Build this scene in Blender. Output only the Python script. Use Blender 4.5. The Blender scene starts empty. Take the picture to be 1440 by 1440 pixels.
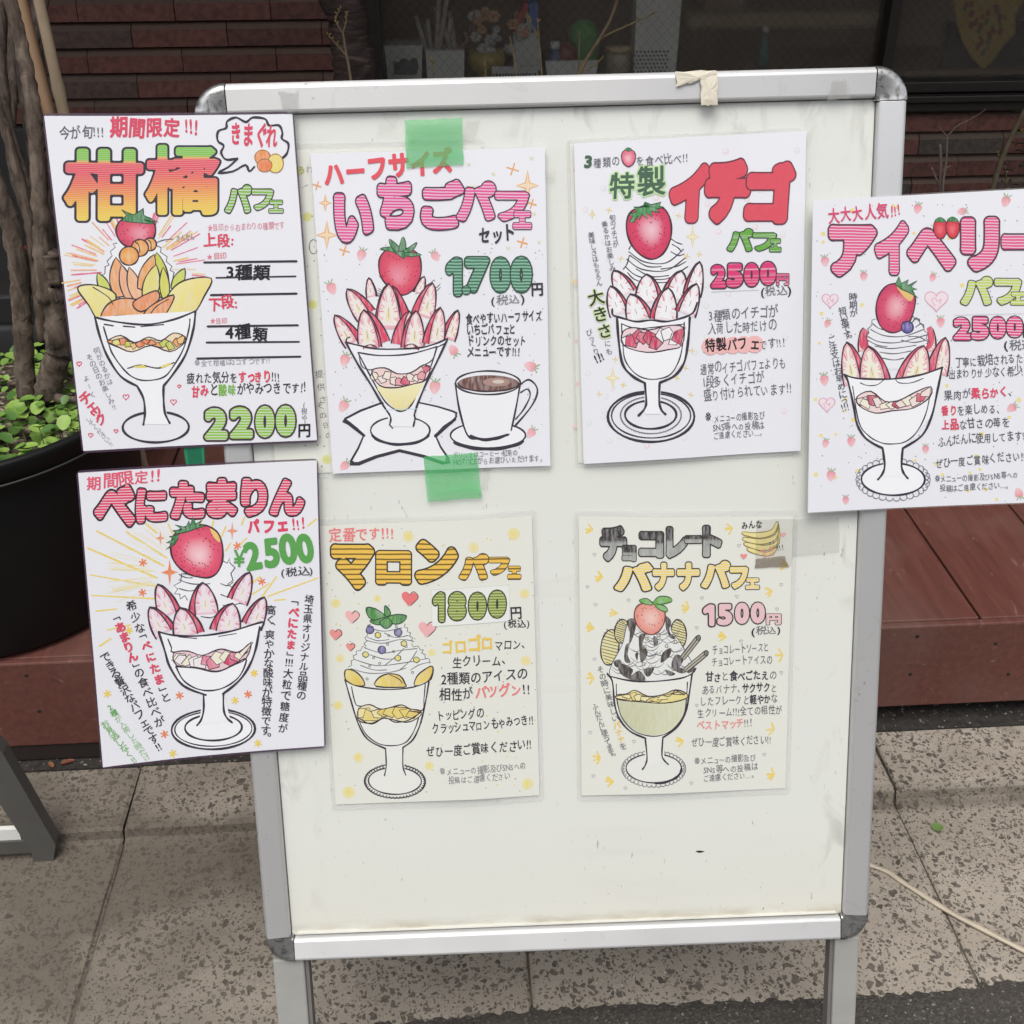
import bpy, bmesh, math, random
import numpy as np
from math import sin, cos, pi, radians, sqrt, hypot, atan2
from mathutils import Vector, Matrix
from mathutils.geometry import tessellate_polygon

SC = bpy.context.scene
COL = SC.collection
RND = random.Random(7)

# ------------------------------------------------------------------ camera
F_PX, HEIGHT = 1596.0, 1.30
pitch = radians(31.5)
_X = np.array([.998, -.0355, .0536])
_g = np.array([0, cos(pitch), sin(pitch)])
_g[0] = -(_X[1]*_g[1] + _X[2]*_g[2]) / _X[0]
_g /= np.linalg.norm(_g)
_X = _X - _g*(_X @ _g)
_X /= np.linalg.norm(_X)
_Z = -_g
_Y = np.cross(_Z, _X)
ROT = np.array([_X, _Y, _Z])                 # world = ROT @ camera(right, down, forward)
EYE = np.array([0, 0, HEIGHT])
cam = bpy.data.cameras.new('camera')
cam_ob = bpy.data.objects.new('camera', cam)
COL.objects.link(cam_ob)
r, u, f = ROT @ np.array([1, 0, 0]), ROT @ np.array([0, -1, 0]), ROT @ np.array([0, 0, 1])
cam_ob.matrix_world = Matrix(((r[0], u[0], -f[0], 0), (r[1], u[1], -f[1], 0), (r[2], u[2], -f[2], HEIGHT), (0, 0, 0, 1)))
cam.sensor_fit = 'HORIZONTAL'
cam.sensor_width = 36
cam.lens = 36 * F_PX / 1440
cam.clip_start = .02
cam.clip_end = 500
SC.camera = cam_ob

# ------------------------------------------------------------------ light: overcast day in a street
SUN_EL, SUN_AZ = radians(64), radians(195)     # azimuth clockwise from +Y
world = bpy.data.worlds.new('World')
SC.world = world
world.use_nodes = True
nt = world.node_tree
bg = nt.nodes['Background']
sky = nt.nodes.new('ShaderNodeTexSky')
sky.sky_type = 'NISHITA'
sky.sun_disc = False
sky.sun_elevation = SUN_EL
sky.sun_rotation = SUN_AZ
sky.air_density = 1.0
sky.dust_density = 3.0
hs = nt.nodes.new('ShaderNodeHueSaturation')
hs.inputs['Saturation'].default_value = .30
nt.links.new(sky.outputs[0], hs.inputs['Color'])
nt.links.new(hs.outputs[0], bg.inputs['Color'])
bg.inputs['Strength'].default_value = .14
sun = bpy.data.lights.new('sun', 'SUN')
sun.energy = 1.2
sun.angle = radians(40)
sun.color = (1, .97, .93)
sun_ob = bpy.data.objects.new('sun', sun)
COL.objects.link(sun_ob)
sun_ob.location = (0, 0, 6)
sd = Vector((sin(SUN_AZ)*cos(SUN_EL), cos(SUN_AZ)*cos(SUN_EL), sin(SUN_EL)))
sun_ob.rotation_euler = sd.to_track_quat('Z', 'Y').to_euler()
SC.view_settings.view_transform = 'Standard'
SC.view_settings.look = 'None'
SC.view_settings.gamma = 1
SC.view_settings.use_curve_mapping = False
SC.view_settings.exposure = 0.49

# ------------------------------------------------------------------ helpers
def at_z(x, y, z):
    d = ROT @ np.array([(x-720)/F_PX, (y-720)/F_PX, 1.])
    return Vector(EYE + d*((z-HEIGHT)/d[2]))

def at_y(x, y, Y):
    d = ROT @ np.array([(x-720)/F_PX, (y-720)/F_PX, 1.])
    return Vector(EYE + d*(Y/d[1]))

def lin(h):
    h = h.lstrip('#')
    o = []
    for i in (0, 2, 4):
        c = int(h[i:i+2], 16)/255
        o.append(c/12.92 if c <= .04045 else ((c+.055)/1.055)**2.4)
    return tuple(o)

class MB:
    """collects geometry that becomes ONE mesh object"""
    def __init__(s):
        s.v, s.f, s.m, s.sm = [], [], [], []
    def add(s, verts, faces, mi=0, smooth=False):
        b = len(s.v)
        s.v.extend([tuple(p) for p in verts])
        for q in faces:
            s.f.append(tuple(b+i for i in q)); s.m.append(mi); s.sm.append(smooth)
    def box(s, lo, hi, mi=0, M=None, bev=0.0):
        (x0, y0, z0), (x1, y1, z1) = lo, hi
        if bev > 0:
            bm = bmesh.new()
            bmesh.ops.create_cube(bm, size=1)
            for v in bm.verts:
                v.co = Vector(((x0+x1)/2+v.co.x*(x1-x0), (y0+y1)/2+v.co.y*(y1-y0), (z0+z1)/2+v.co.z*(z1-z0)))
            bmesh.ops.bevel(bm, geom=bm.edges[:], offset=bev, segments=2, affect='EDGES', profile=.5)
            bm.verts.index_update()
            vs = [v.co.copy() for v in bm.verts]
            fs = [[v.index for v in q.verts] for q in bm.faces]
            bm.free()
        else:
            vs = [Vector((x, y, z)) for z in (z0, z1) for y in (y0, y1) for x in (x0, x1)]
            fs = [(0, 2, 3, 1), (4, 5, 7, 6), (0, 1, 5, 4), (2, 6, 7, 3), (0, 4, 6, 2), (1, 3, 7, 5)]
        if M is not None: vs = [M @ v for v in vs]
        s.add(vs, fs, mi)
    def prism(s, pts, vec, mi=0, M=None):
        n = len(pts)
        a = [Vector(p) for p in pts]; vec = Vector(vec)
        vs = a + [p+vec for p in a]
        if M is not None: vs = [M @ v for v in vs]
        tri = tessellate_polygon([a])
        fs = [tuple(t) for t in tri] + [tuple(i+n for i in reversed(t)) for t in tri]
        fs += [(i, (i+1) % n, n+(i+1) % n, n+i) for i in range(n)]
        s.add(vs, fs, mi)
    def tube(s, pts, rad, seg=8, mi=0, bump=0.0, rnd=None):
        pts = [Vector(p) for p in pts]
        n = len(pts)
        if not hasattr(rad, '__len__'): rad = [rad]*n
        if len(rad) != n: rad = list(np.interp(np.linspace(0, 1, n), np.linspace(0, 1, len(rad)), rad))
        vs, fs = [], []
        up = Vector((.3, .2, 1)).normalized()
        for i, p in enumerate(pts):
            t = (pts[min(i+1, n-1)] - pts[max(i-1, 0)]).normalized()
            a = t.cross(up)
            if a.length < .01: a = t.cross(Vector((1, 0, 0)))
            a.normalize(); b = t.cross(a)
            for k in range(seg):
                th = 2*pi*k/seg
                rr = rad[i]*(1 + (bump*(rnd.random()-.5) if rnd else 0))
                vs.append(p + a*cos(th)*rr + b*sin(th)*rr)
        for i in range(n-1):
            for k in range(seg):
                k2 = (k+1) % seg
                fs.append((i*seg+k, i*seg+k2, (i+1)*seg+k2, (i+1)*seg+k))
        fs.append(tuple(range(seg))); fs.append(tuple((n-1)*seg+k for k in reversed(range(seg))))
        s.add(vs, fs, mi, True)
    def lathe(s, prof, c=(0, 0, 0), seg=32, mi=0, a0=0., a1=2*pi, smooth=True):
        c = Vector(c); full = abs(a1-a0-2*pi) < 1e-6
        m = seg if full else seg+1
        vs, fs = [], []
        for (rr, z) in prof:
            for k in range(m):
                th = a0+(a1-a0)*k/seg
                vs.append(c+Vector((rr*cos(th), rr*sin(th), z)))
        for i in range(len(prof)-1):
            for k in range(seg):
                k2 = (k+1) % m
                fs.append((i*m+k, i*m+k2, (i+1)*m+k2, (i+1)*m+k))
        s.add(vs, fs, mi, smooth)
    def build(s, name, mats, parent=None, M=None, local=False, autosmooth=None):
        me = bpy.data.meshes.new(name)
        me.from_pydata(s.v, [], s.f)
        for m in (mats if isinstance(mats, (list, tuple)) else [mats]): me.materials.append(m)
        me.polygons.foreach_set('material_index', s.m)
        me.polygons.foreach_set('use_smooth', s.sm)
        bm = bmesh.new(); bm.from_mesh(me)
        bmesh.ops.recalc_face_normals(bm, faces=bm.faces[:])
        bm.to_mesh(me); bm.free()
        me.update()
        o = bpy.data.objects.new(name, me)
        COL.objects.link(o)
        if M is not None: o.matrix_world = M
        if parent is not None:
            o.parent = parent
            if not local: o.matrix_parent_inverse = parent.matrix_world.inverted()
        return o

def tag(o, label=None, cat=None, group=None, kind=None):
    if label: o['label'] = label
    if cat: o['category'] = cat
    if group: o['group'] = group
    if kind: o['kind'] = kind
    return o

def empty(name, label, cat, loc=(0, 0, 0), group=None, M=None):
    o = bpy.data.objects.new(name, None)
    COL.objects.link(o)
    o.empty_display_size = .05
    o.matrix_world = M if M is not None else Matrix.Translation(Vector(loc))
    return tag(o, label, cat, group)

def smooth(pts, n=6, closed=False):
    P = [tuple(p) for p in pts]
    N = len(P)
    if N < 3: return P
    out = []
    rng = range(N) if closed else range(N-1)
    for i in rng:
        if closed: a, b, c, d = P[(i-1) % N], P[i], P[(i+1) % N], P[(i+2) % N]
        else: a, b, c, d = P[max(i-1, 0)], P[i], P[i+1], P[min(i+2, N-1)]
        for k in range(n):
            t = k/n
            out.append(tuple(.5*((2*q)+(-p+r_)*t+(2*p-5*q+4*r_-s_)*t*t+(-p+3*q-3*r_+s_)*t**3) for p, q, r_, s_ in zip(a, b, c, d)))
    if not closed: out.append(P[-1])
    return out

# ------------------------------------------------------------------ materials
class NT:
    def __init__(s, name, **kw):
        s.m = bpy.data.materials.new(name); s.m.use_nodes = True
        s.t = s.m.node_tree; s.b = s.t.nodes['Principled BSDF']
        for k, v in kw.items(): s.set(k, v)
    def set(s, k, v):
        i = s.b.inputs[k]
        if isinstance(v, bpy.types.NodeSocket): s.t.links.new(v, i)
        elif i.type == 'RGBA' and len(v) == 3: i.default_value = (*v, 1)
        else: i.default_value = v
    def n(s, typ, ins=None, **props):
        nd = s.t.nodes.new('ShaderNode'+typ)
        for k, v in props.items(): setattr(nd, k, v)
        for k, v in (ins or {}).items():
            i = nd.inputs[k]
            if isinstance(v, bpy.types.NodeSocket): s.t.links.new(v, i)
            elif i.type == 'RGBA' and len(v) == 3: i.default_value = (*v, 1)
            else: i.default_value = v
        return nd
    def obj(s, scale=(1, 1, 1), rot=(0, 0, 0), src='Object'):
        tc = s.n('TexCoord')
        return s.n('Mapping', {'Vector': tc.outputs[src], 'Scale': scale, 'Rotation': rot}).outputs[0]
    def noise(s, scale, detail=4, vec=None, rough=.55, dist=0):
        return s.n('TexNoise', {'Vector': vec if vec is not None else s.obj(), 'Scale': scale, 'Detail': detail, 'Roughness': rough, 'Distortion': dist}).outputs['Fac']
    def ramp(s, fac, stops, interp='LINEAR'):
        nd = s.n('ValToRGB', {'Fac': fac}); cr = nd.color_ramp; cr.interpolation = interp
        while len(cr.elements) > 1: cr.elements.remove(cr.elements[0])
        cr.elements[0].position = stops[0][0]; c = stops[0][1]; cr.elements[0].color = (*c, 1) if len(c) == 3 else c
        for p, c in stops[1:]:
            e = cr.elements.new(p); e.color = (*c, 1) if len(c) == 3 else c
        return nd.outputs[0]
    def mix(s, fac, a, b, mode='MIX'):
        nd = s.t.nodes.new('ShaderNodeMix'); nd.data_type = 'RGBA'; nd.blend_type = mode
        for sk, v in ((nd.inputs[0], fac), (nd.inputs[6], a), (nd.inputs[7], b)):
            if isinstance(v, bpy.types.NodeSocket): s.t.links.new(v, sk)
            elif sk.type == 'RGBA': sk.default_value = (*v, 1) if len(v) == 3 else v
            else: sk.default_value = v
        return nd.outputs[2]
    def math(s, op, a, b=0., c=None):
        nd = s.n('Math', operation=op)
        for i, v in enumerate((a, b, c)):
            if v is None: continue
            if isinstance(v, bpy.types.NodeSocket): s.t.links.new(v, nd.inputs[i])
            else: nd.inputs[i].default_value = v
        return nd.outputs[0]
    def bump(s, h, strength=.3, dist=.002):
        s.set('Normal', s.n('Bump', {'Height': h, 'Strength': strength, 'Distance': dist}).outputs[0])

def g3(v): return (v, v, v)

def plain(name, col, rough=.6, var=.12, scale=30, metal=0., spec=.5, bump=0.):
    t = NT(name, Roughness=rough, Metallic=metal)
    t.set('Specular IOR Level', spec)
    f_ = t.noise(scale, 5)
    t.set('Base Color', t.mix(f_, tuple(c*(1-var*1.6) for c in col), tuple(min(1, c*(1+var*1.6)) for c in col)))
    if bump: t.bump(t.noise(scale*4, 4), bump, .002)
    return t.m

# exposed-aggregate concrete
def aggregate_mat():
    t = NT('exposed_aggregate', Roughness=.85)
    o = t.obj()
    warp = t.n('TexNoise', {'Vector': o, 'Scale': 75., 'Detail': 2.})
    v0 = t.n('VectorMath', {0: warp.outputs['Color'], 1: (.5, .5, .5)}, operation='SUBTRACT').outputs[0]
    v1 = t.n('VectorMath', {0: v0, 'Scale': .017}, operation='SCALE').outputs[0]
    vec = t.n('VectorMath', {0: o, 1: v1}, operation='ADD').outputs[0]
    base = t.ramp(t.noise(9, 6), [(.25, (.235, .195, .145)), (.5, (.325, .275, .21)), (.75, (.41, .355, .28))])
    fine = t.noise(420, 3)
    base = t.mix(t.math('MULTIPLY', fine, .75), base, t.mix(fine, (.14, .12, .1), (.5, .46, .41)))
    prev = base
    hsum = None
    for sc, th, edge, dark in ((84., .52, .33, (.058, .049, .039)), (135., .44, .34, (.07, .058, .046)), (230., .45, .36, (.095, .08, .064))):
        vo = t.n('TexVoronoi', {'Vector': vec, 'Scale': sc, 'Randomness': 1.}, feature='F1')
        cell = t.n('SeparateColor', {'Color': vo.outputs['Color']}).outputs[0]
        pick = t.math('GREATER_THAN', cell, th)
        rad = t.math('MULTIPLY', t.n('SeparateColor', {'Color': vo.outputs['Color']}).outputs[1], .22)
        ins = t.math('LESS_THAN', vo.outputs['Distance'], t.math('ADD', rad, edge-.1))
        msk = t.math('MULTIPLY', pick, ins)
        c = t.mix(t.n('SeparateColor', {'Color': vo.outputs['Color']}).outputs[2], tuple(x*.65 for x in dark), tuple(x*1.9 for x in dark))
        prev = t.mix(t.math('MULTIPLY', msk, .9), prev, c)
        hsum = msk if hsum is None else t.math('MAXIMUM', hsum, msk)
    vo = t.n('TexVoronoi', {'Vector': vec, 'Scale': 210., 'Randomness': 1.}, feature='F1')
    cs = t.n('SeparateColor', {'Color': vo.outputs['Color']})
    w = t.math('MULTIPLY', t.math('GREATER_THAN', cs.outputs[0], .93), t.math('LESS_THAN', vo.outputs['Distance'], .27))
    prev = t.mix(t.math('MULTIPLY', w, .6), prev, (.52, .48, .42))
    # dirty trodden film plus painted shade, stronger on the left and in front of the kerb step
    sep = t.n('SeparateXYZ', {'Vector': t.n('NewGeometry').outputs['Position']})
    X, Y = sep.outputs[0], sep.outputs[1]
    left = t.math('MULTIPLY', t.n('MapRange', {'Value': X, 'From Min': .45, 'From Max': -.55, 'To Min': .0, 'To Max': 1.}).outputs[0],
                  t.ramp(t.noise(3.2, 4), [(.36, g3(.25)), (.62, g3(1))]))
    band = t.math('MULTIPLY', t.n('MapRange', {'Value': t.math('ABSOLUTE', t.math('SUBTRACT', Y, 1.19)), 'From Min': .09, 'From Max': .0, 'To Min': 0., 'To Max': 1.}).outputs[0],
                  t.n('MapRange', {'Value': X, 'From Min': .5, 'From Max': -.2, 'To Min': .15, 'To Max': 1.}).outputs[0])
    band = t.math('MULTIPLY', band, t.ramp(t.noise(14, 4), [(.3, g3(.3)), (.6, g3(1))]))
    foot = t.math('MULTIPLY', t.n('MapRange', {'Value': t.math('ABSOLUTE', t.math('SUBTRACT', Y, 1.238)), 'From Min': .022, 'From Max': .003, 'To Min': 0., 'To Max': 1.2}).outputs[0], t.ramp(t.noise(20, 4), [(.25, g3(.4)), (.6, g3(1))]))  # grime and painted shade along the foot of the step
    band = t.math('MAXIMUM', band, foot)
    dirt_shade = t.math('MINIMUM', t.math('ADD', t.math('MULTIPLY', left, .86), t.math('MULTIPLY', band, .66)), .8)
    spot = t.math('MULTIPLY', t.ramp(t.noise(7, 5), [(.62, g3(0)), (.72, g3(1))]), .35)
    prev = t.mix(t.math('MAXIMUM', dirt_shade, spot), prev, t.mix(t.noise(160, 3), (.052, .042, .031), (.105, .085, .063)))
    t.set('Base Color', prev)
    h = t.math('SUBTRACT', t.math('MULTIPLY', fine, .5), t.math('MULTIPLY', hsum, .45))
    t.bump(h, .5, .003)
    return t.m
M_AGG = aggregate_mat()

def asphalt_mat():
    t = NT('asphalt', Roughness=.9)
    vo = t.n('TexVoronoi', {'Vector': t.obj(), 'Scale': 380.}, feature='F1')
    c = t.n('SeparateColor', {'Color': vo.outputs['Color']}).outputs[0]
    col = t.ramp(c, [(0, (.030, .026, .022)), (.6, (.05, .044, .037)), (.9, (.075, .067, .057)), (.97, (.10, .09, .075)), (1, (.24, .22, .19))])
    col = t.mix(t.ramp(t.noise(9, 5), [(.4, g3(0)), (.7, g3(.5))]), col, (.07, .06, .048))
    t.set('Base Color', col)
    t.bump(vo.outputs['Distance'], .45, .002)
    return t.m
M_ASPH = asphalt_mat()
M_MORTAR = plain('dirty_joint', (.105, .088, .068), .95, .4, 90, bump=.4)

def deckwood_mat():
    t = NT('stained_deck_board', Roughness=.55)
    g = t.noise(6, 5, t.obj((14, 1.2, 14)))
    g2 = t.noise(3.5, 6)
    col = t.ramp(g, [(.3, (.098, .033, .025)), (.55, (.126, .044, .033)), (.8, (.155, .058, .044))])
    col = t.mix(t.ramp(g2, [(.48, g3(0)), (.72, g3(.42))]), col, (.185, .12, .095))
    scr = t.ramp(t.noise(55, 3, t.obj((1, .35, 1), (0, 0, .6)), dist=1.5), [(.66, g3(0)), (.74, g3(.35))])
    col = t.mix(scr, col, (.3, .22, .18))
    t.set('Base Color', col)
    t.set('Roughness', t.ramp(g2, [(.3, g3(.42)), (.7, g3(.7))]))
    t.bump(g, .12, .001)
    return t.m
M_DECK = deckwood_mat()
M_DARK = plain('dark_recess', (.012, .010, .009), .9, .4, 60)

def brick_mat():
    t = NT('dark_brick', Roughness=.72)
    geo = t.n('NewGeometry')
    rnd = geo.outputs['Random Per Island']
    col = t.ramp(rnd, [(0, (.118, .046, .034)), (.35, (.165, .060, .044)), (.6, (.185, .070, .052)), (.82, (.135, .053, .041)), (1, (.088, .074, .060))])
    col = t.mix(t.ramp(t.noise(70, 5), [(.35, g3(.55)), (.6, g3(0))]), col, (.03, .018, .014))
    col = t.mix(t.ramp(t.noise(260, 2), [(.66, g3(0)), (.72, g3(.5))]), col, (.015, .01, .008))
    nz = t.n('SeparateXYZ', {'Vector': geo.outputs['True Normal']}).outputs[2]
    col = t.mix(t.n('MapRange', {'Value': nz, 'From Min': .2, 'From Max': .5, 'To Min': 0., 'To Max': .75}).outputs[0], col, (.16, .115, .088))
    t.set('Base Color', col)
    t.bump(t.noise(150, 5), .5, .003)
    return t.m
M_BRICK = brick_mat()
M_BRICKJ = plain('brick_mortar', (.033, .027, .022), .95, .3, 120, bump=.4)

def alu_mat(ax, name):
    t = NT(name, Roughness=.42, Metallic=.52)
    t.set('Anisotropic', .75)
    vt = t.n('VectorTransform', {'Vector': ax}, vector_type='VECTOR', convert_from='OBJECT', convert_to='WORLD')
    t.set('Tangent', vt.outputs[0])
    sc = t.ramp(t.noise(30, 6, dist=1.2), [(.63, g3(0)), (.655, g3(1))])
    sm = t.noise(7, 5)
    fleck = t.ramp(t.noise(120, 5, dist=.6), [(.655, g3(0)), (.675, g3(1))])
    fl = t.math('MULTIPLY', fleck, t.ramp(t.noise(8, 3), [(.56, g3(0)), (.63, g3(1))]))
    col = t.mix(sm, (.60, .60, .595), (.68, .675, .665))
    col = t.mix(t.math('MULTIPLY', sc, .10), col, (.33, .32, .29))
    col = t.mix(t.math('MULTIPLY', fl, .6), col, (.17, .16, .14))
    t.set('Base Color', col)
    t.set('Roughness', t.mix(sm, g3(.36), g3(.5)))
    return t.m
M_ALU = alu_mat((0, 1, 0), 'brushed_aluminium_crosswise')
M_ALUV = alu_mat((1, 0, 0), 'brushed_aluminium_lengthwise')
t = NT('chrome_corner', Metallic=.85, Roughness=.3)
f_ = t.noise(60, 6, dist=2)
t.set('Base Color', t.ramp(f_, [(.36, (.16, .16, .155)), (.46, (.40, .395, .38)), (.6, (.56, .55, .53)), (.7, (.68, .67, .64))]))
t.set('Roughness', t.ramp(f_, [(.35, g3(.45)), (.6, g3(.20))]))
M_CORNER = t.m
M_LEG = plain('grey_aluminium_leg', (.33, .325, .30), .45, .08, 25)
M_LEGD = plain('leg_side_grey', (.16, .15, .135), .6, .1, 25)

def panel_mat():
    t = NT('aged_white_panel', Roughness=.32)
    sep = t.n('SeparateXYZ', {'Vector': t.obj()})
    y = sep.outputs[1]
    big = t.noise(2.2, 3)
    col = t.mix(big, (.655, .665, .61), (.69, .70, .65))
    low = t.math('MULTIPLY', t.n('MapRange', {'Value': y, 'From Min': -.30, 'From Max': -.43, 'To Min': 0., 'To Max': .75}).outputs[0], t.noise(5, 3))
    col = t.mix(low, col, (.68, .64, .53))
    edge = t.n('MapRange', {'Value': y, 'From Min': -.406, 'From Max': -.4225, 'To Min': 0., 'To Max': 1.}).outputs[0]
    gr = t.math('MULTIPLY', edge, t.ramp(t.noise(45, 5, t.obj((.5, 1.6, 1))), [(.35, g3(0)), (.65, g3(1))]))
    col = t.mix(t.math('MULTIPLY', gr, .75), col, (.34, .27, .15))
    near = t.n('MapRange', {'Value': y, 'From Min': -.33, 'From Max': -.42, 'To Min': 0., 'To Max': 1.}).outputs[0]
    sp = t.math('MULTIPLY', t.ramp(t.noise(210, 3), [(.705, g3(0)), (.73, g3(1))]), t.math('MULTIPLY', near, t.ramp(t.noise(16, 3), [(.5, g3(0)), (.6, g3(1))])))
    col = t.mix(t.math('MULTIPLY', sp, .8), col, (.13, .10, .07))
    # smudges left by old tape along the top and the right
    top = t.n('MapRange', {'Value': y, 'From Min': .36, 'From Max': .43, 'To Min': 0., 'To Max': 1.}).outputs[0]
    xx = t.math('ABSOLUTE', sep.outputs[0])
    sd_ = t.n('MapRange', {'Value': xx, 'From Min': .255, 'From Max': .295, 'To Min': 0., 'To Max': 1.}).outputs[0]
    sm = t.math('MULTIPLY', t.math('MAXIMUM', top, t.math('MULTIPLY', sd_, .8)), t.ramp(t.noise(26, 6, t.obj((1.3, .5, 1)), dist=.8), [(.56, g3(0)), (.69, g3(.62))]))
    col = t.mix(sm, col, (.36, .35, .31))
    scr = t.math('MULTIPLY', t.ramp(t.noise(300, 2, t.obj((1, .25, 1), (0, 0, .5))), [(.70, g3(0)), (.735, g3(.65))]), t.ramp(t.noise(6, 2), [(.46, g3(0)), (.56, g3(1))]))
    col = t.mix(scr, col, (.3, .29, .26))
    wipe = t.math('MULTIPLY', t.ramp(t.noise(9, 6, t.obj((.35, 2.2, 1), (0, 0, .4)), dist=1.4), [(.55, g3(0)), (.75, g3(.35))]), t.ramp(t.noise(3, 2), [(.45, g3(0)), (.6, g3(1))]))
    col = t.mix(wipe, col, (.56, .555, .50))
    t.set('Base Color', col)
    t.set('Roughness', t.mix(t.noise(4, 5, dist=1.5), g3(.14), g3(.34)))
    return t.m
M_PANEL = panel_mat()

def paper_mat(name, c0, c1):
    t = NT(name, Roughness=.42)
    t.set('Base Color', t.mix(t.noise(5, 4), c0, c1))
    t.set('Coat Weight', .35); t.set('Coat Roughness', .12)
    t.bump(t.noise(9, 3), .05, .004)
    return t.m
M_PAPER = paper_mat('laminated_white_paper', (.70, .70, .735), (.73, .73, .76))
M_PAPER_OLD = paper_mat('laminated_aged_paper', (.675, .675, .605), (.71, .71, .645))
def film_mat(name, col, alpha):
    t = NT(name, Roughness=.15)
    t.set('Base Color', col); t.set('Alpha', alpha)
    return t.m
M_FILM = film_mat('clear_laminate_edge', (.72, .72, .70), .12)
M_FILM_D = film_mat('laminate_edge_violet', (.10, .06, .10), .55)

def ink_mats():
    out = []
    for kind in ('marker_ink', 'pencil_colour', 'marker_white_stripes', 'marker_dark_stripes', 'citrus_fade', 'dense_marker_strokes', 'marker_shade_stripes'):
        t = NT(kind, Roughness=.45)
        t.set('Coat Weight', .12); t.set('Coat Roughness', .15); t.set('Specular IOR Level', .15)
        a = t.n('Attribute', attribute_name='Col').outputs['Color']
        if kind == 'marker_ink':
            c = t.mix(t.math('MULTIPLY', t.noise(160, 3), .05), a, (.8, .8, .82))
        elif kind == 'pencil_colour':
            s_ = t.noise(420, 4, t.obj((1, .22, 1), (0, 0, .7)))
            c = t.mix(t.ramp(s_, [(.42, g3(0)), (.7, g3(.34))]), a, (.82, .82, .82))
        elif kind in ('marker_white_stripes', 'citrus_fade'):
            vec = t.obj((1, 1, 1), (0, 0, .045))
            w = t.n('TexWave', {'Vector': vec, 'Scale': 118. if kind != 'citrus_fade' else 190., 'Distortion': 1.1, 'Detail': 2., 'Detail Scale': .6}, wave_type='BANDS', bands_direction='Y').outputs['Fac']
            if kind == 'citrus_fade': c = t.mix(t.ramp(w, [(.62, g3(0)), (.95, g3(.42))]), a, (.82, .8, .75))
            else: c = t.mix(t.ramp(w, [(.58, g3(0)), (.72, g3(.72))]), a, (.84, .8, .82))
        elif kind == 'marker_shade_stripes':
            w = t.n('TexWave', {'Vector': t.obj((1, 1, 1), (0, 0, .03)), 'Scale': 105., 'Distortion': 1.2, 'Detail': 2.}, wave_type='BANDS', bands_direction='Y').outputs['Fac']
            c = t.mix(t.ramp(w, [(.3, g3(.0)), (.62, g3(1))]), t.mix(.35, a, (.7, .78, .7)), t.mix(.5, a, t.mix(1., (.1, .1, .1), a, 'MULTIPLY')))
        elif kind == 'marker_dark_stripes':
            w = t.n('TexWave', {'Vector': t.obj((1, 1, 1), (0, 0, .03)), 'Scale': 60., 'Distortion': .7, 'Detail': 1.}, wave_type='BANDS', bands_direction='Y').outputs['Fac']
            c = t.mix(t.ramp(w, [(.72, g3(0)), (.84, g3(.86))]), a, t.mix(.12, (.02, .02, .02), a))
        else:
            w = t.noise(60, 4, t.obj((.12, 9, 1), (0, 0, .05)))
            c = t.mix(t.ramp(w, [(.5, g3(0)), (.66, g3(.55))]), a, (.84, .82, .82))
        t.set('Base Color', t.mix(1., c, (.80, .80, .80), 'MULTIPLY'))
        out.append(t.m)
    return out
INKS = ink_mats()
INK, PEN, WST, DST, CIT, DEN = range(6)
# ------------------------------------------------------------------ street, gutter, kerb
def ground_sheet():
    m = MB()
    m.add([(-60, -120, -.034), (60, -120, -.034), (60, 60, -.034), (-60, 60, -.034)], [(0, 1, 2, 3)])
    tag(m.build('ground', M_ASPH), kind='structure')
ground_sheet()

JOINTS = [-.512 + .596*k for k in range(-6, 9)]
def gutter():
    rn = random.Random(3)
    prof = [(.905, -.06), (.905, -.0285), (.96, -.0265), (1.15, -.0245), (1.228, -.024), (1.238, -.0228), (1.2435, -.018), (1.2465, -.004), (1.252, .0), (1.42, .001), (1.42, -.06)]
    m = MB(); gaps = MB()
    for a, b in zip(JOINTS[:-1], JOINTS[1:]):
        x0, x1 = a+.0022, b-.0022
        dz = rn.uniform(-.0015, .0015)
        nx = 14
        xs = [x0, x0+.004]+[x0+(x1-x0)*i/(nx-2) for i in range(1, nx-2)]+[x1-.004, x1]
        vs, fs = [], []
        n = len(prof)
        for i, x in enumerate(xs):
            chip = .003 if i in (0, nx) else 0.
            for j, (y, z) in enumerate(prof):
                yy = y
                if j in (0, 1): yy += rn.uniform(-.006, .010)
                vs.append((x+(rn.uniform(-.0018, .0018) if i in (0, nx) else 0), yy, z+dz-(chip if 1 <= j <= 9 else 0)))
        for i in range(nx):
            for j in range(n):
                j2 = (j+1) % n
                fs.append((i*n+j, i*n+j2, (i+1)*n+j2, (i+1)*n+j))
        fs.append(tuple(range(n))); fs.append(tuple(nx*n+j for j in reversed(range(n))))
        m.add(vs, fs)
        gaps.box((b-.006, .93, -.058), (b+.006, 1.42, -.0305))
    
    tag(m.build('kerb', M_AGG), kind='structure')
    tag(gaps.build('kerb_joints', M_MORTAR), kind='structure')
    # ragged lip of asphalt that laps onto the gutter blocks
    m = MB()
    vs, fs = [], []
    x = -3.4; i = 0
    while x < 4:
        e = .921 + .004*math.sin(x*9) + rn.uniform(-.004, .005)
        vs += [(x, .60, -.033), (x, e-.02, -.0245), (x, e, -.0285)]
        if i: b = 3*(i-1); fs += [(b, b+1, b+4, b+3), (b+1, b+2, b+5, b+4)]
        x += rn.uniform(.003, .010); i += 1
    m.add(vs, fs)
    tag(m.build('road', M_ASPH), kind='structure')
gutter()

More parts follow.
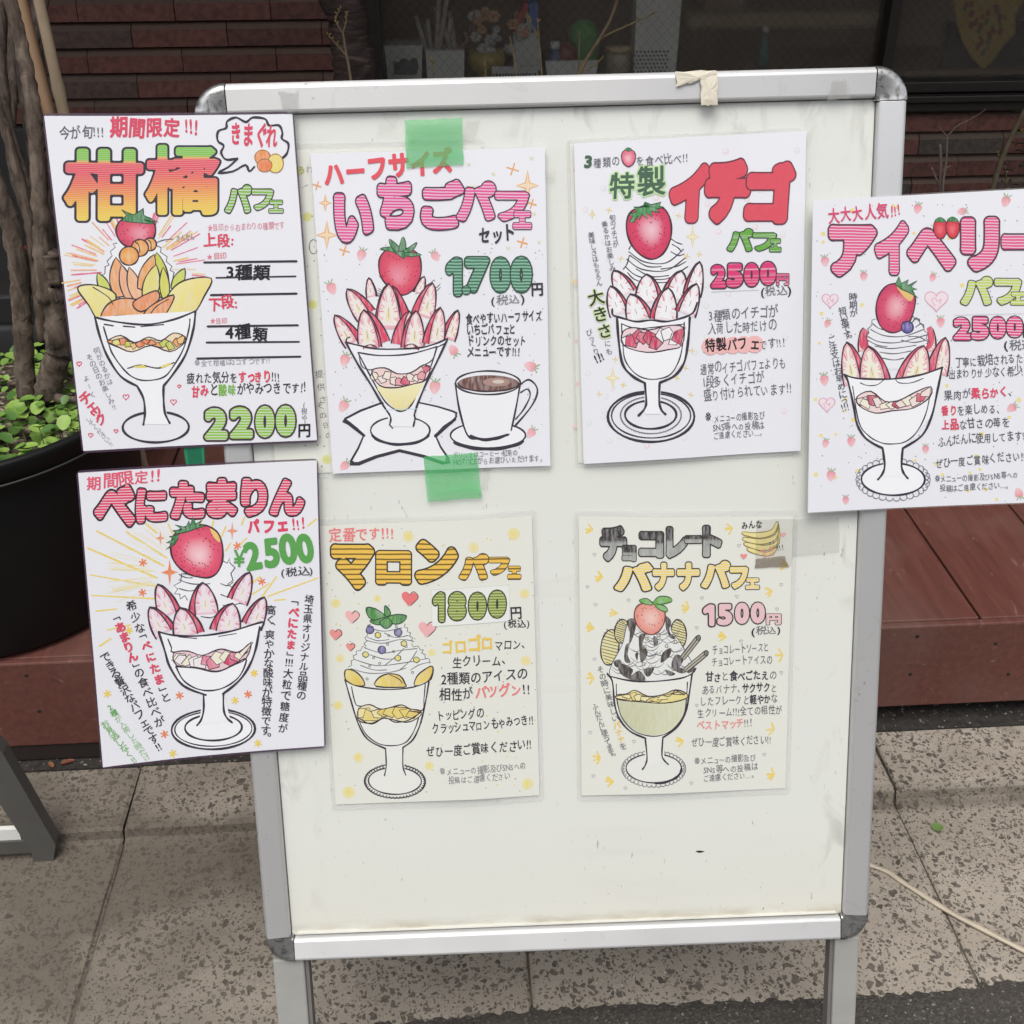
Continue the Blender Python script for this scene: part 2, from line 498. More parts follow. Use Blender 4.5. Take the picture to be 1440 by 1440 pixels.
def strip_mat():
    t = NT('dirty_threshold', Roughness=.95)
    col = t.ramp(t.noise(90, 5), [(.3, (.012, .010, .009)), (.6, (.035, .029, .024))])
    col = t.mix(t.ramp(t.noise(150, 2), [(.66, g3(0)), (.70, g3(.8))]), col, (.30, .27, .22))
    t.set('Base Color', col); t.bump(t.noise(120, 4), .6, .004)
    return t.m
m = MB(); m.box((-4, 1.375, -.03), (5, 1.56, .004))
tag(m.build('path', strip_mat()), kind='structure')

# ------------------------------------------------------------------ building behind
WY = 2.70
bld = empty('brick_building', 'dark brown brick shop front behind the menu sign with a wide wired glass window', 'building', (0, WY, 0))
def brick_wall():
    rn = random.Random(11)
    m = MB(); j = MB()
    H = .0525; L = .205
    def row(z0, xa, xb, k):
        x = xa - (L*.5 if k % 2 else 0) - rn.uniform(0, .01)
        while x < xb:
            a, b = max(x+.0009, xa), min(x+L-.0009, xb)
            if b-a > .01:
                o = rn.uniform(-.0025, .0025)
                z1 = z0+H-.0045
                # brick with a slanting upper ledge
                P = [(a, WY+.02, z0), (a, WY-.012+o, z0), (a, WY-.010+o, z0+.034), (a, WY+.008, z1), (a, WY+.02, z1)]
                m.prism([(p[0], p[1], p[2]) for p in P], (b-a, 0, 0))
            x += L
    k = 0; z = .40
    while z < 1.75:
        if z+H < .735: row(z, -.9, 2.6, k)
        else:
            row(z, -2.6, -.15, k)
            if z > 1.55: row(z, -.15, 2.6, k)
        if z+H < .735: row(z, -2.6, -.9, k)
        z += H; k += 1
    j.box((-2.6, WY+.012, .2), (-.15, WY+.14, 1.78)); j.box((-.15, WY+.012, .2), (2.6, WY+.14, .735)); j.box((-.15, WY+.012, 1.58), (2.6, WY+.14, 1.78))
    w = m.build('wall', M_BRICK, bld)
    j.build('wall_mortar', M_BRICKJ, w)
brick_wall()
M_FRAME = plain('dark_bronze_frame', (.022, .018, .015), .45, .3, 40)
M_FRAMEB = plain('brown_sill_wood', (.10, .058, .026), .55, .35, 25)
def window():
    fr = MB()
    fr.box((-.150, WY-.025, .742), (-.116, WY+.09, 1.58), bev=.003)
    fr.box((2.57, WY-.025, .742), (2.60, WY+.09, 1.58), bev=.003)
    fr.box((-.116, WY-.022, .752), (2.57, WY+.09, .777), bev=.003)
    fr.box((-.116, WY-.02, 1.55), (2.57, WY+.09, 1.58), bev=.003)
    fr.box((1.02, WY-.015, .777), (1.045, WY+.06, 1.55), bev=.002)
    w = fr.build('window', M_FRAME, bld)
    s = MB()
    s.box((-.15, WY-.05, .735), (2.6, WY-.023, .751), bev=.003)
    s.box((-.15, WY-.035, .712), (2.6, WY+.01, .734), bev=.003)
    s.build('sill', M_FRAME, w)
    s = MB(); s.box((1.05, WY+.055, .7775), (2.565, WY+.085, .787)); s.box((-.115, WY+.092, .740), (2.565, WY+.5, .7745))
    s.build('inner_ledge', M_FRAMEB, w)
    t = NT('rippled_glass', Roughness=.2)
    out = t.t.nodes['Material Output']
    tr = t.n('BsdfTransparent', {'Color': (.93, .93, .91)})
    rf = t.n('BsdfRefraction', {'Color': (.93, .93, .91), 'IOR': 1.12, 'Roughness': .22})
    gl = t.n('BsdfGlossy', {'Color': (.9, .9, .9), 'Roughness': .06})
    mx = t.n('MixShader', {0: .6, 1: tr.outputs[0], 2: rf.outputs[0]})
    df = t.n('BsdfDiffuse', {'Color': t.mix(t.noise(5, 4, dist=1.), (.30, .26, .22), (.50, .45, .39))})
    mx = t.n('MixShader', {0: t.math('MULTIPLY', t.ramp(t.noise(180, 2, t.obj((1, 1, .15))), [(.3, g3(.6)), (.7, g3(1))]), .19), 1: mx.outputs[0], 2: df.outputs[0]})
    fz = t.n('Fresnel', {'IOR': 1.45})
    m2 = t.n('MixShader', {0: t.math('MULTIPLY', fz.outputs[0], .8), 1: mx.outputs[0], 2: gl.outputs[0]})
    t.t.links.new(m2.outputs[0], out.inputs['Surface'])
    g = MB(); g.add([(-.116, WY+.03, .777), (2.57, WY+.03, .777), (2.57, WY+.03, 1.55), (-.116, WY+.03, 1.55)], [(0, 1, 2, 3)])
    pane = g.build('pane', t.m, w)
    # wire mesh embedded in the glass
    wm = MB(); p = .0235; x0, x1, z0, z1 = -.116, 2.0, .777, 1.12
    for sgn in (1, -1):
        c = -2.
        while c < 3.5:
            # line z = z0 + sgn*(x-c)*1.05
            a, b = (c, c+(z1-z0)/1.05) if sgn > 0 else (c, c-(z1-z0)/1.05)
            xa, xb = a, b
            za, zb = z0, z1
            if min(xa, xb) < x0 or max(xa, xb) > x1+.5:
                if max(xa, xb) < x0 or min(xa, xb) > x1: c += p; continue
                if xa < x0: za = z0+(x0-xa)*1.05; xa = x0
                if xb < x0: zb = z1-(x0-xb)*1.05; xb = x0
            wm.add([(xa-.0003, WY+.027, za), (xa+.0003, WY+.027, za), (xb+.0003, WY+.027, zb), (xb-.0003, WY+.027, zb)], [(0, 1, 2, 3)])
            c += p
    wm.build('safety_wire', plain('glass_wire', (.02, .02, .019), .5), pane)
window()
m = MB()
for lo, hi in (((-.9, WY+1.6, .2), (2.8, WY+1.65, 1.9)), ((-1.0, WY+.15, .2), (-.9, WY+1.65, 1.9)), ((2.75, WY+.15, .2), (2.85, WY+1.65, 1.9)), ((-.9, WY+.15, 1.85), (2.8, WY+1.6, 1.9)), ((-.9, WY+.15, .2), (2.8, WY+1.6, .25))): m.box(lo, hi)
m.build('shop_interior', plain('brown_interior', (.20, .13, .085), .8, .5, 3), bld)
m = MB(); m.box((-2.6, WY-.03, .0), (-.9, WY+.14, .71), bev=.005)
m.build('plinth', plain('dark_grey_plinth', (.030, .032, .030), .7, .25, 12, bump=.15), bld)
m = MB(); m.box((-3.2, WY-1.0, 1.95), (3.4, WY+1.7, 2.05)); m.box((-3.2, WY+.0, 1.78), (3.4, WY+.14, 1.95)); m.box((-3.2, WY-1.02, 1.80), (3.4, WY-1.0, 2.06))  # unseen roof added overhead to keep the brick wall dark
m.build('added_canopy', plain('brown_added_canopy', (.05, .033, .026), .7, .2, 5), bld)
m = MB(); m.box((-3.2, WY+.15, 2.06), (3.4, WY+1.7, 5.6)); m.build('upper_storey', M_BRICKJ, bld)

# ------------------------------------------------------------------ deck
deck = empty('wooden_deck', 'reddish brown stained timber deck step in front of the brick wall', 'deck', (0, 2, 0))
def make_deck():
    z1, y0, y1 = .207, 1.392, 2.69
    first = None
    for k in range(-18, 13):
        x0 = .8375 + .198*k
        if x0 > 2.6 or x0 < -2.8: continue
        m = MB(); m.box((x0+.0022, y0+.014, z1-.03), (x0+.198-.0022, y1, z1+RND.uniform(-.0008, .0008)), bev=.0022)
        m.build('deck_board', M_DECK, deck)
    m = MB()
    m.box((-2.8, y0, .040), (2.7, y0+.0135, z1-.0007), bev=.0028)
    f = m.build('fascia_board', M_DECK, deck)
    for x, y in ((1290, 895), (1280, 948), (1418, 948), (37, 950), (55, 1000), (1400, 905)):
        p = at_y(x, y, y0)
        sc = MB(); sc.lathe([(.0001, .0006), (.0028, .0006), (.0032, 0)], (0, 0, 0), 10)
        sc.v = [(p.x+v[0], y0-v[2]-.0002, p.z+v[1]) for v in sc.v]
        sc.build('screw', M_DARK, f)
    m = MB(); m.box((-2.8, y0+.05, .004), (2.7, y1, .170))
    m.build('base', M_DARK, deck)
    # the left end has a lower skirting plank
    m = MB(); m.box((-2.8, y0+.004, .006), (-.40, y0+.03, .039), bev=.002)
    m.build('skirting', plain('black_brown_skirting', (.02, .012, .010), .7, .3, 20), deck)
make_deck()

# ------------------------------------------------------------------ potted tree on the left
PC = Vector((-.755, 1.625, .207))
def pot_mat():
    t = NT('black_plastic', Roughness=.5)
    t.set('Specular IOR Level', .22)
    f2 = t.ramp(t.noise(26, 2, t.obj((1.6, 1.6, .6))), [(.74, g3(0)), (.75, g3(1))])
    t.set('Base Color', t.mix(f2, t.mix(t.noise(8, 5), (.007, .007, .0075), (.014, .014, .0145)), (.45, .45, .42)))
    return t.m
M_POT = pot_mat()
pot = empty('plant_pot', 'big round black plastic pot with soil standing on the deck at the left', 'plant pot', PC)
m = MB()
m.lathe([(.02, .0), (.225, .0), (.238, .012), (.262, .29), (.264, .31), (.275, .313), (.279, .335), (.282, .343), (.278, .347), (.268, .345), (.262, .335), (.250, .29), (.24, .26)], PC, 72)
m.build('shell', M_POT, pot)
m = MB(); m.lathe([(.2645, .3085), (.2768, .3105), (.2768, .3125), (.2645, .3115)], PC, 72)
m.build('rim_band', plain('grey_rim_edge', (.05, .05, .05), .4), pot)
SOILZ = PC.z + .285
def soil():
    t = NT('gravelly_soil', Roughness=.95)
    vo = t.n('TexVoronoi', {'Vector': t.obj(), 'Scale': 95.})
    c = t.n('SeparateColor', {'Color': vo.outputs['Color']}).outputs[0]
    t.set('Base Color', t.ramp(c, [(0, (.04, .027, .018)), (.6, (.085, .06, .04)), (.85, (.2, .16, .11)), (1, (.42, .36, .27))]))
    t.bump(vo.outputs['Distance'], 1, .01)
    m = MB(); rn = random.Random(2)
    prof = [(.001, .03)] + [(.252*i/8, .02*(1-i/8)+rn.uniform(-.003, .004)) for i in range(1, 9)]
    m.lathe(prof, (PC.x, PC.y, SOILZ), 36)
    m.build('soil', t.m, pot)
soil()

def bark_mat(name, dark, mid, light):
    t = NT(name, Roughness=.9)
    n1 = t.noise(70, 6, t.obj((1, 1, .3)), dist=.6)
    n2 = t.noise(28, 5)
    col = t.ramp(n1, [(.3, dark), (.5, mid), (.72, light)])
    col = t.mix(t.ramp(n2, [(.5, g3(0)), (.72, g3(.55))]), col, tuple(c*1.35 for c in light))
    t.set('Base Color', col); t.bump(n1, .9, .006)
    return t.m
M_BARK = bark_mat('grey_brown_bark', (.035, .024, .017), (.095, .068, .05), (.185, .145, .112))
M_BARKD = bark_mat('dark_bark', (.018, .012, .009), (.05, .034, .026), (.105, .08, .062))

def path_y(pts, Y0, Y1):
    n = len(pts)-1
    return [at_y(x, y, Y0+(Y1-Y0)*i/n) for i, (x, y) in enumerate(pts)]
def stem(m, pts, Y0, Y1, r0, r1, seg=10, bump=.18, mi=0, sm=5):
    P = smooth(path_y(pts, Y0, Y1), sm)
    n = len(P)
    P = [Vector(p)+Vector((RND.uniform(-1, 1), RND.uniform(-1, 1), 0))*r0*.10 for p in P]
    m.tube(P, [r0+(r1-r0)*i/(n-1) for i in range(n)], seg, mi, bump, RND)
tree = empty('potted_tree', 'bare multi-stemmed small tree with grey brown bark growing in the black pot', 'tree', (PC.x, PC.y, SOILZ))
TY = 1.66
def make_tree():
    def one(name, pts, Y0, Y1, r0, r1, mat=M_BARK, twigs=()):
        m = MB(); stem(m, pts, Y0, Y1, r0, r1)
        for t_ in twigs: stem(m, *t_)
        m.build(name, mat, tree)
    one('trunk', [(66, 562), (72, 530), (80, 495), (80, 450), (74, 415), (68, 395)], TY, TY, .0215, .0155,
        twigs=[([(60, 575), (40, 580), (15, 586), (-20, 584)], TY-.01, TY-.03, .009, .004), ([(80, 560), (100, 562), (118, 560)], TY-.015, TY-.04, .008, .004),
               ([(76, 400), (74, 375), (73, 355)], TY, TY-.004, .0155, .012)])
    one('stem', [(64, 425), (60, 370), (57, 310), (54, 250), (50, 195), (45, 140), (36, 90), (26, 45), (16, 0), (4, -60)], TY-.01, TY+.06, .0125, .0085)
    one('stem', [(38, 558), (35, 520), (32, 470), (29, 420), (25, 375), (17, 325), (6, 285), (-15, 240)], TY, TY+.02, .0155, .013)
    one('stem', [(60, 480), (55, 430), (49, 380), (42, 330), (35, 285), (24, 235), (10, 190), (-6, 140), (-24, 90)], TY+.01, TY+.05, .0085, .0072)
    one('stem', [(48, 300), (40, 270), (27, 230), (12, 180), (4, 130), (0, 70), (2, 0)], TY+.04, TY+.16, .010, .009, M_BARKD)
    one('stem', [(72, 400), (66, 330), (56, 270), (46, 200), (36, 130), (30, 70), (28, 0)], TY+.05, TY+.22, .011, .009, M_BARKD)
    one('stem', [(52, 215), (44, 150), (43, 90), (52, 40), (64, -10)], TY+.07, TY+.3, .0095, .008, M_BARKD)
    one('stem', [(60, 390), (74, 310), (76, 240), (68, 160), (56, 90), (52, 20), (50, -40)], TY+.08, TY+.34, .009, .008, M_BARKD)
    one('stem', [(50, 330), (24, 260), (14, 200), (18, 120), (14, 40), (8, -30)], TY+.1, TY+.36, .008, .007, M_BARKD)
make_tree()
def ground_cover():
    mats = []
    for nm, c in (('leaf_green', (.145, .265, .045)), ('leaf_light_green', (.24, .38, .075)), ('leaf_deep_green', (.075, .165, .034))):
        t = NT(nm, Roughness=.5)
        t.set('Base Color', t.mix(t.noise(60, 3), tuple(x*.75 for x in c), tuple(x*1.25 for x in c)))
        mats.append(t.m)
    mats.append(plain('plant_stem', (.10, .11, .04), .7))
    m = MB(); rn = random.Random(5)
    n = 0
    while n < 720:
        a, r_ = rn.uniform(0, 2*pi), .25*sqrt(rn.random())
        x, y = PC.x+r_*cos(a), PC.y+r_*sin(a)
        if hypot(x+.742, y-TY) < .055 and rn.random() < .92: continue
        if y > PC.y+.02 and rn.random() < .55: continue
        h = rn.uniform(.006, .05)*(1.15 if y < PC.y-.05 else .8)
        z = SOILZ+.008+h
        s = rn.uniform(.006, .0135)*(1.0 if rn.random() < .75 else 1.3)
        az = rn.uniform(0, 2*pi); tilt = rn.uniform(-.1, .65)
        M = Matrix.Translation((x, y, z)) @ Matrix.Rotation(az, 4, 'Z') @ Matrix.Rotation(tilt, 4, 'Y')
        pts = []
        for k in range(9):
            th = 2*pi*k/9
            pts.append(M @ Vector((s*(cos(th)+.1), s*.82*sin(th)*(1-.18*cos(th)), .18*s*abs(sin(th)))))
        c = M @ Vector((0, 0, -.08*s))
        m.add([c]+pts, [(0, k+1, (k+1) % 9+1) for k in range(9)], rn.choice((0, 0, 1, 1, 2)), True)
        if rn.random() < .35:
            m.tube([(x+rn.uniform(-.006, .006), y, SOILZ), (x, y, z-.001)], .0007, 4, 3)
        n += 1
    tag(m.build('ground_cover', mats), 'small round-leaved bright green plants covering the soil of the black pot', 'ground cover', kind='stuff')
ground_cover()

def bamboo(pts, Y0, Y1, r0, r1, mat, nodes, name, label, cat):
    P = [Vector(p) for p in path_y(pts, Y0, Y1)]
    a, b = P[0], P[-1]
    n = 60; pp, rr = [], []
    for i in range(n+1):
        s = i/n; pp.append(a+(b-a)*s)
        q = r0+(r1-r0)*s
        for nd in nodes:
            if abs(s-nd) < .012: q *= 1.16
        rr.append(q)
    m = MB(); m.tube(pp, rr, 14)
    tag(m.build(name, mat), label, cat)
t = NT('bamboo_cane', Roughness=.5)
t.set('Base Color', t.mix(t.ramp(t.noise(30, 5, t.obj((1, 1, .25))), [(.4, g3(0)), (.7, g3(1))]), (.33, .25, .165), (.20, .15, .095)))
bamboo([(245, 860), (28, -120)], 1.72, 1.80, .0115, .0075, t.m, (.2, .38, .55, .665, .8), 'bamboo_cane', 'pale jointed bamboo cane leaning against the brick wall, with a dark ring', 'cane')
t = NT('peeled_pole', Roughness=.6)
t.set('Base Color', t.mix(t.noise(14, 5, t.obj((1, 1, .2))), (.27, .16, .09), (.36, .235, .145)))
bamboo([(215, 740), (4, -100)], 1.74, 1.82, .0100, .0088, t.m, (), 'wooden_pole', 'smooth tan wooden pole without joints beside the bamboo cane', 'pole')

m = MB()
a = at_y(41, 372, 2.05)
m.lathe([(.001, 0), (.022, 0), (.030, .05), (.033, .052), (.033, .062), (.027, .062), (.024, .045)], (a.x+.012, a.y, a.z-.035), 20)
tag(m.build('flower_pot', plain('red_plastic', (.42, .025, .035), .45)), 'little red pot half hidden behind the tree stems', 'flower pot')
m = MB(); m.box((a.x-.10, a.y-.06, .207), (a.x+.14, a.y+.08, a.z-.036), bev=.006)
tag(m.build('plant_stand', plain('black_stand', (.015, .015, .015), .6)), 'dark block stand under the red pot behind the tree', 'stand')

# ------------------------------------------------------------------ plants behind the sign
m = MB(); m.box((-.45, 2.22, .2085), (1.75, 2.56, .50), bev=.01)
trough = empty('planter_trough', 'long dark planter trough standing on the deck behind the sign', 'planter', (.6, 2.4, .207))
m.build('shell', plain('dark_trough', (.03, .024, .02), .8, .3, 14), trough)
m = MB(); m.box((-.43, 2.24, .5005), (1.73, 2.54, .506)); m.build('soil', plain('trough_soil', (.03, .022, .016), .95, .4, 70), trough)
def shrub(name, label, cat, branches, mat, buds=0, budmat=None, group=None):
    o = empty(name, label, cat, at_y(branches[0][0][0][0], branches[0][0][0][1], branches[0][1]), group)
    for pts, Y0, Y1, r0, r1 in branches:
        m = MB(); stem(m, pts, Y0, Y1, r0, r1, 7, .12, sm=4)
        m.build('branch', mat, o)
    if buds:
        m = MB(); rn = random.Random(len(label))
        for pts, Y0, Y1, r0, r1 in branches[1:] or branches:
            P = smooth(path_y(pts, Y0, Y1), 6)
            for _ in range(buds):
                p = Vector(rn.choice(P[len(P)//3:]))
                d = Vector((rn.uniform(-1, 1), rn.uniform(-1, 0), rn.uniform(0, 1.4)))*.006
                m.tube([p, p+d*.5, p+d], [.0008, .0018, .0004], 5)
        m.build('buds', budmat, o)
    return o
t = NT('cherry_bark', Roughness=.75)
n_ = t.noise(55, 5, t.obj((.35, .35, 2.2)), dist=.8)
t.set('Base Color', t.ramp(n_, [(.35, (.018, .010, .009)), (.55, (.045, .026, .022)), (.72, (.12, .085, .07))])); t.bump(n_, .9, .004)
M_CHERRY = t.m
M_TWIG = plain('pale_twig', (.20, .15, .085), .8, .3, 60)
M_TWIGD = plain('brown_twig', (.085, .055, .035), .8, .3, 60)
M_BUD = plain('green_buds', (.22, .17, .05), .7, .3, 60)
tr = empty('tree_trunk', 'slim dark banded cherry trunk rising behind the top left of the sign', 'tree', at_y(505, 330, 2.38))
m = MB(); stem(m, [(505, 335), (502, 200), (498, 110), (493, 60), (484, 10), (470, -50)], 2.40, 2.42, .047, .038, 16, .10)
m.tube(smooth([at_y(475, 22, 2.40), at_y(462, 6, 2.39), at_y(452, -12, 2.38)], 3), [.022, .017, .012], 8)
m.build('trunk', M_CHERRY, tr)
shrub('bare_shrub', 'pale budding twig in front of the dark cherry trunk', 'shrub',
      [([(505, 330), (500, 190), (493, 112), (486, 70), (482, 45)], 2.33, 2.33, .0036, .0022), ([(489, 80), (476, 66), (462, 50)], 2.33, 2.32, .0022, .0012),
       ([(482, 47), (472, 28), (478, 14)], 2.33, 2.33, .0018, .001), ([(482, 46), (487, 30), (486, 20)], 2.33, 2.33, .0018, .001)], M_TWIG, 8, M_BUD)
shrub('bare_shrub', 'long forked twig crossing the window beside the white lattice box', 'shrub',
      [([(800, 330), (806, 160), (815, 105), (832, 72), (843, 55), (858, 28), (868, 0), (876, -30)], 2.36, 2.30, .0040, .0026),
       ([(843, 55), (862, 45), (885, 35), (905, 25), (925, 16)], 2.33, 2.30, .0024, .0012), ([(868, 0), (880, -14)], 2.3, 2.3, .0017, .001),
       ([(818, 100), (836, 92), (845, 84)], 2.34, 2.33, .0016, .0008)], M_TWIG, 6, M_BUD)
shrub('bare_shrub', 'thin upright twigs with yellow buds in front of the window birdhouse', 'shrub',
      [([(728, 330), (727, 150), (726, 100), (721, 72), (717, 52)], 2.36, 2.36, .0022, .0014), ([(768, 330), (764, 150), (760, 80), (757, 50), (756, 26)], 2.36, 2.36, .0024, .0012),
       ([(757, 52), (748, 36), (742, 22)], 2.36, 2.36, .0013, .0008), ([(816, 330), (814, 120), (814, 90), (815, 48)], 2.38, 2.38, .0018, .001),
       ([(609, 330), (610, 150), (609, 100), (607, 84)], 2.36, 2.36, .0014, .0008), ([(682, 330), (684, 150), (683, 100), (681, 86)], 2.36, 2.36, .0016, .001)], M_TWIG, 9, M_BUD)
shrub('bare_shrub', 'forked bare twig with pruned stubs beside the right top of the sign', 'shrub',
      [([(1326, 400), (1325, 330), (1322, 262), (1323, 232), (1322, 203)], 2.34, 2.34, .0044, .0028), ([(1328, 330), (1326, 262), (1331, 225), (1332, 192)], 2.33, 2.33, .0028, .0017),
       ([(1332, 192), (1346, 177), (1362, 169), (1376, 161), (1387, 153)], 2.33, 2.31, .0016, .0007), ([(1332, 192), (1325, 184), (1320, 179)], 2.33, 2.32, .0013, .0008),
       ([(1322, 262), (1315, 248), (1310, 236)], 2.34, 2.33, .0026, .0022), ([(1326, 240), (1331, 236), (1337, 233)], 2.33, 2.33, .0015, .001)], plain('grey_twig', (.15, .115, .095), .8, .3, 60))
shrub('bare_shrub', 'thick slanting branch with yellow buds at the right edge above the poster', 'shrub',
      [([(1375, 420), (1385, 320), (1397, 262), (1408, 226), (1422, 193), (1440, 158), (1470, 110)], 2.34, 2.30, .0065, .0048),
       ([(1408, 226), (1403, 216), (1402, 212)], 2.33, 2.33, .002, .001), ([(1412, 232), (1415, 250), (1414, 275)], 2.34, 2.36, .0018, .001),
       ([(1425, 190), (1436, 186), (1448, 182)], 2.32, 2.31, .002, .001)], plain('olive_branch', (.105, .085, .05), .8, .3, 60), 7, M_BUD)
def foliage_clump():
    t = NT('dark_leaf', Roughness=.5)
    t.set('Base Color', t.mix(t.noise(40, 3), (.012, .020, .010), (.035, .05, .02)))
    m = MB(); rn = random.Random(9)
    c = at_y(1452, 262, 2.42)
    for _ in range(170):
        p = c+Vector((rn.gauss(0, .045), rn.gauss(0, .04), rn.gauss(0, .07)))
        s = rn.uniform(.008, .016)
        M = Matrix.Translation(p) @ Matrix.Rotation(rn.uniform(0, 6.3), 4, 'Z') @ Matrix.Rotation(rn.uniform(-.9, .9), 4, 'X')
        m.add([M @ Vector(q) for q in ((-s, 0, 0), (-.2*s, .4*s, .1*s), (s, 0, -.1*s), (-.2*s, -.4*s, .1*s))], [(0, 1, 2), (0, 2, 3)])
    o = empty('leafy_shrub', 'dark green leafy shrub in the shade at the right edge', 'shrub', (c.x, c.y, .5))
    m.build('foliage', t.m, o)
    m = MB(); m.tube([(c.x, c.y, .505), (c.x, c.y, c.z)], [.005, .003], 6); m.build('stem', M_TWIGD, o)
foliage_clump()

# ------------------------------------------------------------------ things on the window ledge
LZ, IY = .7755, WY+.155
def gx(x, y=60, Y=IY): return at_y(x, y, Y).x
def gz(y, x=720, Y=IY): return at_y(x, y, Y).z
M_CERW = plain('white_ceramic', (.62, .63, .60), .4, .05, 20)
M_CERG = plain('off_white_card', (.50, .52, .50), .7, .06, 20)
def tapered(m, xa, xb, z0, z1, Y, d, tap=.9, mi=0):
    c = (xa+xb)/2; w = (xb-xa)/2
    vs = []
    for z, k in ((z0, tap), (z1, 1.)):
        vs += [(c-w*k, Y-d*k, z), (c+w*k, Y-d*k, z), (c+w*k, Y+d*k, z), (c-w*k, Y+d*k, z)]
    m.add(vs, [(0, 1, 2, 3), (4, 5, 6, 7), (0, 1, 5, 4), (1, 2, 6, 5), (2, 3, 7, 6), (3, 0, 4, 7)], mi)
o = empty('planter_box', 'white square planter with a grey torn-edged picture on its front in the window', 'planter', (gx(567), IY, LZ))
m = MB(); tapered(m, gx(541), gx(594), LZ, gz(59, 567), IY, .045); m.build('shell', M_CERW, o)
m = MB(); m.v = []
xa, xb = gx(553), gx(586); zt, zb = gz(77, 567), LZ+.012
rag = [(xa, zb)]+[(xa+(xb-xa)*i/9, zt+RND.uniform(-.008, .004)) for i in range(10)]+[(xb+.003, (zt+zb)/2), (xb-.002, zb)]
m.prism([(x, IY-.0475, z) for x, z in rag], (0, .002, 0)); m.build('picture', plain('slate_print', (.12, .13, .14), .8, .3, 60), o)
o = empty('planter_box', 'plain white square planter holding thick grey reeds in the window', 'planter', (gx(623), IY, LZ))
m = MB(); tapered(m, gx(598), gx(652), LZ, gz(66, 623), IY, .045, .96); m.build('shell', M_CERW, o)
m = MB(); rn = random.Random(4)
for x0, x1, y1 in ((600, 585, 20), (606, 601, 24), (613, 618, -20), (620, 612, 10), (628, 634, 22), (634, 622, 30), (616, 628, -5), (640, 632, 18), (608, 596, 34)):
    m.tube([(gx(x0), IY+rn.uniform(-.02, .02), LZ+.05), (gx(x1, y1), IY+rn.uniform(-.03, .03), gz(y1, x1))], [.007, .005], 7)
m.build('reeds', plain('dried_reed', (.33, .30, .27), .9, .25, 50), o)
o = empty('flower_bowl', 'yellow bowl of white and peach flowers in the window', 'flower bowl', (gx(685), IY, LZ))
m = MB(); c = Vector((gx(684), IY, LZ)); m.lathe([(.001, 0), (.03, 0), (.044, .03), (.040, .055), (.036, .055), (.03, .03)], c, 20); m.build('bowl', plain('ochre_glaze', (.33, .25, .06), .4, .2, 20), o)
m = MB(); rn = random.Random(8)
for k in range(26):
    x, y = rn.uniform(664, 738), rn.uniform(14, 74)
    p = Vector((gx(x, y), IY+rn.uniform(-.02, .04), gz(y, x)))
    r_ = rn.uniform(.009, .019); mi = 1 if y < 44 and rn.random() < .7 else 0
    for q in range(6):
        th = q*pi/3; m.lathe([(.0005, .3*r_), (r_*.45, .16*r_), (r_*.5, -.1*r_), (.001, -.3*r_)], p+Vector((cos(th), -.2, sin(th)))*r_*.5, 7, mi)
m.build('blossom', [plain('white_petal', (.50, .49, .47), .8, .2, 40), plain('peach_petal', (.52, .30, .17), .8, .2, 40)], o)
m = MB(); stem(m, [(640, 105), (646, 80), (655, 55), (664, 30), (668, 12)], IY-.03, IY-.03, .0022, .0012, 6)
for k in range(16):
    x, y = 640+k*1.8+rn.uniform(-6, 6), 90-k*4.6
    p = Vector((gx(x, y), IY-.034, gz(y, x))); m.lathe([(.0005, .004), (.005, .001), (.001, -.004)], p, 6)
m.build('pink_sprig', plain('dusty_pink_sprig', (.33, .19, .18), .8, .2, 40), o)
o = empty('birdhouse', 'white toy house with a red and blue roof in the window', 'ornament', (gx(743), IY+.03, LZ))
B = lambda x, y: (gx(x, y, IY), IY, gz(y, x))
m = MB(); m.prism([B(722, 98), B(722, 40), B(738, 10), B(758, 45), B(760, 98)], (0, .06, 0)); m.build('wall', M_CERG, o)
m = MB(); m.prism([B(718, 42), B(737, 3), B(744, 6), B(728, 46)], (0, .066, 0), M=Matrix.Translation((0, -.004, 0))); m.build('roof', plain('red_roof', (.36, .03, .035), .5), o)
m = MB(); m.prism([B(743, 4), B(755, 2), B(757, 43), B(747, 44)], (0, .066, 0), M=Matrix.Translation((0, -.008, 0))); m.build('roof', plain('blue_roof', (.04, .13, .38), .5), o)
m = MB(); m.lathe([(.001, 0), (.0065, 0), (.0065, .002), (.001, .002)], (0, 0, 0), 14); hx = B(737, 28)
m.v = [(hx[0]+v[0], IY-.0005-v[2], hx[2]+v[1]) for v in m.v]; m.build('hole', M_DARK, o)
m = MB(); tapered(m, gx(690, 100), gx(754, 100), LZ, gz(92, 720, IY-.05), IY-.055, .004, 1); c1 = m.build('name_card', M_CERG); tag(c1, 'low white card with a row of small dark marks in front of the toy house', 'card')
m = MB(); rn = random.Random(1)
x = gx(693, 100, IY-.06)
while x < gx(751, 100, IY-.06):
    w = rn.uniform(.003, .006); m.box((x, IY-.0602, LZ+.006), (x+w, IY-.0594, LZ+.013)); x += w+.0025
m.build('print', plain('print_grey', (.10, .10, .11), .8), c1)
m = MB(); tapered(m, gx(764, 95), gx(837, 95), LZ, gz(84, 800, IY-.04), IY-.045, .006, .92); tag(m.build('tent_card', M_CERW), 'white folded card standing before the green ornament in the window', 'card')
m = MB(); m.lathe([(.001, 0), (.014, 0), (.016, .03), (.010, .042), (.010, .055), (.001, .056)], (gx(780, 70), IY, LZ), 14)
o = tag(m.build('small_bottle', plain('blue_label_bottle', (.06, .10, .26), .3)), 'tiny blue bottle with a white cap in the window', 'bottle')
m = MB(); m.lathe([(.001, 0), (.0115, 0), (.0115, .016), (.001, .017)], (gx(780, 70), IY, LZ+.0565), 12); m.build('cap', M_CERW, o)
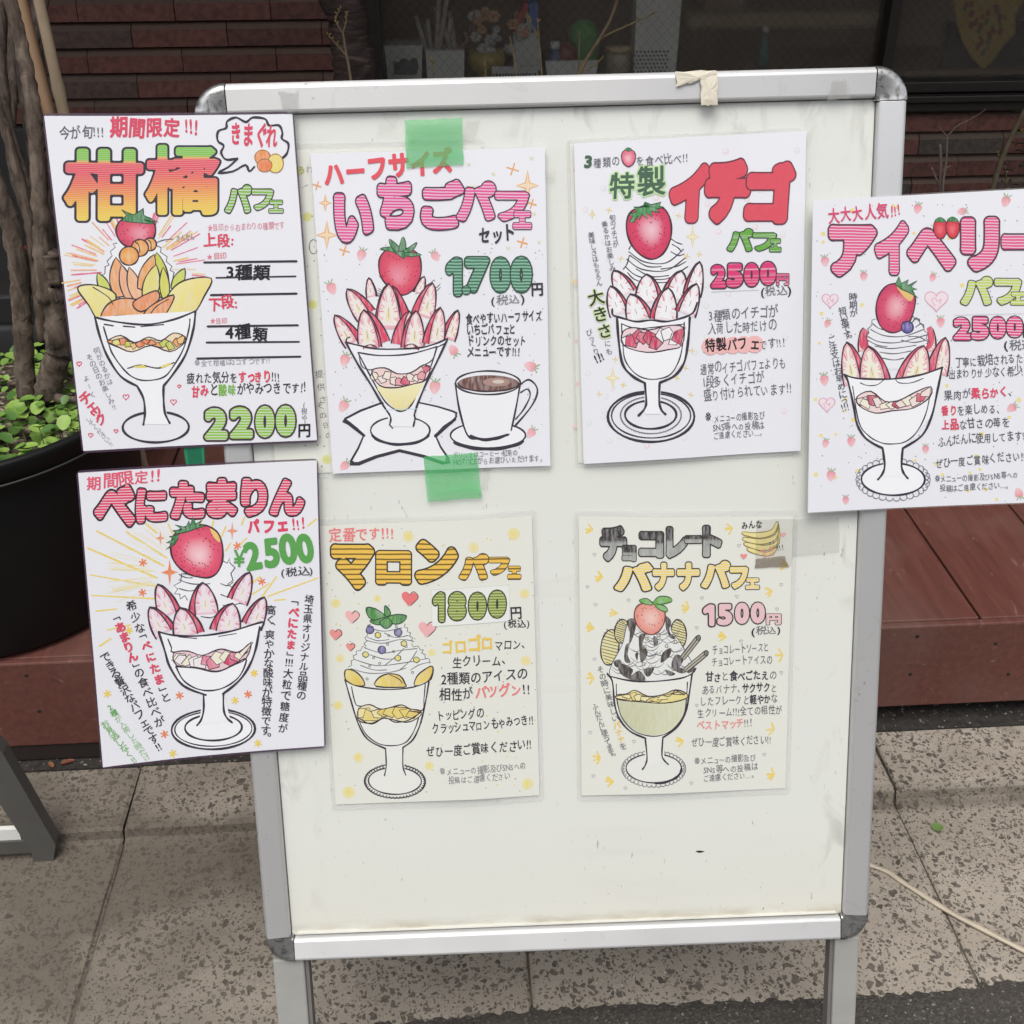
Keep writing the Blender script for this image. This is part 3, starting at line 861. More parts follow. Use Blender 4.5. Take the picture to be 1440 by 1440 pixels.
def blob(c, sx, sy, sz, seg=18, rings=10):
    vs, fs = [], []
    for i in range(rings+1):
        ph = -pi/2+pi*i/rings
        for k in range(seg):
            th = 2*pi*k/seg
            w = 1+.05*sin(3*th+i)
            vs.append((c[0]+sx*cos(ph)*cos(th)*w, c[1]+sy*cos(ph)*sin(th)*w, c[2]+sz*sin(ph)))
    for i in range(rings):
        for k in range(seg):
            k2 = (k+1) % seg; fs.append((i*seg+k, i*seg+k2, (i+1)*seg+k2, (i+1)*seg+k))
    return vs, fs
m = MB(); v_, f2 = blob((gx(797, 70), IY+.02, LZ+.034), .026, .022, .034); m.add(v_, f2, 0, True)
m.tube([(gx(797, 70), IY+.02, LZ+.066), (gx(799, 40), IY+.02, LZ+.09)], [.004, .002], 6)
tag(m.build('ornament_bauble', plain('dark_red_gloss', (.17, .02, .025), .35, .2, 20)), 'dark red bauble beside the green ornament in the window', 'ornament')
o = empty('plush_figure', 'bright green rounded figure in the window behind the twigs', 'figure', (gx(822), IY+.05, LZ))
m = MB(); v_, f2 = blob((gx(824, 60, IY+.05), IY+.05, LZ+.055), .034, .03, .056); m.add(v_, f2, 0, True); m.build('body', plain('green_felt', (.055, .23, .055), .8, .2, 30), o)
m = MB(); v_, f2 = blob((gx(820, 38, IY+.05), IY+.05, gz(48, 820, IY+.05)), .036, .03, .034); m.add(v_, f2, 0, True); m.build('head', plain('light_green_felt', (.085, .30, .07), .8, .2, 30), o)
o = empty('glass_jar', 'squat jar with a cream wax top and pale body in the window', 'jar', (gx(869), IY, LZ))
m = MB(); m.lathe([(.001, 0), (.028, 0), (.030, .004), (.030, .044), (.026, .048), (.001, .048)], (gx(869, 80), IY, LZ), 22); m.build('body', plain('pale_glass', (.30, .26, .19), .25, .1, 20), o)
m = MB(); m.lathe([(.001, .0485), (.031, .0485), (.031, .06), (.001, .061)], (gx(869, 80), IY, LZ), 22); m.build('lid', plain('cream_lid', (.48, .36, .20), .5), o)
o = empty('lattice_box', 'tall white box with a punched lattice base in the window', 'box', (gx(920), IY, LZ))
m = MB(); tapered(m, gx(888, 60), gx(950, 60), LZ, gz(-14, 920), IY, .035, .94); m.build('shell', M_CERW, o)
m = MB()
for r_ in range(6):
    for q in range(9):
        x = gx(892, 80, IY-.035)+(q+.5*(r_ % 2))*.0092; z = LZ+.008+r_*.0088
        if x > gx(945, 80, IY-.035): continue
        Yf = IY-.035*(.94+.06*(z-LZ)/(gz(-14, 920)-LZ))-.0006
        m.add([(x-.0033, Yf, z), (x, Yf, z-.0033), (x+.0033, Yf, z), (x, Yf, z+.0033)], [(0, 1, 2, 3)])
m.build('lattice_holes', plain('lattice_shadow_hole', (.05, .05, .05), .8), o)
o = empty('teal_bottle', 'slim teal glass bottle standing alone on the dark part of the window ledge', 'bottle', (gx(1072), IY+.06, LZ))
m = MB(); m.lathe([(.001, 0), (.012, 0), (.013, .035), (.006, .055), (.005, .078), (.001, .078)], (gx(1072, 70, IY+.06), IY+.06, LZ), 16); m.build('body', plain('teal_glass', (.03, .16, .14), .12), o)
m = MB(); m.lathe([(.001, .0785), (.006, .0785), (.006, .09), (.001, .09)], (gx(1072, 70, IY+.06), IY+.06, LZ), 12); m.build('cap', M_CERG, o)
o = empty('cafe_table', 'pale wooden table seen dimly inside the shop window', 'table', (gx(1090), IY+.5, .25))
zt = gz(22, 1080, IY+.38)
m = MB(); m.box((gx(960, 20, IY+.38), IY+.34, zt-.02), (gx(1228, 20, IY+.38), IY+.9, zt+.016), bev=.004); m.build('tabletop', plain('pale_wood', (.27, .20, .12), .5, .2, 9), o)
for sx in (0, 1):
    m = MB(); x = gx((980, 1208)[sx], 20, IY+.38); m.box((x-.015, IY+.36, .2505), (x+.015, IY+.39, zt-.0205)); m.build('leg', M_TWIGD, o)
o = empty('napkin_stack', 'folded tan napkin stack on the table inside the window', 'napkins', (gx(1010), IY+.45, zt+.016))
m = MB(); m.box((gx(985, 5, IY+.4), IY+.40, zt+.0165), (gx(1040, 5, IY+.4), IY+.5, zt+.07), bev=.004); m.build('fold', plain('napkin_tan', (.20, .13, .085), .8), o)
# patterned kerchief hung inside the glass at the right
def kerchief():
    Y = WY+.11
    q = lambda x, y: (gx(x, y, Y), gz(y, x, Y))
    outline = [q(1338, -30), q(1340, 0), q(1344, 30), q(1352, 58), q(1366, 82), q(1381, 97), q(1395, 84), q(1410, 62), q(1425, 48), q(1426, 20), q(1440, -5), q(1470, -30)]
    m = MB(); m.prism([(x, Y, z) for x, z in outline], (0, .004, 0))
    t = NT('mustard_cloth', Roughness=.9)
    t.set('Base Color', t.mix(t.noise(60, 4), (.22, .15, .035), (.30, .21, .06)))
    o = m.build('kerchief', t.m); tag(o, 'mustard kerchief with dark red flowers hanging to a point inside the window', 'cloth')
    m = MB(); rn = random.Random(21)
    for x, y in ((1362, 12), (1378, 30), (1384, 52), (1400, 38), (1370, 38), (1394, 15), (1380, 66), (1408, 18)):
        for k in range(5):
            a = rn.uniform(0, 6.28); cx, cz = q(x+7*cos(a), y+7*sin(a)); s = rn.uniform(.005, .010)
            m.add([(cx+s*cos(th)*.6, Y-.0006-.0001*k, cz+s*sin(th)) for th in [i*pi/4+a for i in range(8)]], [tuple(range(8))], 1 if k == 4 else 0)
    m.build('flower_print', [plain('print_red', (.14, .035, .02), .9), plain('print_green', (.05, .08, .03), .9)], o)
kerchief()
o = empty('dark_chair', 'black chair back behind the mustard kerchief inside the window', 'chair', (gx(1390), IY+.2, .25))
m = MB(); Y = WY+.16
m.box((gx(1328, 60, Y), Y, gz(104, 1380, Y)), (gx(1480, 60, Y), Y+.04, gz(30, 1380, Y)), bev=.012); m.build('backrest', M_DARK, o)
for x in (1336, 1470):
    m = MB(); m.box((gx(x, 60, Y)-.012, Y+.005, .2505), (gx(x, 60, Y)+.012, Y+.03, gz(104, 1380, Y)-.0005)); m.build('leg', M_DARK, o)

# ------------------------------------------------------------------ pavement bits
tz = -.0250
m = MB()
P = [at_z(x, y, tz+.004) for x, y in ((1150, 1200), (1190, 1205), (1228, 1218), (1248, 1226), (1265, 1238), (1290, 1254), (1318, 1272), (1345, 1288), (1380, 1306), (1415, 1324), (1450, 1342), (1600, 1420))]
P = [Vector(p) for p in smooth(P, 6)]
vs, fs = [], []
for i, p in enumerate(P):
    tdir = (P[min(i+1, len(P)-1)]-P[max(i-1, 0)]).normalized(); nrm = Vector((-tdir.y, tdir.x, 0))
    tw = .5*sin(i*.23)
    w = nrm*.0031*cos(tw)+Vector((0, 0, .0028*abs(sin(tw)))); h = Vector((0, 0, .0018))
    vs += [p-w-h, p+w-h, p+w+h, p-w+h]
    if i: b = 4*(i-1); fs += [(b+k, b+(k+1) % 4, b+4+(k+1) % 4, b+4+k) for k in range(4)]
m.add(vs, fs, 0, True)
tag(m.build('power_cord', plain('cream_cord', (.50, .43, .33), .5, .2, 30)), 'flat cream coloured cord lying across the pavement slabs at the right', 'cord')
def leaf_obj(x, y, z, s, rot, col, label, el=.8):
    c = at_z(x, y, z+.001); m = MB(); pts = []
    for k in range(14):
        th = 2*pi*k/14
        px_, py_ = s*cos(th)*(1+.08*cos(3*th)), el*s*sin(th)
        pts.append((c.x+px_*cos(rot)-py_*sin(rot), c.y+px_*sin(rot)+py_*cos(rot), c.z+.002*abs(sin(th))+.0006))
    m.add([(c.x, c.y, c.z+.0004)]+pts, [(0, k+1, (k+1) % 14+1) for k in range(14)], 0, True)
    tag(m.build('fallen_leaf', plain('leaf_'+label.split()[0], col, .5, .2, 60)), label, 'leaf')
leaf_obj(1318, 1164, -.0235, .0095, .5, (.13, .21, .06), 'green round leaf lying flat on the pavement at the right', .9)
leaf_obj(95, 1072, .004, .011, .3, (.17, .055, .025), 'rust brown leaf at the foot of the deck, left end', .45)
leaf_obj(72, 1076, .004, .008, 2.3, (.20, .085, .04), 'small tan leaf at the foot of the deck next to the folding stand', .5)
# ------------------------------------------------------------------ folding stand at the bottom left
stand = empty('folding_stand', 'dark grey folding sign stand cut off by the left edge of the photo', 'sign stand', at_z(0, 1200, -.0235))
def make_stand():
    M = plain('charcoal_paint', (.085, .082, .074), .55, .15, 18)
    Y = at_z(62, 1210, -.0235).y
    q = lambda x, y: Vector(at_y(x, y, Y))
    D = Vector((0, .022, 0))
    m = MB(); m.prism([q(-14, 1040), q(4, 1060), q(78, 1188), q(75, 1211), q(47, 1212), q(44, 1198), q(-60, 1040)], D); m.build('leg', M, stand)
    w = q(-320, 1040)-q(-14, 1040)
    m = MB(); ax = q(-190, 1000).x
    mir = lambda p: Vector((2*ax-p.x, p.y, p.z))
    m.prism([mir(q(-14, 1040)), mir(q(4, 1060)), mir(q(78, 1188)), mir(q(75, 1211)), mir(q(47, 1212)), mir(q(44, 1198)), mir(q(-60, 1040))], D); m.build('leg', M, stand)
    za, zb = q(10, 1187).z, q(10, 1204).z
    m = MB(); m.box((mir(q(43, 1190)).x, Y+.004, zb), (q(43, 1190).x, Y+.018, za)); m.build('rail', M, stand)
    m = MB(); z2 = q(10, 1172).z; m.box((mir(q(22, 1180)).x, Y+.007, za+.0005), (q(30, 1180).x-.004, Y+.015, z2)); m.build('panel', plain('white_board', (.72, .72, .68), .5, .05), stand)
make_stand()

# ------------------------------------------------------------------ unseen building added behind the camera to darken the horizon
opp = empty('added_opposite_building', 'plain grey building added out of view across the street to darken the horizon', 'building', (0, -13, 0))
m = MB(); m.box((-16, -17, -.033), (18, -13, 5.6)); m.build('wall', plain('grey_render', (.24, .23, .21), .9, .15, 1.5), opp)
M_OG = plain('dark_window_glass', (.04, .045, .05), .1)
for fl in range(2):
    for k in range(9):
        m = MB(); x = -12+3.1*k; m.box((x, -13.03, .9+2.7*fl), (x+1.7, -12.997, 2.3+2.7*fl)); m.build('window', M_OG, opp)
# ------------------------------------------------------------------ the A-frame menu sign
_r1 = np.array([.999, -.033, .018]); _r2 = np.array([-.027, -.974, -.226])
BU = ROT @ _r1; BU /= np.linalg.norm(BU)
BV = ROT @ _r2; BV -= BU*(BU @ BV); BV /= np.linalg.norm(BV)
BN = np.cross(BU, BV)
BC = EYE + ROT @ np.array([.0494, .041, 1.1298])
BM = Matrix(((BU[0], BV[0], BN[0], BC[0]), (BU[1], BV[1], BN[1], BC[1]), (BU[2], BV[2], BN[2], BC[2]), (0, 0, 0, 1)))
BI = BM.inverted()
HW, HH = .3275, .450
sign = empty('menu_board', 'white aluminium snap-frame A-board carrying hand drawn parfait menus', 'sign board', M=BM)
PROF = [(.0030, -.0119), (.0030, -.0065), (.0040, -.0045), (.006, -.0036), (.024, -.0012), (.0262, -.0016), (.0285, -.0042), (.0298, -.0080), (.0302, -.014), (.0302, -.030), (.0030, -.030)]
def make_sign():
    iu, iv = HW-.0302, HH-.0302        # pivots of the corner caps
    n = len(PROF)
    def rail(a, b, out, mat=M_ALU):
        a, b, out = Vector(a), Vector(b), Vector(out)
        m = MB()
        m.prism([a+out*p[0]+Vector((0, 0, p[1])) for p in PROF], b-a)
        o = m.build('rail', mat, sign, local=True)
        bv = o.modifiers.new('soft_edges', 'BEVEL'); bv.width = .0009; bv.segments = 2; bv.limit_method = 'ANGLE'; bv.angle_limit = .35
    g = .0006
    rail((-iu+g, iv, 0), (iu-g, iv, 0), (0, 1, 0))
    rail((-iu+g, -iv, 0), (iu-g, -iv, 0), (0, -1, 0))
    rail((-iu, -iv+g, 0), (-iu, iv-g, 0), (-1, 0, 0), M_ALUV)
    rail((iu, -iv+g, 0), (iu, iv-g, 0), (1, 0, 0), M_ALUV)
    for sx, sy, a0 in ((1, 1, 0), (-1, 1, pi/2), (-1, -1, pi), (1, -1, 1.5*pi)):
        m = MB()
        prof = [(.0004, -.0116), (.0004, -.004), (.0046, -.0036), (.012, -.0024), (.022, -.0008), (.026, -.0006), (.0292, -.0034), (.0307, -.0080), (.0312, -.014), (.0312, -.0305), (.0004, -.0305)]
        m.lathe([(r_, z) for r_, z in prof], (sx*iu, sy*iv, 0), 16, 0, a0, a0+pi/2)
        e1 = [Vector((sx*iu+cos(a0)*r_, sy*iv+sin(a0)*r_, z)) for r_, z in prof]
        e2 = [Vector((sx*iu+cos(a0+pi/2)*r_, sy*iv+sin(a0+pi/2)*r_, z)) for r_, z in prof]
        for e in (e1, e2): m.add(e, [tuple(t) for t in tessellate_polygon([e])])
        m.build('corner_cap', M_CORNER, sign, local=True)
    m = MB(); m.box((-iu-.002, -iv-.002, -.0185), (iu+.002, iv+.002, -.0122)); m.build('panel', M_PANEL, sign, local=True)

    # a pale plastic bead along the bottom inside edge
    m = MB(); m.box((-iu+.004, -iv-.0006, -.0121), (iu-.004, -iv+.0012, -.0100)); m.build('bead', plain('pale_bead', (.70, .69, .62), .35), sign, local=True)
    def leg(px_in, px_out):
        m = MB(); m.box((px_in, -.745, -.0310), (px_out, -HH-.0006, -.0105), bev=.0022)
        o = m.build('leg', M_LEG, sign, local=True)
        f2 = MB(); f2.box((px_in+.003, -.757, -.029), (px_out-.003, -.7455, -.012)); f2.build('foot', M_DARK, o, local=True)
        side = 1 if px_in < 0 else -1
        x = px_out if side > 0 else px_in
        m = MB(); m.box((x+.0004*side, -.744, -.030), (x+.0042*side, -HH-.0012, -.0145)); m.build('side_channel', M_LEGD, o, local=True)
    leg(-.3230, -.2890); leg(.2935, .3205)
    # rear half of the A-frame (hinged at the top, splayed the other way)
    Hn = Vector((0, .432, -.034))
    wz = (BM.to_3x3().inverted() @ Vector((0, 0, -1)))
    wy = (BM.to_3x3().inverted() @ Vector((0, 1, 0)))
    down = (wz*1.06 + wy*.235).normalized()
    nrm = Vector((1, 0, 0)).cross(down).normalized()
    RM = Matrix(((1, down.x, nrm.x, 0), (0, down.y, nrm.y, Hn.y), (0, down.z, nrm.z, Hn.z), (0, 0, 0, 1)))
    for x in (-.31, .28):
        m = MB(); m.box((x, 0, -.012), (x+.031, 1.085, .010), M=RM, bev=.002); m.build('leg', M_LEG, sign, local=True)
    m = MB(); m.box((-.278, .03, -.008), (.279, .86, .004), M=RM); m.build('rear_panel', M_PANEL, sign, local=True)
    m = MB(); m.box((-.278, .861, -.010), (.279, .89, .008), M=RM, bev=.002); m.build('rail', M_ALU, sign, local=True)
make_sign()

def on_board(x, y, d):
    q = ROT @ np.array([(x-720)/F_PX, (y-720)/F_PX, 1.])
    s = ((BC+BN*d-EYE) @ BN)/(q @ BN)
    P = EYE+q*s-BC
    return np.array([P @ BU, P @ BV])

# ------------------------------------------------------------------ hand lettering: glyph outlines -> rounded marker shapes
_tc = bpy.data.curves.new('lettering', 'FONT'); _tc.resolution_u = 4
_to = bpy.data.objects.new('lettering', _tc); COL.objects.link(_to)
_G, _S = {}, {}
def glyph(ch):
    """signed distance field of one character (negative inside), plus its box"""
    if ch in _G: return _G[ch]
    _tc.body = ch
    e = _to.evaluated_get(bpy.context.evaluated_depsgraph_get())
    me = e.to_mesh()
    v = np.array([(p.co.x, p.co.y) for p in me.vertices]).reshape(-1, 2)
    cnt = {}
    for p in me.polygons:
        k = list(p.vertices)
        for a, b in zip(k, k[1:]+k[:1]):
            q = (min(a, b), max(a, b)); cnt[q] = cnt.get(q, 0)+1
    ed = np.array([q for q, c in cnt.items() if c == 1])
    e.to_mesh_clear()
    if len(ed) == 0: _G[ch] = None; return None
    A, B = v[ed[:, 0]], v[ed[:, 1]]
    lo, hi = v.min(0), v.max(0)
    pad = .15
    N = 72
    st = max((hi-lo).max()+2*pad, .5)/N
    xs = np.arange(lo[0]-pad, hi[0]+pad+st, st); ys = np.arange(lo[1]-pad, hi[1]+pad+st, st)
    gx_, gy_ = np.meshgrid(xs, ys); P = np.stack([gx_.ravel(), gy_.ravel()], 1)
    D = B-A; L2 = np.maximum((D**2).sum(1), 1e-12)
    dist = np.full(len(P), 9.); ins = np.zeros(len(P), int)
    for i in range(len(A)):
        w = P-A[i]; t_ = np.clip((w @ D[i])/L2[i], 0, 1)
        dist = np.minimum(dist, np.hypot(*(w-t_[:, None]*D[i]).T))
        c = (A[i, 1] > P[:, 1]) != (B[i, 1] > P[:, 1])
        if D[i, 1] != 0: ins += (c & (P[:, 0] < A[i, 0]+(P[:, 1]-A[i, 1])*D[i, 0]/D[i, 1])).astype(int)
    sdf = np.where(ins % 2 == 1, -dist, dist).reshape(gx_.shape)
    _G[ch] = (sdf, xs, ys, lo, hi)
    return _G[ch]
def shape(ch, d):
    """polygons of the glyph grown by d, corners rounded (marching squares, runs of full cells merged)"""
    k = (ch, round(d, 4))
    if k in _S: return _S[k]
    g = glyph(ch)
    if g is None: _S[k] = ([], []); return _S[k]
    f, xs, ys = g[0]-d, g[1], g[2]
    V, F, idx = [], [], {}
    def pt(key, p):
        if key not in idx: idx[key] = len(V); V.append(p)
        return idx[key]
    ny, nx = f.shape
    inn = f < 0
    for j in range(ny-1):
        i = 0
        while i < nx-1:
            c = (inn[j, i], inn[j, i+1], inn[j+1, i+1], inn[j+1, i])
            if not any(c): i += 1; continue
            if all(c):
                i2 = i
                while i2 < nx-1 and inn[j, i2+1] and inn[j+1, i2+1]: i2 += 1
                F.append([pt((j, i), (xs[i], ys[j])), pt((j, i2), (xs[i2], ys[j])), pt((j+1, i2), (xs[i2], ys[j+1])), pt((j+1, i), (xs[i], ys[j+1]))])
                i = i2; continue
            cor = [(j, i), (j, i+1), (j+1, i+1), (j+1, i)]
            poly = []
            for a in range(4):
                (ja, ia), (jb, ib) = cor[a], cor[(a+1) % 4]
                if c[a]: poly.append(pt((ja, ia), (xs[ia], ys[ja])))
                if c[a] != c[(a+1) % 4]:
                    t_ = f[ja, ia]/(f[ja, ia]-f[jb, ib])
                    key = ('e',)+tuple(sorted(((ja, ia), (jb, ib))))
                    poly.append(pt(key, (xs[ia]+t_*(xs[ib]-xs[ia]), ys[ja]+t_*(ys[jb]-ys[ja]))))
            if len(poly) >= 3: F.append(poly)
            i += 1
    _S[k] = (V, F)
    return _S[k]

NARROW = {'!': .36, '.': .34, ',': .34, '、': .62, '。': .6, '・': .55, '(': .42, ')': .42, '/': .5, ' ': .5, 'ッ': .86, 'ェ': .82, 'ャ': .82, 'ュ': .84, 'ョ': .8, 'っ': .82, 'ゃ': .82, ':': .4}
def adv(ch):
    if ch in NARROW: return NARROW[ch]
    if ord(ch) < 0x2000:
        g = glyph(ch); return g[4][0]+.07 if g else .5
    return 1.0

# ------------------------------------------------------------------ drawing on a sheet of paper
def bend(bm, curl):
    """curl a sheet about its vertical: cut everything at the same lines, then lift by a smooth height over x"""
    if not curl: return
    ks = [k*.012 for k in range(-11, 12)]
    for x in ks:
        bmesh.ops.bisect_plane(bm, geom=bm.verts[:]+bm.edges[:]+bm.faces[:], dist=1e-7, plane_co=(x, 0, 0), plane_no=(1, 0, 0))
    xs = np.array([c[0] for c in curl]); zs = np.array([c[1] for c in curl])
    fine = np.array(smooth([tuple(c) for c in curl], 12))
    hk = np.interp(ks, fine[:, 0], fine[:, 1])
    for v in bm.verts: v.co.z += float(np.interp(v.co.x, ks, hk))
class Art:
    """ink drawn on a poster. Points are given in the units of an enlarged tracing of that sheet; the four sheet
    corners map the tracing onto the real sheet (metres)."""
    def __init__(s, tracing, sheet, seed=1):
        A = []
        for (x, y), (X, Y) in zip(tracing, sheet):
            x, y = x/1000., y/1000.
            A.append([x, y, 1, 0, 0, 0, -x*X, -y*X, -X]); A.append([0, 0, 0, x, y, 1, -x*Y, -y*Y, -Y])
        h = np.linalg.svd(np.array(A))[2][-1].reshape(3, 3)
        s.H = h/h[2, 2]; s.z = .00026; s.rn = random.Random(seed)
        s.new(); s.curl = None
    def new(s): s.V, s.F, s.C, s.M = [], [], [], []
    def up(s, dz=1.0): s.z += 1.0e-6*dz
    def put(s, pts, faces, col, mat=INK):
        """col: one colour, or one per point"""
        P = np.array([(p[0], p[1]) for p in pts], float)/1000.
        Q = np.concatenate([P, np.ones((len(P), 1))], 1) @ s.H.T
        Q = Q[:, :2]/Q[:, 2:]
        b = len(s.V)
        s.V.extend([(q[0], q[1], s.z) for q in Q])
        per = isinstance(col, list)
        if not per: c = tuple(x_**.86 for x_ in lin(col)); s.C.extend([c]*len(P))
        else: s.C.extend([tuple(x_**.86 for x_ in (lin(c) if isinstance(c, str) else c)) for c in col])
        for f_ in faces:
            s.F.append([b+i for i in f_]); s.M.append(mat)
    def fill(s, pts, col, mat=INK, sm=0, grad=None):
        s.up()
        P = smooth(pts, sm, True) if sm else [tuple(p) for p in pts]
        tri = tessellate_polygon([[Vector((p[0], p[1], 0)) for p in P]])
        if grad:
            c2, (ax, ay), (bx, by) = grad
            a, b = lin(col), lin(c2); L = (bx-ax)**2+(by-ay)**2
            cs = []
            for p in P:
                t_ = min(1, max(0, ((p[0]-ax)*(bx-ax)+(p[1]-ay)*(by-ay))/L)); cs.append(tuple(u_+(v_-u_)*t_ for u_, v_ in zip(a, b)))
            s.put(P, tri, cs, mat)
        else: s.put(P, tri, col, mat)
    def line(s, pts, w=7, col='#2a2430', sm=5, closed=False, mat=INK, wob=.18, taper=False):
        s.up()
        P = smooth(pts, sm, closed) if sm and len(pts) > 2 else [tuple(p) for p in pts]
        if closed: P = P+[P[0]]
        n = len(P); V, F = [], []
        ph = s.rn.uniform(0, 6)
        for i in range(n):
            a, b = P[max(i-1, 0)], P[min(i+1, n-1)]
            if closed and i in (0, n-1): a, b = P[n-2], P[1]
            dx, dy = b[0]-a[0], b[1]-a[1]; L = hypot(dx, dy) or 1
            ww = w/2*(1+wob*sin(i*.9+ph))
            if taper: ww *= .25+.75*sin(pi*(i+.6)/(n+.2))
            V += [(P[i][0]-dy/L*ww, P[i][1]+dx/L*ww), (P[i][0]+dy/L*ww, P[i][1]-dx/L*ww)]
        for i in range(n-1): F.append((2*i, 2*i+1, 2*i+3, 2*i+2))
        s.put(V, F, col, mat)
        if not closed and not taper:
            for i, p in ((0, P[0]), (n-1, P[-1])):
                s.up(.2); s.put([(p[0]+w*.48*cos(k*pi/4), p[1]+w*.48*sin(k*pi/4)) for k in range(8)], [tuple(range(8))], col, mat)
    def ell(s, cx, cy, rx, ry, rot=0, n=36, a0=0, a1=2*pi):
        full = abs(a1-a0-2*pi) < 1e-6
        m_ = n if full else n+1
        o = []
        for k in range(m_):
            th = a0+(a1-a0)*k/n
            x, y = rx*cos(th), ry*sin(th)
            o.append((cx+x*cos(rot)-y*sin(rot), cy+x*sin(rot)+y*cos(rot)))
        return o
    def oval(s, cx, cy, rx, ry, w=7, col='#2a2430', rot=0, fill=None, mat=INK):
        P = s.ell(cx, cy, rx, ry, rot)
        if fill: s.fill(P, fill, mat)
        if w: s.line(P, w, col, 0, True)
    def dot(s, x, y, r, col, mat=INK, rim=None):
        s.up(.25)
        n = 10
        P = [(x, y)]+[(x+r*cos(2*pi*k/n)*(1+.1*s.rn.uniform(-1, 1)), y+r*sin(2*pi*k/n)) for k in range(n)]
        F = [(0, k+1, (k+1) % n+1) for k in range(n)]
        s.put(P, F, [col]+[rim]*n if rim else col, mat)
    # ---- lettering
    def char(s, ch, O, U, W, d, col, mat=INK, box=None, grad=None):
        """glyph with em origin O, em axes U (right) and W (up), grown by d"""
        V, F = shape(ch, d)
        if not V: return
        P = [(O[0]+U[0]*x+W[0]*y, O[1]+U[1]*x+W[1]*y) for x, y in V]
        if grad:
            st = [(a, lin(c)) for a, c in grad]
            ys = [v[1] for v in V]; y0, y1 = min(ys), max(ys)
            cs = []
            for y in ys:
                t_ = (y-y0)/(y1-y0)
                for (a, ca), (b, cb) in zip(st[:-1], st[1:]):
                    if t_ <= b or b == st[-1][0]:
                        k = min(1, max(0, (t_-a)/(b-a))); cs.append(tuple(u_+(v_-u_)*k for u_, v_ in zip(ca, cb))); break
            s.put(P, F, cs, mat)
        else: s.put(P, F, col, mat)
    def text(s, txt, x0, y0, x1, y1, h, col='#3a3a42', d=.012, runs=None, jit=1.0, mat=INK, halo=None):
        """hand-written line whose baseline runs from (x0,y0) to (x1,y1); h = height of a full character"""
        tot = sum(adv(c) for c in txt)
        L = hypot(x1-x0, y1-y0); ux, uy = (x1-x0)/L, (y1-y0)/L
        k = L/tot
        p = 0.
        z0 = s.z
        for i, ch in enumerate(txt):
            a = adv(ch)
            if ch != ' ':
                cc, dd = col, d
                if runs:
                    for (i0, i1, c_, d_) in runs:
                        if i0 <= i < i1: cc, dd = c_, d_
                s.z = z0 + (1e-6 if i % 2 else 2e-6)
                j = s.rn
                rot = j.gauss(0, .055)*jit; sc = 1+j.gauss(0, .06)*jit
                if ch == '※': sc *= 1.5
                cr, sr = cos(rot), sin(rot)
                U = ((ux*cr-uy*sr)*k*sc*.97, (uy*cr+ux*sr)*k*sc*.97)
                Wv = ((uy*cr+ux*sr)*h*sc, -(ux*cr-uy*sr)*h*sc)
                sk = j.uniform(-.02, .08)*jit
                Wv = (Wv[0]+U[0]*sk, Wv[1]+U[1]*sk)
                off = j.gauss(0, .032)*h*jit
                bx = p*k
                O = (x0+ux*bx+k*.02, y0+uy*bx+off-.10*h)
                if halo: s.z -= .7e-6; s.char(ch, O, U, Wv, dd+halo[1], halo[0], mat); s.z += .7e-6
                s.char(ch, O, U, Wv, dd, cc, mat)
            p += a
        s.z = z0+3e-6
    def vtext(s, txt, x0, y0, x1, y1, size, col='#3a3a42', d=.012, runs=None, w=1.0):
        """vertical column; the first character is centred on (x0,y0), the last on (x1,y1)"""
        adv_v = lambda c: .55 if c in '、。っッ!' else (.62 if c in '「」' else (.4 if c == ' ' else 1.))
        import re
        tok = re.findall('!+|.', txt)
        if runs:
            ends = np.cumsum([0]+[len(q) for q in tok])
            runs = [(int(np.searchsorted(ends, i0)), int(np.searchsorted(ends, i1)), c_, d_) for i0, i1, c_, d_ in runs]
        txt = tok
        pos, p = [], 0.
        for i, ch in enumerate(txt):
            if i: p += (adv_v(txt[i-1])+adv_v(ch))/2
            pos.append(p)
        tot = pos[-1] or 1
        dx, dy = x1-x0, y1-y0; L = hypot(dx, dy) or 1
        vx, vy = dx/L, dy/L                 # down the column
        hx, hy = vy, -vx                    # to the right
        z0 = s.z
        for i, ch in enumerate(txt):
            if ch == ' ': continue
            cc, dd = col, d
            if runs:
                for (i0, i1, c_, d_) in runs:
                    if i0 <= i < i1: cc, dd = c_, d_
            t_ = pos[i]/tot
            cx, cy = x0+dx*t_, y0+dy*t_
            if ch[0] == '!':
                for b_ in range(len(ch)):
                    o_ = (b_-(len(ch)-1)/2)*.27*size
                    g = glyph('!'); mx, my = (g[3]+g[4])/2
                    U = (hx*size, hy*size); Wv = (-vx*size, -vy*size)
                    s.z = z0+2e-6
                    s.char('!', (cx+hx*o_-U[0]*mx-Wv[0]*my, cy+hy*o_-U[1]*mx-Wv[1]*my), U, Wv, dd, cc)
                continue
            g = glyph(ch)
            if g is None: continue
            sz = size*(1+s.rn.gauss(0, .04))
            mx, my = (g[3]+g[4])/2
            rot = s.rn.gauss(0, .04)
            U = ((hx+vx*rot)*sz*w, (hy+vy*rot)*sz*w); Wv = (-vx*sz+hx*sz*rot, -vy*sz+hy*sz*rot)
            if ch in 'ー「」〜':
                U, Wv = (vx*sz, vy*sz), (hx*sz, hy*sz)
                mx, my = (g[3]+g[4])/2
            elif ch in '、。': mx, my = mx-.32, my-.32
            elif ord(ch) >= 0x2000: mx, my = .5, .38
            O = (cx-U[0]*mx-Wv[0]*my, cy-U[1]*mx-Wv[1]*my)
            s.z = z0+(1e-6 if i % 2 else 2e-6)
            s.char(ch, O, U, Wv, dd, cc)
        s.z = z0+3e-6
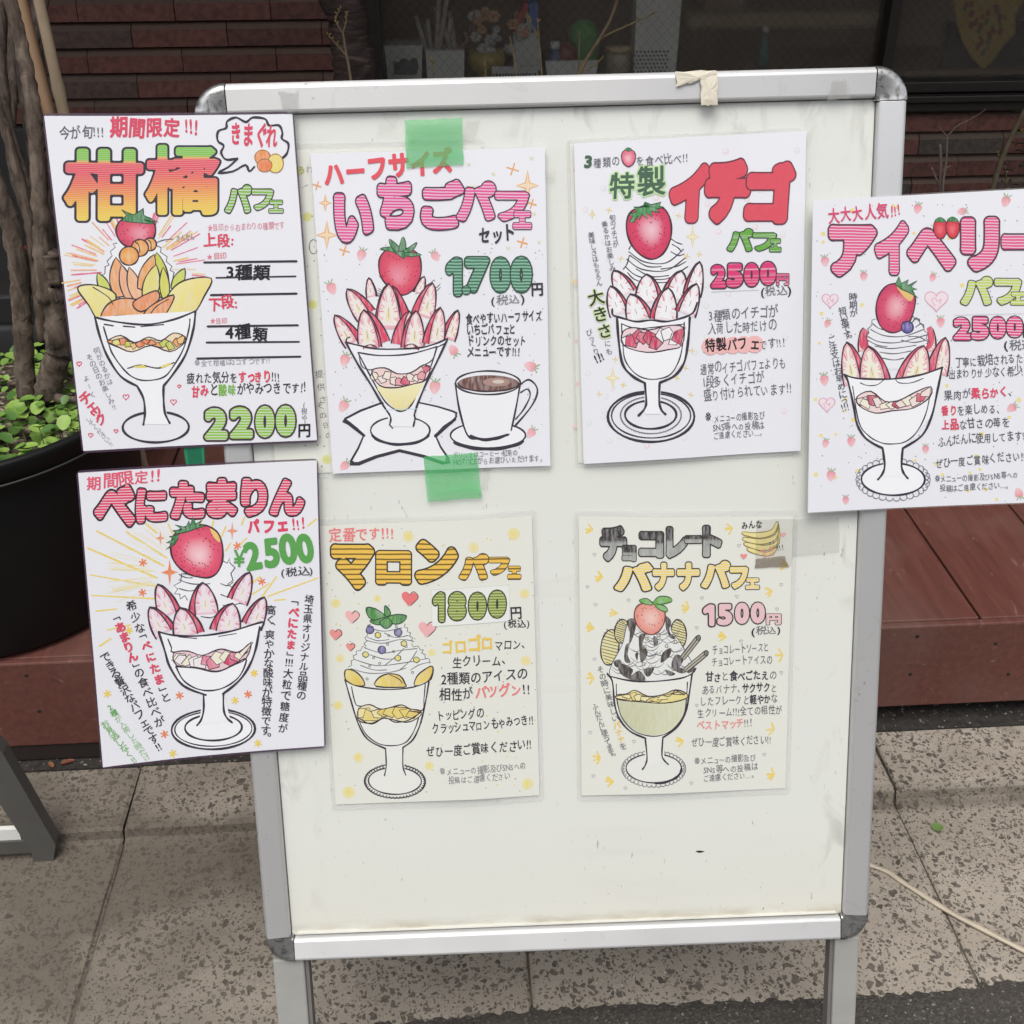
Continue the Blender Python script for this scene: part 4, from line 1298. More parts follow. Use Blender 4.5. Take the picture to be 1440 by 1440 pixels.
    def bubble(s, ch, x0, y0, x1, y1, fill, mat=WST, d=.075, ol=.030, col='#3a2832', rot=0., grad=None, sk=0.):
        """fat outlined letter fitted into the box (x0,y0)-(x1,y1)"""
        if ch == '1':
            w_, h_ = x1-x0, y1-y0
            P = [(x0+w_*a_, y0+h_*b_) for a_, b_ in ((.04, .33), (.10, .20), (.34, .08), (.55, .02), (.78, .04), (.90, .12), (.90, .5), (.90, .86), (.84, .96), (.66, .99), (.48, .95), (.44, .86), (.44, .62), (.42, .42), (.26, .47), (.10, .43))]
            s.up(2); s.fill(P, fill, mat, 3); s.line(P, max(5, ol*230), col, 3, True, wob=.05); return
        ol = ol*1.35+.005; d = d*.88
        g = glyph(ch); lo, hi = g[3]-d-ol, g[4]+d+ol
        cx, cy = (x0+x1)/2, (y0+y1)/2
        kx, ky = (x1-x0)/(hi[0]-lo[0]), (y1-y0)/(hi[1]-lo[1])
        cr, sr = cos(rot), sin(rot)
        U = (cr*kx, sr*kx); Wv = (sr*ky+sk*kx, -cr*ky)
        mx, my = (lo+hi)/2
        O = (cx-U[0]*mx-Wv[0]*my, cy-U[1]*mx-Wv[1]*my)
        s.up(2); s.char(ch, O, U, Wv, d+ol, col, INK)
        s.up(2); s.char(ch, O, U, Wv, d, fill, mat, grad=grad)
    def bubbles(s, items, fill, mat=WST, **kw):
        for it in items:
            k2 = dict(kw)
            if len(it) > 5: k2['rot'] = it[5]
            s.bubble(it[0], *it[1:5], fill, mat, **k2)
    # ---- motifs
    def berry(s, cx, cy, rx, ry, rot=0., red='#e0405c', light='#f4a0ae', edge='#c62848', hl=(-.1, .1), ink='#33222c', w=7, top=None, leaf='#3f7f4a', mat=INK, seeds=34, pts=None):
        """drawn strawberry; rot 0 = tip down"""
        def T(x, y): return (cx+(x*cos(rot)-y*sin(rot)), cy+(x*sin(rot)+y*cos(rot)))
        prof = pts or [(0, -1), (.42, -.96), (.82, -.78), (1, -.36), (.98, .1), (.8, .52), (.48, .86), (.12, 1), (-.2, .97), (-.56, .76), (-.84, .42), (-.99, .0), (-.98, -.42), (-.78, -.8), (-.4, -.97)]
        O = smooth([(x*rx, y*ry) for x, y in prof], 3, True)
        n = len(O)
        V, C, F = [T(hl[0]*rx, hl[1]*ry)], [lin(light)], []
        la, ra, ea = lin(light), lin(red), lin(edge)
        for q, (fr, cc) in enumerate(((.3, tuple(a*.6+b*.4 for a, b in zip(la, ra))), (.62, ra), (1., ea))):
            for x, y in O: V.append(T(hl[0]*rx+(x-hl[0]*rx)*fr, hl[1]*ry+(y-hl[1]*ry)*fr)); C.append(cc)
        for k in range(n):
            k2 = (k+1) % n
            F.append((0, 1+k, 1+k2))
            for q in range(2): F.append((1+q*n+k, 1+q*n+k2, 1+(q+1)*n+k2, 1+(q+1)*n+k))
        s.up(); s.put(V, F, C, mat)
        for _ in range(seeds):
            a, r_ = s.rn.uniform(0, 2*pi), sqrt(s.rn.uniform(.12, .86))
            x, y = T(rx*r_*cos(a), ry*r_*sin(a)); s.dot(x, y, rx*.022+.7, '#8a2438')
        s.line([T(x, y) for x, y in O], w, ink, 0, True)
        for lf in (top or []):
            P = [T(x*rx, y*ry) for x, y in lf]
            s.fill(P, leaf, PEN, 3); s.line(P, w*.55, '#23402c', 3, True)
    def slice(s, bx, by, tx, ty, w, side=1, red='#df4462', face='#f6ece4', blush='#f0b0b8', ink='#33222c', lw=6, cut=.30, yel=None):
        """cut strawberry: base centre (bx,by), tip (tx,ty); red flank on side +1 right / -1 left"""
        dx, dy = tx-bx, ty-by; L = hypot(dx, dy); ax, ay = dx/L, dy/L; nx, ny = -ay, ax
        if nx < 0: nx, ny = -nx, -ny
        hw = lambda t_: w/2*(min(1, max(0, (1-t_)))**.62)*(.80+.55*t_-.25*t_*t_)/.86
        N = 10
        R = [(bx+ax*L*i/N+nx*hw(i/N), by+ay*L*i/N+ny*hw(i/N)) for i in range(N+1)]
        Lf = [(bx+ax*L*i/N-nx*hw(i/N), by+ay*L*i/N-ny*hw(i/N)) for i in range(N, -1, -1)]
        P = R+Lf[1:]
        s.fill(P, red, PEN)
        in_ = lambda t_: hw(t_)*(1-2*cut*(.55+.45*(1-t_)))
        if side > 0:
            A = [(bx+ax*L*i/N*.97+nx*in_(i/N), by+ay*L*i/N*.97+ny*in_(i/N)) for i in range(N+1)]; Bq = Lf
        else:
            A = R; Bq = [(bx+ax*L*i/N*.97-nx*in_(i/N), by+ay*L*i/N*.97-ny*in_(i/N)) for i in range(N, -1, -1)]
        Q = A+Bq[1:]
        s.fill(Q, blush, INK)
        c = (sum(p[0] for p in Q)/len(Q), sum(p[1] for p in Q)/len(Q))
        s.fill([(c[0]+(p[0]-c[0])*.78, c[1]+(p[1]-c[1])*.84) for p in Q], face, PEN)
        for k in range(15):
            q = Q[(k*len(Q))//15]; f_ = s.rn.uniform(.32, .62)
            e = (q[0]+(c[0]-q[0])*f_-ax*L*.06, q[1]+(c[1]-q[1])*f_-ay*L*.06)
            s.line([q, ((q[0]+e[0])/2+s.rn.uniform(-2, 2), (q[1]+e[1])/2), e], w*.045+1.5, blush if k % 3 else '#e88a9c', 2, mat=PEN, taper=True)
        if yel: s.fill([(c[0]+(p[0]-c[0])*.20-ax*L*.14, c[1]+(p[1]-c[1])*.34-ay*L*.14) for p in Q], yel, PEN, 2)
        s.line([(c[0]-ax*L*.22, c[1]-ay*L*.22), (c[0]-ax*L*.02, c[1]-ay*L*.02)], 2.5, '#a8707a', 0, taper=True)
        s.line(A if side > 0 else Bq, lw*.75, ink, 0)
        s.line(P, lw, ink, 0)
    def glass(s, left, right, rim=None, ink='#2a2430', w=9, body='#fbfbfd'):
        if body: s.fill(smooth(left, 5)+list(reversed(smooth(right, 5))), body)
        s.line(left, w, ink); s.line(right, w, ink)
        if rim: s.line(rim, w, ink)
    def chips(s, poly, n, cols, ink='#33222c', w=4, r=16):
        """layer of cut fruit filling a wavy band"""
        xs = [p[0] for p in poly]
        s.fill(poly, cols[0], PEN, 3)
        lo, hi = min(xs), max(xs)
        top = [p for p in poly[:len(poly)//2]]; bot = list(reversed(poly[len(poly)//2:]))
        def yat(c, x):
            c = sorted(c)
            for (xa, ya), (xb, yb) in zip(c[:-1], c[1:]):
                if xa <= x <= xb: return ya+(yb-ya)*(x-xa)/max(xb-xa, 1e-6)
            return c[0][1] if x < c[0][0] else c[-1][1]
        for k in range(n):
            x = lo+(hi-lo)*(k+.5)/n + s.rn.uniform(-.25, .25)*(hi-lo)/n
            x = min(max(x, lo+r*.8), hi-r*.8)
            ya, yb = yat(top, x), yat(bot, x)
            y = ya+(yb-ya)*s.rn.choice((.36, .64))
            m_ = s.rn.randint(4, 5); a0 = s.rn.uniform(0, 6); ry = min(r*1.25, abs(yb-ya)*.5)
            P = [(x+r*1.25*cos(a0+2*pi*(q+s.rn.uniform(-.25, .25))/m_), y+ry*sin(a0+2*pi*(q+s.rn.uniform(-.25, .25))/m_)) for q in range(m_)]
            P = [(px_, min(max(py_, yat(top, px_)+2), yat(bot, px_)-2)) for px_, py_ in P]
            s.fill(P, s.rn.choice(cols[1:]), PEN); s.line(P, w, ink, 0, True)
        s.line(poly, w*1.3, ink, 3, True)
    def cream(s, pts, ink='#4a4650', fill='#f6f6f8', n=16, w=4, lines=None):
        s.fill(pts, fill, INK, 3)
        for ln in (lines or []): s.line(ln, w, ink, 4, taper=True)
    def star4(s, x, y, r, col, ink=None, w=4, rx=.62):
        P = []
        for k in range(8):
            q = r if k % 2 == 0 else r*.26
            P.append((x+q*sin(k*pi/4)*rx, y-q*cos(k*pi/4)))
        s.fill(P, col, PEN)
        if ink: s.line(P, w, ink, 0, True)
    def cross(s, x, y, r, col, w=5, rot=0.):
        for a in (rot, rot+pi/2): s.line([(x-r*cos(a), y-r*sin(a)), (x+r*cos(a), y+r*sin(a))], w, col, 0)
    def flower(s, x, y, r, col, w=6):
        for k in range(3): s.line([(x-r*cos(k*pi/3+.3), y-r*sin(k*pi/3+.3)), (x+r*cos(k*pi/3+.3), y+r*sin(k*pi/3+.3))], w, col, 0)
    def heart(s, x, y, r, col, ink=None, w=4, rot=0., mat=INK):
        P = []
        for k in range(28):
            t_ = 2*pi*k/28; hx = 16*sin(t_)**3/16.; hy = -(13*cos(t_)-5*cos(2*t_)-2*cos(3*t_)-cos(4*t_))/16.
            P.append((x+r*(hx*cos(rot)-hy*sin(rot)), y+r*(hx*sin(rot)+hy*cos(rot))))
        if col: s.fill(P, col, mat)
        if ink: s.line(P, w, ink, 0, True)
    def mini(s, x, y, r, rot, leaf='#9bb08a', red='#f08a94'):
        def T(a, b): return (x+a*cos(rot)-b*sin(rot), y+a*sin(rot)+b*cos(rot))
        P = [T(r*a, r*b) for a, b in ((0, -.8), (.7, -.6), (.75, .1), (.3, .9), (-.1, 1.0), (-.55, .5), (-.75, -.2), (-.5, -.75))]
        s.fill(P, red, PEN, 3, grad=('#f9c6ca', T(0, -r), T(r*.3, r)))
        for a in (-.6, 0, .6): s.line([T(a*r*.3, -r*.75), T(a*r*1.1, -r*1.25)], r*.2, leaf, 0)
    def lace(s, cx, cy, rx, ry, n, r, w=3, col='#6a6870', a0=0., a1=2*pi):
        for k in range(n):
            th = a0+(a1-a0)*k/n
            x, y = cx+rx*cos(th), cy+ry*sin(th)
            t_ = atan2(ry*sin(th), rx*cos(th))
            s.line([(x+r*cos(t_+q), y+r*sin(t_+q)) for q in (-1.6, -.8, 0, .8, 1.6)], w, col, 2)
    def build(s, name, parent):
        me = bpy.data.meshes.new(name)
        me.from_pydata(s.V, [], s.F)
        me.polygons.foreach_set('use_smooth', [True]*len(s.F))
        for m_ in INKS: me.materials.append(m_)
        me.polygons.foreach_set('material_index', s.M)
        at = me.color_attributes.new('Col', 'FLOAT_COLOR', 'POINT')
        at.data.foreach_set('color', np.concatenate([np.array(s.C, float), np.ones((len(s.C), 1))], 1).ravel())
        # every face must look out of the sheet
        bm = bmesh.new(); bm.from_mesh(me)
        for f_ in bm.faces: f_.normal_update()
        fl = [f_ for f_ in bm.faces if f_.normal.z < 0]
        bmesh.ops.reverse_faces(bm, faces=fl)
        bend(bm, s.curl)
        bm.to_mesh(me); bm.free()
        o = bpy.data.objects.new(name, me); COL.objects.link(o); o.parent = parent
        s.new(); s.z += 2e-6
        return o

def curl_ob(o, curl):
    bm = bmesh.new(); bm.from_mesh(o.data); bend(bm, curl); bm.to_mesh(o.data); bm.free()
    if curl:
        for p_ in o.data.polygons: p_.use_smooth = False

def poster(label, crop, corners, d, tilt=(0, 0), paper=None, film=None, seed=1, margin=.0028, cat='menu poster', curl=None):
    """crop=(x0,y0,scale) of the tracing; corners TL,TR,BR,BL of the paper in the tracing; d = height above the frame face"""
    x0, y0, k = crop
    Q = [on_board(x0+x/k, y0+y/k, d) for x, y in corners]
    c = sum(Q)/4
    M = BM @ Matrix.Translation((c[0], c[1], d)) @ Matrix.Rotation(tilt[0], 4, 'Y') @ Matrix.Rotation(tilt[1], 4, 'X')
    o = empty('menu_poster', label, cat, M=M)
    MI = M.inverted()
    e = MI @ Vector(EYE)
    # the sheet in its own plane (tilted sheets: the same sheet seen along the same sight lines)
    L = []
    for q in Q:
        p = MI @ (BM @ Vector((q[0], q[1], d)))
        t_ = e.z/(e.z-p.z)
        L.append((e.x+(p.x-e.x)*t_, e.y+(p.y-e.y)*t_))
    def rounded(P, grow, rad):
        P = [np.array(p) for p in P]; cc = sum(P)/4
        G = [p+(p-cc)/np.linalg.norm(p-cc)*grow*1.414 for p in P]
        out = []
        for i in range(4):
            a, b, c_ = G[i-1], G[i], G[(i+1) % 4]
            u_ = (a-b)/np.linalg.norm(a-b); v_ = (c_-b)/np.linalg.norm(c_-b)
            for q in range(5):
                t_ = q/4; p = b+u_*rad*(1-t_)**2+v_*rad*t_**2
                out.append((p[0], p[1]))
        return out
    m = MB(); m.prism([(x, y, -.00018) for x, y in rounded(L, 0, .0006)], (0, 0, .00038)); curl_ob(m.build('paper_sheet', paper or M_PAPER, o, local=True), curl)
    outer = rounded(L, margin, .005); inner = rounded(L, .0003, .0008)
    m = MB(); n = len(outer)
    vs = [(x, y, .00014) for x, y in outer]+[(x, y, .00014) for x, y in inner]+[(x, y, -.00014) for x, y in outer]+[(x, y, -.00014) for x, y in inner]
    fs = []
    for i in range(n):
        j = (i+1) % n
        fs += [(i, j, n+j, n+i), (2*n+i, 3*n+i, 3*n+j, 2*n+j), (i, 2*n+i, 2*n+j, j), (n+i, n+j, 3*n+j, 3*n+i)]
    m.add(vs, fs); curl_ob(m.build('laminate_edge', film or M_FILM, o, local=True), curl)
    a = Art(corners, L, seed); a.curl = curl
    return o, a
# ------------------------------------------------------------------ the posters
BLK, GRY, RED, GRN = '#2a2730', '#5c5c66', '#e0405a', '#6fae3c'
NIB = '#2b2530'
def dots(a, n, box, col='#9a98a0', r=(2, 3.2), avoid=()):
    x0, y0, x1, y1 = box
    k = 0
    while k < n:
        x, y = a.rn.uniform(x0, x1), a.rn.uniform(y0, y1); k += 1
        if any(p[0] < x < p[2] and p[1] < y < p[3] for p in avoid): continue
        a.dot(x, y, a.rn.uniform(*r), col)
def lens(a, bx, by, tx, ty, w, col, grad=None, lw=5, bend=0.):
    dx, dy = tx-bx, ty-by; L = hypot(dx, dy); nx, ny = -dy/L, dx/L
    f_ = lambda t_: w/2*sin(pi*min(1, t_*.86+.14))**.8 if t_ < 1 else 0
    N = 9
    c = lambda t_: (bx+dx*t_+nx*bend*sin(pi*t_), by+dy*t_+ny*bend*sin(pi*t_))
    P = [(c(i/N)[0]+nx*f_(i/N), c(i/N)[1]+ny*f_(i/N)) for i in range(N+1)]+[(c(i/N)[0]-nx*f_(i/N), c(i/N)[1]-ny*f_(i/N)) for i in range(N-1, -1, -1)]
    a.fill(P, col, PEN, grad=grad); a.line(P, lw, NIB, 0, True)
CROWN = [[(-.1, -.85), (-.5, -.95), (-.95, -1.05), (-.55, -1.15), (-.1, -1.05)], [(-.15, -.9), (-.45, -1.2), (-.5, -1.5), (-.15, -1.25), (.05, -1.0)],
         [(-.05, -.95), (0, -1.3), (.15, -1.6), (.28, -1.25), (.2, -.95)], [(.1, -.9), (.45, -1.15), (.8, -1.35), (.6, -1.0), (.3, -.88)], [(.1, -.85), (.5, -.9), (1.0, -.8), (.6, -.7), (.2, -.75)], [(-.2, -.9), (0, -.72), (.2, -.62), (.22, -.8), (.1, -.95)]]
def zig(a, pts, n, amp, col='#4a4650', w=4, fill=None):
    """jagged piped-cream edge along pts"""
    P = smooth(pts, 8); L = len(P); out = []
    for i in range(n+1):
        x, y = P[min(L-1, int(i*(L-1)/n))]; x2, y2 = P[min(L-1, int(i*(L-1)/n)+1)]; x1, y1 = P[max(0, int(i*(L-1)/n)-1)]
        dx, dy = x2-x1, y2-y1; l = hypot(dx, dy) or 1
        s_ = amp*(1 if i % 2 else -.4); out.append((x-dy/l*s_, y+dx/l*s_))
    if fill: a.fill(out, fill)
    a.line(out, w, col, 0)

# --- 1: citrus
p, a = poster('white poster of a citrus parfait with rainbow lettering and a speech cloud', (50, 150, 2.88), [(48, 42), (1040, 30), (1140, 1350), (205, 1388)], .003, (radians(3), 0), film=M_FILM_D, seed=11, margin=.0019, curl=[(-.14, .013), (-.09, .0065), (-.03, .0015), (.05, .0), (.14, .0008)])
rn = a.rn
for k in range(120):
    th = rn.uniform(0, 2*pi); dg = math.degrees(th)
    if 20 < dg < 145 or 255 < dg < 285: continue
    if 145 <= dg < 175 or 0 <= dg <= 20: r0, r1 = 225, rn.uniform(255, 300)
    else: r0 = rn.uniform(140, 180); r1 = r0+rn.uniform(50, 130)
    c_ = rn.choice(['#ee5f86', '#ee5f86', '#f0708a', '#f5c56a', '#f3a878', '#f2d27a'])
    ex = 1.0
    x1, y1 = 412+r1*cos(th)*ex, 660+r1*sin(th)
    if x1 > 690 or x1 < 112 or y1 < 395: continue
    a.line([(412+r0*cos(th), 660+r0*sin(th)), (x1, y1)], rn.uniform(4, 8), c_, 0, mat=PEN)
for x, y, r_ in ((187, 1038, 10), (371, 1173, 12), (560, 1195, 12), (583, 1132, 7), (332, 1310, 8), (233, 1325, 9)): a.heart(x, y, r_, None, '#e0506c', 4)
a.build('ray_pattern', p)
g_ = [(0, '#f6d43c'), (.2, '#f5b83c'), (.34, '#f2903c'), (.5, '#ee6448'), (.66, '#e84458'), (.79, '#ea4c5c'), (.82, '#f0b050'), (.84, '#7cc444'), (1, '#7cc444')]
a.bubble('柑', 116, 163, 448, 472, '#ffffff', CIT, .044, .019, NIB, grad=g_); a.bubble('橘', 438, 147, 754, 447, '#ffffff', CIT, .036, .017, NIB, grad=g_)
a.bubbles([('パ', 763, 312, 880, 436), ('フ', 872, 330, 968, 424), ('ェ', 942, 376, 1006, 434)], '#7cbc44', WST, d=.07)
a.build('title_lettering', p)
zig(a, [(330, 552), (300, 640), (278, 730), (420, 790), (552, 740), (545, 650), (492, 560)], 34, 9, fill='#f7f7f8')
lens(a, 300, 760, 258, 672, 42, '#cfd860'); lens(a, 560, 740, 605, 655, 44, '#cfd860')
for q in ((520, 770, 492, 590, 64, '#cbd04a'), (345, 770, 330, 610, 66, '#f3a56a'), (385, 780, 352, 640, 50, '#f2a878'), (420, 785, 382, 650, 52, '#f5b888'), (430, 740, 482, 598, 58, '#f0a45c'), (455, 790, 490, 640, 66, '#e9dc78'), (528, 780, 518, 650, 40, '#d8d65a')): lens(a, *q)
a.berry(410, 512, 78, 66, -.1, '#e4506a', '#f09aa8', '#d03c58', (.3, .1), seeds=30)
for lf in ([(355, 462), (372, 440), (352, 418), (400, 438), (440, 412), (440, 440), (500, 468), (440, 458), (490, 475), (410, 470)],): a.fill(lf, '#3f7f4a', PEN, 2); a.line(lf, 4, '#23402c', 2, True)
for x, y, r_ in ((465, 558, 26), (425, 572, 34), (382, 604, 38)):
    a.dot(x, y, r_, '#f7bc70', PEN, '#ee9038'); a.line(a.ell(x, y, r_, r_), 6, NIB, 0, True)
a.line([(402, 545), (420, 560), (425, 590)], 4, NIB); a.line([(450, 535), (468, 550), (470, 578)], 4, NIB)
for pl, c_, g_ in (([(180, 732), (250, 722), (330, 760), (305, 830), (262, 862), (222, 800)], '#f5ec9c', '#ecd868'), ([(536, 765), (600, 705), (712, 695), (682, 770), (640, 836), (560, 866), (505, 860)], '#f6f0a4', '#efd35e'),
                   ([(275, 868), (292, 806), (350, 776), (430, 786), (470, 826), (440, 862), (380, 872)], '#ef9258', '#f3b070'), ([(398, 792), (488, 745), (500, 782), (432, 830)], '#ec7844', '#f09a5a'),
                   ([(300, 868), (330, 846), (400, 850), (430, 872), (360, 880)], '#f6d08c', '#f0b070'), ([(430, 874), (462, 812), (560, 762), (535, 830), (485, 876)], '#f2a868', '#ec8850')):
    xs = [q[0] for q in pl]; ys = [q[1] for q in pl]
    a.fill(pl, c_, PEN, 4, grad=(g_, (min(xs), min(ys)), (max(xs), max(ys)))); a.line(pl, 6, NIB, 4, True)
a.line([(240, 730), (300, 770), (318, 800)], 4, NIB); a.line([(452, 862), (490, 810), (540, 780)], 4, NIB)
gl, gr = [(248, 850), (268, 930), (298, 1010), (350, 1090), (415, 1130)], [(648, 828), (640, 900), (610, 1000), (560, 1080), (520, 1130)]
a.glass(gl, gr, None, NIB, 9, '#fafafc')
a.line([(250, 852), (330, 870), (450, 882), (560, 862), (648, 828)], 8, NIB)
a.line([(285, 880), (320, 886)], 6, NIB); a.line([(360, 888), (405, 892)], 6, NIB); a.line([(430, 890), (520, 882)], 5, NIB)
a.line([(282, 890), (300, 950), (318, 1000), (360, 1060), (400, 1095), (450, 1108), (520, 1095), (560, 1050), (600, 980), (622, 900), (626, 860)], 6, NIB)
a.chips([(300, 945), (350, 925), (405, 955), (460, 932), (510, 948), (560, 916), (606, 932), (600, 960), (545, 992), (470, 966), (395, 992), (340, 972), (306, 958)], 13, ['#f6dcae', '#f0a05c', '#ee8450', '#efe07a', '#c9d04e', '#f4c070'])
a.line([(378, 1058), (430, 1046), (500, 1058), (562, 1036)], 6, NIB); a.fill([(400, 1050), (440, 1044), (455, 1056), (410, 1058)], '#e6d860', PEN); a.fill([(505, 1052), (545, 1036), (555, 1044), (515, 1058)], '#e6d860', PEN)
a.oval(490, 1296, 132, 62, 9, NIB)
a.fill([(418, 1128), (440, 1180), (446, 1285), (540, 1285), (524, 1180), (520, 1128)], '#fbfbfd')
a.line([(415, 1130), (440, 1180), (446, 1240), (440, 1286)], 9, NIB); a.line([(520, 1130), (520, 1180), (526, 1240), (545, 1280)], 9, NIB)
a.line([(488, 552), (520, 540), (556, 536)], 4, GRY)
a.build('parfait_print', p)
a.line([(818, 210), (772, 214), (752, 186), (762, 158), (738, 138), (740, 100), (772, 86), (776, 60), (812, 44), (852, 62), (880, 44), (930, 50), (946, 76), (986, 76), (1000, 106), (998, 130), (1024, 150), (1018, 190), (990, 216)], 9, NIB)
a.line([(818, 210), (782, 244), (740, 268), (800, 262), (850, 236), (866, 262), (886, 244)], 9, NIB, 3)
a.text('きまぐれ', 788, 158, 978, 170, 100, RED, .034)
for x, y, rx, ry, c_ in ((920, 206, 32, 30, '#f0904c'), (972, 230, 32, 38, '#f4dc6c'), (928, 238, 30, 26, '#ee8048')): a.oval(x, y, rx, ry, 4, '#a8683c', 0, c_, PEN)
a.build('speech_cloud', p)
for q in ((683, 631, 1058, 626), (733, 693, 1053, 687), (710, 763, 1058, 757), (697, 890, 1063, 885), (693, 955, 1067, 952), (655, 1020, 1073, 1012)): a.line([q[:2], q[2:]], 8, NIB, 0)
a.text('今が旬!!!', 106, 138, 285, 126, 56, '#55555e', .010); a.text('期間限定', 303, 130, 588, 120, 84, RED, .032); a.text('!!!', 604, 118, 660, 116, 78, RED, .03)
a.text('★目印から右まわりの種類です', 695, 506, 1010, 496, 32, '#e88a9c', .004); a.text('上段:', 678, 572, 812, 566, 58, RED, .03); a.text('下段:', 697, 828, 828, 820, 58, RED, .03)
a.text('★目印', 692, 622, 775, 618, 28, '#e8707f', .006); a.text('★目印', 705, 881, 778, 879, 28, '#e8707f', .006)
a.text('3種類', 770, 706, 950, 700, 66, '#121015', .026); a.text('4種類', 768, 950, 946, 944, 66, '#121015', .026)
a.text('※全て柑橘は2コずつです!!', 645, 1054, 952, 1042, 28, '#8a8a94', .002)
a.text('疲れた気分をすっきり!!!', 612, 1122, 992, 1116, 50, BLK, .012, [(6, 10, RED, .04)]); a.text('甘みと酸味がやみつきです!!', 630, 1174, 1098, 1160, 52, BLK, .014, [(0, 2, RED, .036), (3, 5, '#74b445', .03)])
a.text('きんかん', 570, 546, 646, 540, 30, '#77777f', .002)
a.text('円', 1060, 1342, 1120, 1342, 64, '#121015', .03); a.vtext('(税込)', 1088, 1210, 1090, 1276, 26, '#66666e', .004)
a.vtext('何がのるかは', 256, 985, 306, 1112, 27, '#7d7d88', .002); a.vtext('その日のお楽しみ!!', 228, 1012, 324, 1214, 27, '#7d7d88', .002)
a.vtext('よーく', 214, 1096, 240, 1162, 26, '#7d7d88', .002); a.vtext('してください!!', 224, 1262, 312, 1362, 24, '#8d8d98', .002)
a.vtext('チェック', 212, 1174, 272, 1262, 52, RED, .035)
a.build('body_lettering', p)
a.bubbles([('2', 678, 1212, 786, 1357), ('2', 780, 1208, 888, 1352), ('0', 884, 1204, 974, 1347), ('0', 967, 1202, 1059, 1342)], '#88c43e', WST, d=.085, ol=.034)
a.build('price_lettering', p)

# --- 2: half size strawberry set
p, a = poster('white poster of a half size strawberry parfait beside a coffee cup, held by green tape', (430, 190, 2.88), [(20, 75), (968, 50), (990, 1338), (110, 1370)], -.0088, seed=22, curl=[(-.14, .0022), (-.06, .0004), (0, .0008), (.06, .0), (.14, .0036)])
rn = a.rn
dots(a, 210, (70, 440, 960, 1330), '#8f8d98', (1.8, 3))
for x, y, r_, t_ in ((225, 485, 24, .3), (525, 490, 22, -.5), (105, 620, 26, -.4), (158, 910, 26, .3), (598, 870, 24, 2.6), (522, 1020, 28, .1), (153, 1095, 26, .5), (910, 935, 26, 1.9), (912, 1205, 22, .6), (157, 1338, 22, .8)): a.mini(x, y, r_, t_)
for x, y, r_ in ((898, 205, 62), (80, 275, 34), (86, 405, 58)): a.star4(x, y, r_, '#fadcae', '#f0a860', 5, .72)
for x, y, r_ in ((838, 138, 24), (915, 278, 18), (47, 205, 16), (157, 468, 20), (877, 435, 20)): a.cross(x, y, r_, '#f3a55c', 6, .3)
for x, y in ((680, 210), (760, 158), (820, 458), (945, 435), (925, 320), (660, 120), (915, 95)): a.cross(x, y, 9, '#e6dca0', 3, .6)
a.build('background_pattern', p)
a.oval(738, 1215, 152, 52, 7, NIB, 0, '#f8f8fa'); a.line(a.ell(738, 1222, 150, 50, 0, 24, .35, 2.7), 12, NIB, 0)
a.line([(868, 1010), (905, 990), (938, 1030), (915, 1095), (845, 1180)], 7, NIB); a.line([(870, 1042), (898, 1028), (908, 1056), (882, 1110), (850, 1150)], 6, NIB)
a.fill([(606, 1005), (625, 1120), (655, 1215), (700, 1230), (770, 1230), (822, 1212), (850, 1110), (868, 1005), (738, 960)], '#f7f7f9')
a.oval(738, 1003, 131, 48, 7, NIB, 0, '#f2f2f4')
a.fill(a.ell(740, 1005, 124, 33), '#6a443c', PEN); a.fill(a.ell(772, 1000, 55, 17), '#a8867a', INK); a.fill(a.ell(780, 998, 24, 8), '#d8c6ba', INK)
a.line(a.ell(740, 1005, 124, 33, 0, 24, 0, pi), 7, '#33242a', 0)
a.line([(606, 1005), (622, 1110), (655, 1215), (700, 1230), (770, 1231), (822, 1212)], 8, NIB); a.line([(868, 1008), (852, 1100), (832, 1195)], 7, NIB)
a.line([(668, 1218), (730, 1234), (815, 1214)], 12, NIB)
a.build('coffee_cup_print', p)
pl = [(160, 1148), (305, 1085), (455, 1082), (596, 1118), (608, 1132), (600, 1152), (525, 1215), (576, 1306), (560, 1326), (380, 1274), (205, 1330), (184, 1318), (236, 1214), (170, 1168)]
a.fill(pl, '#f8f8fa'); a.line(pl, 8, NIB, 2, True)
for q in ([(162, 1156), (200, 1186), (236, 1216)], [(190, 1324), (215, 1330), (380, 1278), (555, 1328), (572, 1312)], [(525, 1218), (570, 1180), (604, 1150)]): a.line(q, 13, NIB, 2)
a.oval(383, 1195, 120, 55, 7, NIB, 0, '#f6f6f9'); a.line(a.ell(383, 1198, 120, 55, 0, 24, .3, 2.8), 11, NIB, 0)
a.fill([(262, 690), (270, 600), (310, 580), (470, 590), (525, 650), (545, 700), (480, 770), (330, 760)], '#f2f2f5', INK, 3)
for k in range(16):
    x, y = rn.uniform(265, 330), rn.uniform(600, 700); a.line([(x, y), (x+26, y+14), (x+50, y+14)], 4, '#77757f', 3, taper=True)
    x, y = rn.uniform(440, 500), rn.uniform(590, 710); a.line([(x, y+18), (x+26, y+8), (x+46, y-10)], 4, '#77757f', 3, taper=True)
a.slice(268, 655, 256, 578, 46, 1, cut=.1); a.slice(455, 640, 480, 572, 44, -1, cut=.1)
a.berry(382, 555, 86, 96, 0, '#e24a62', '#f08ea0', '#d23a56', (-.1, .25), w=6, top=[[(x, y*.93) for x, y in q] for q in CROWN], pts=[(0, -1), (.5, -.98), (.9, -.7), (1, -.2), (.93, .25), (.7, .66), (.35, .92), (0, .96), (-.3, .82), (-.62, .55), (-.9, .2), (-1, -.2), (-.95, -.6), (-.7, -.9), (-.4, -1)])
Y_ = '#f2e6b4'
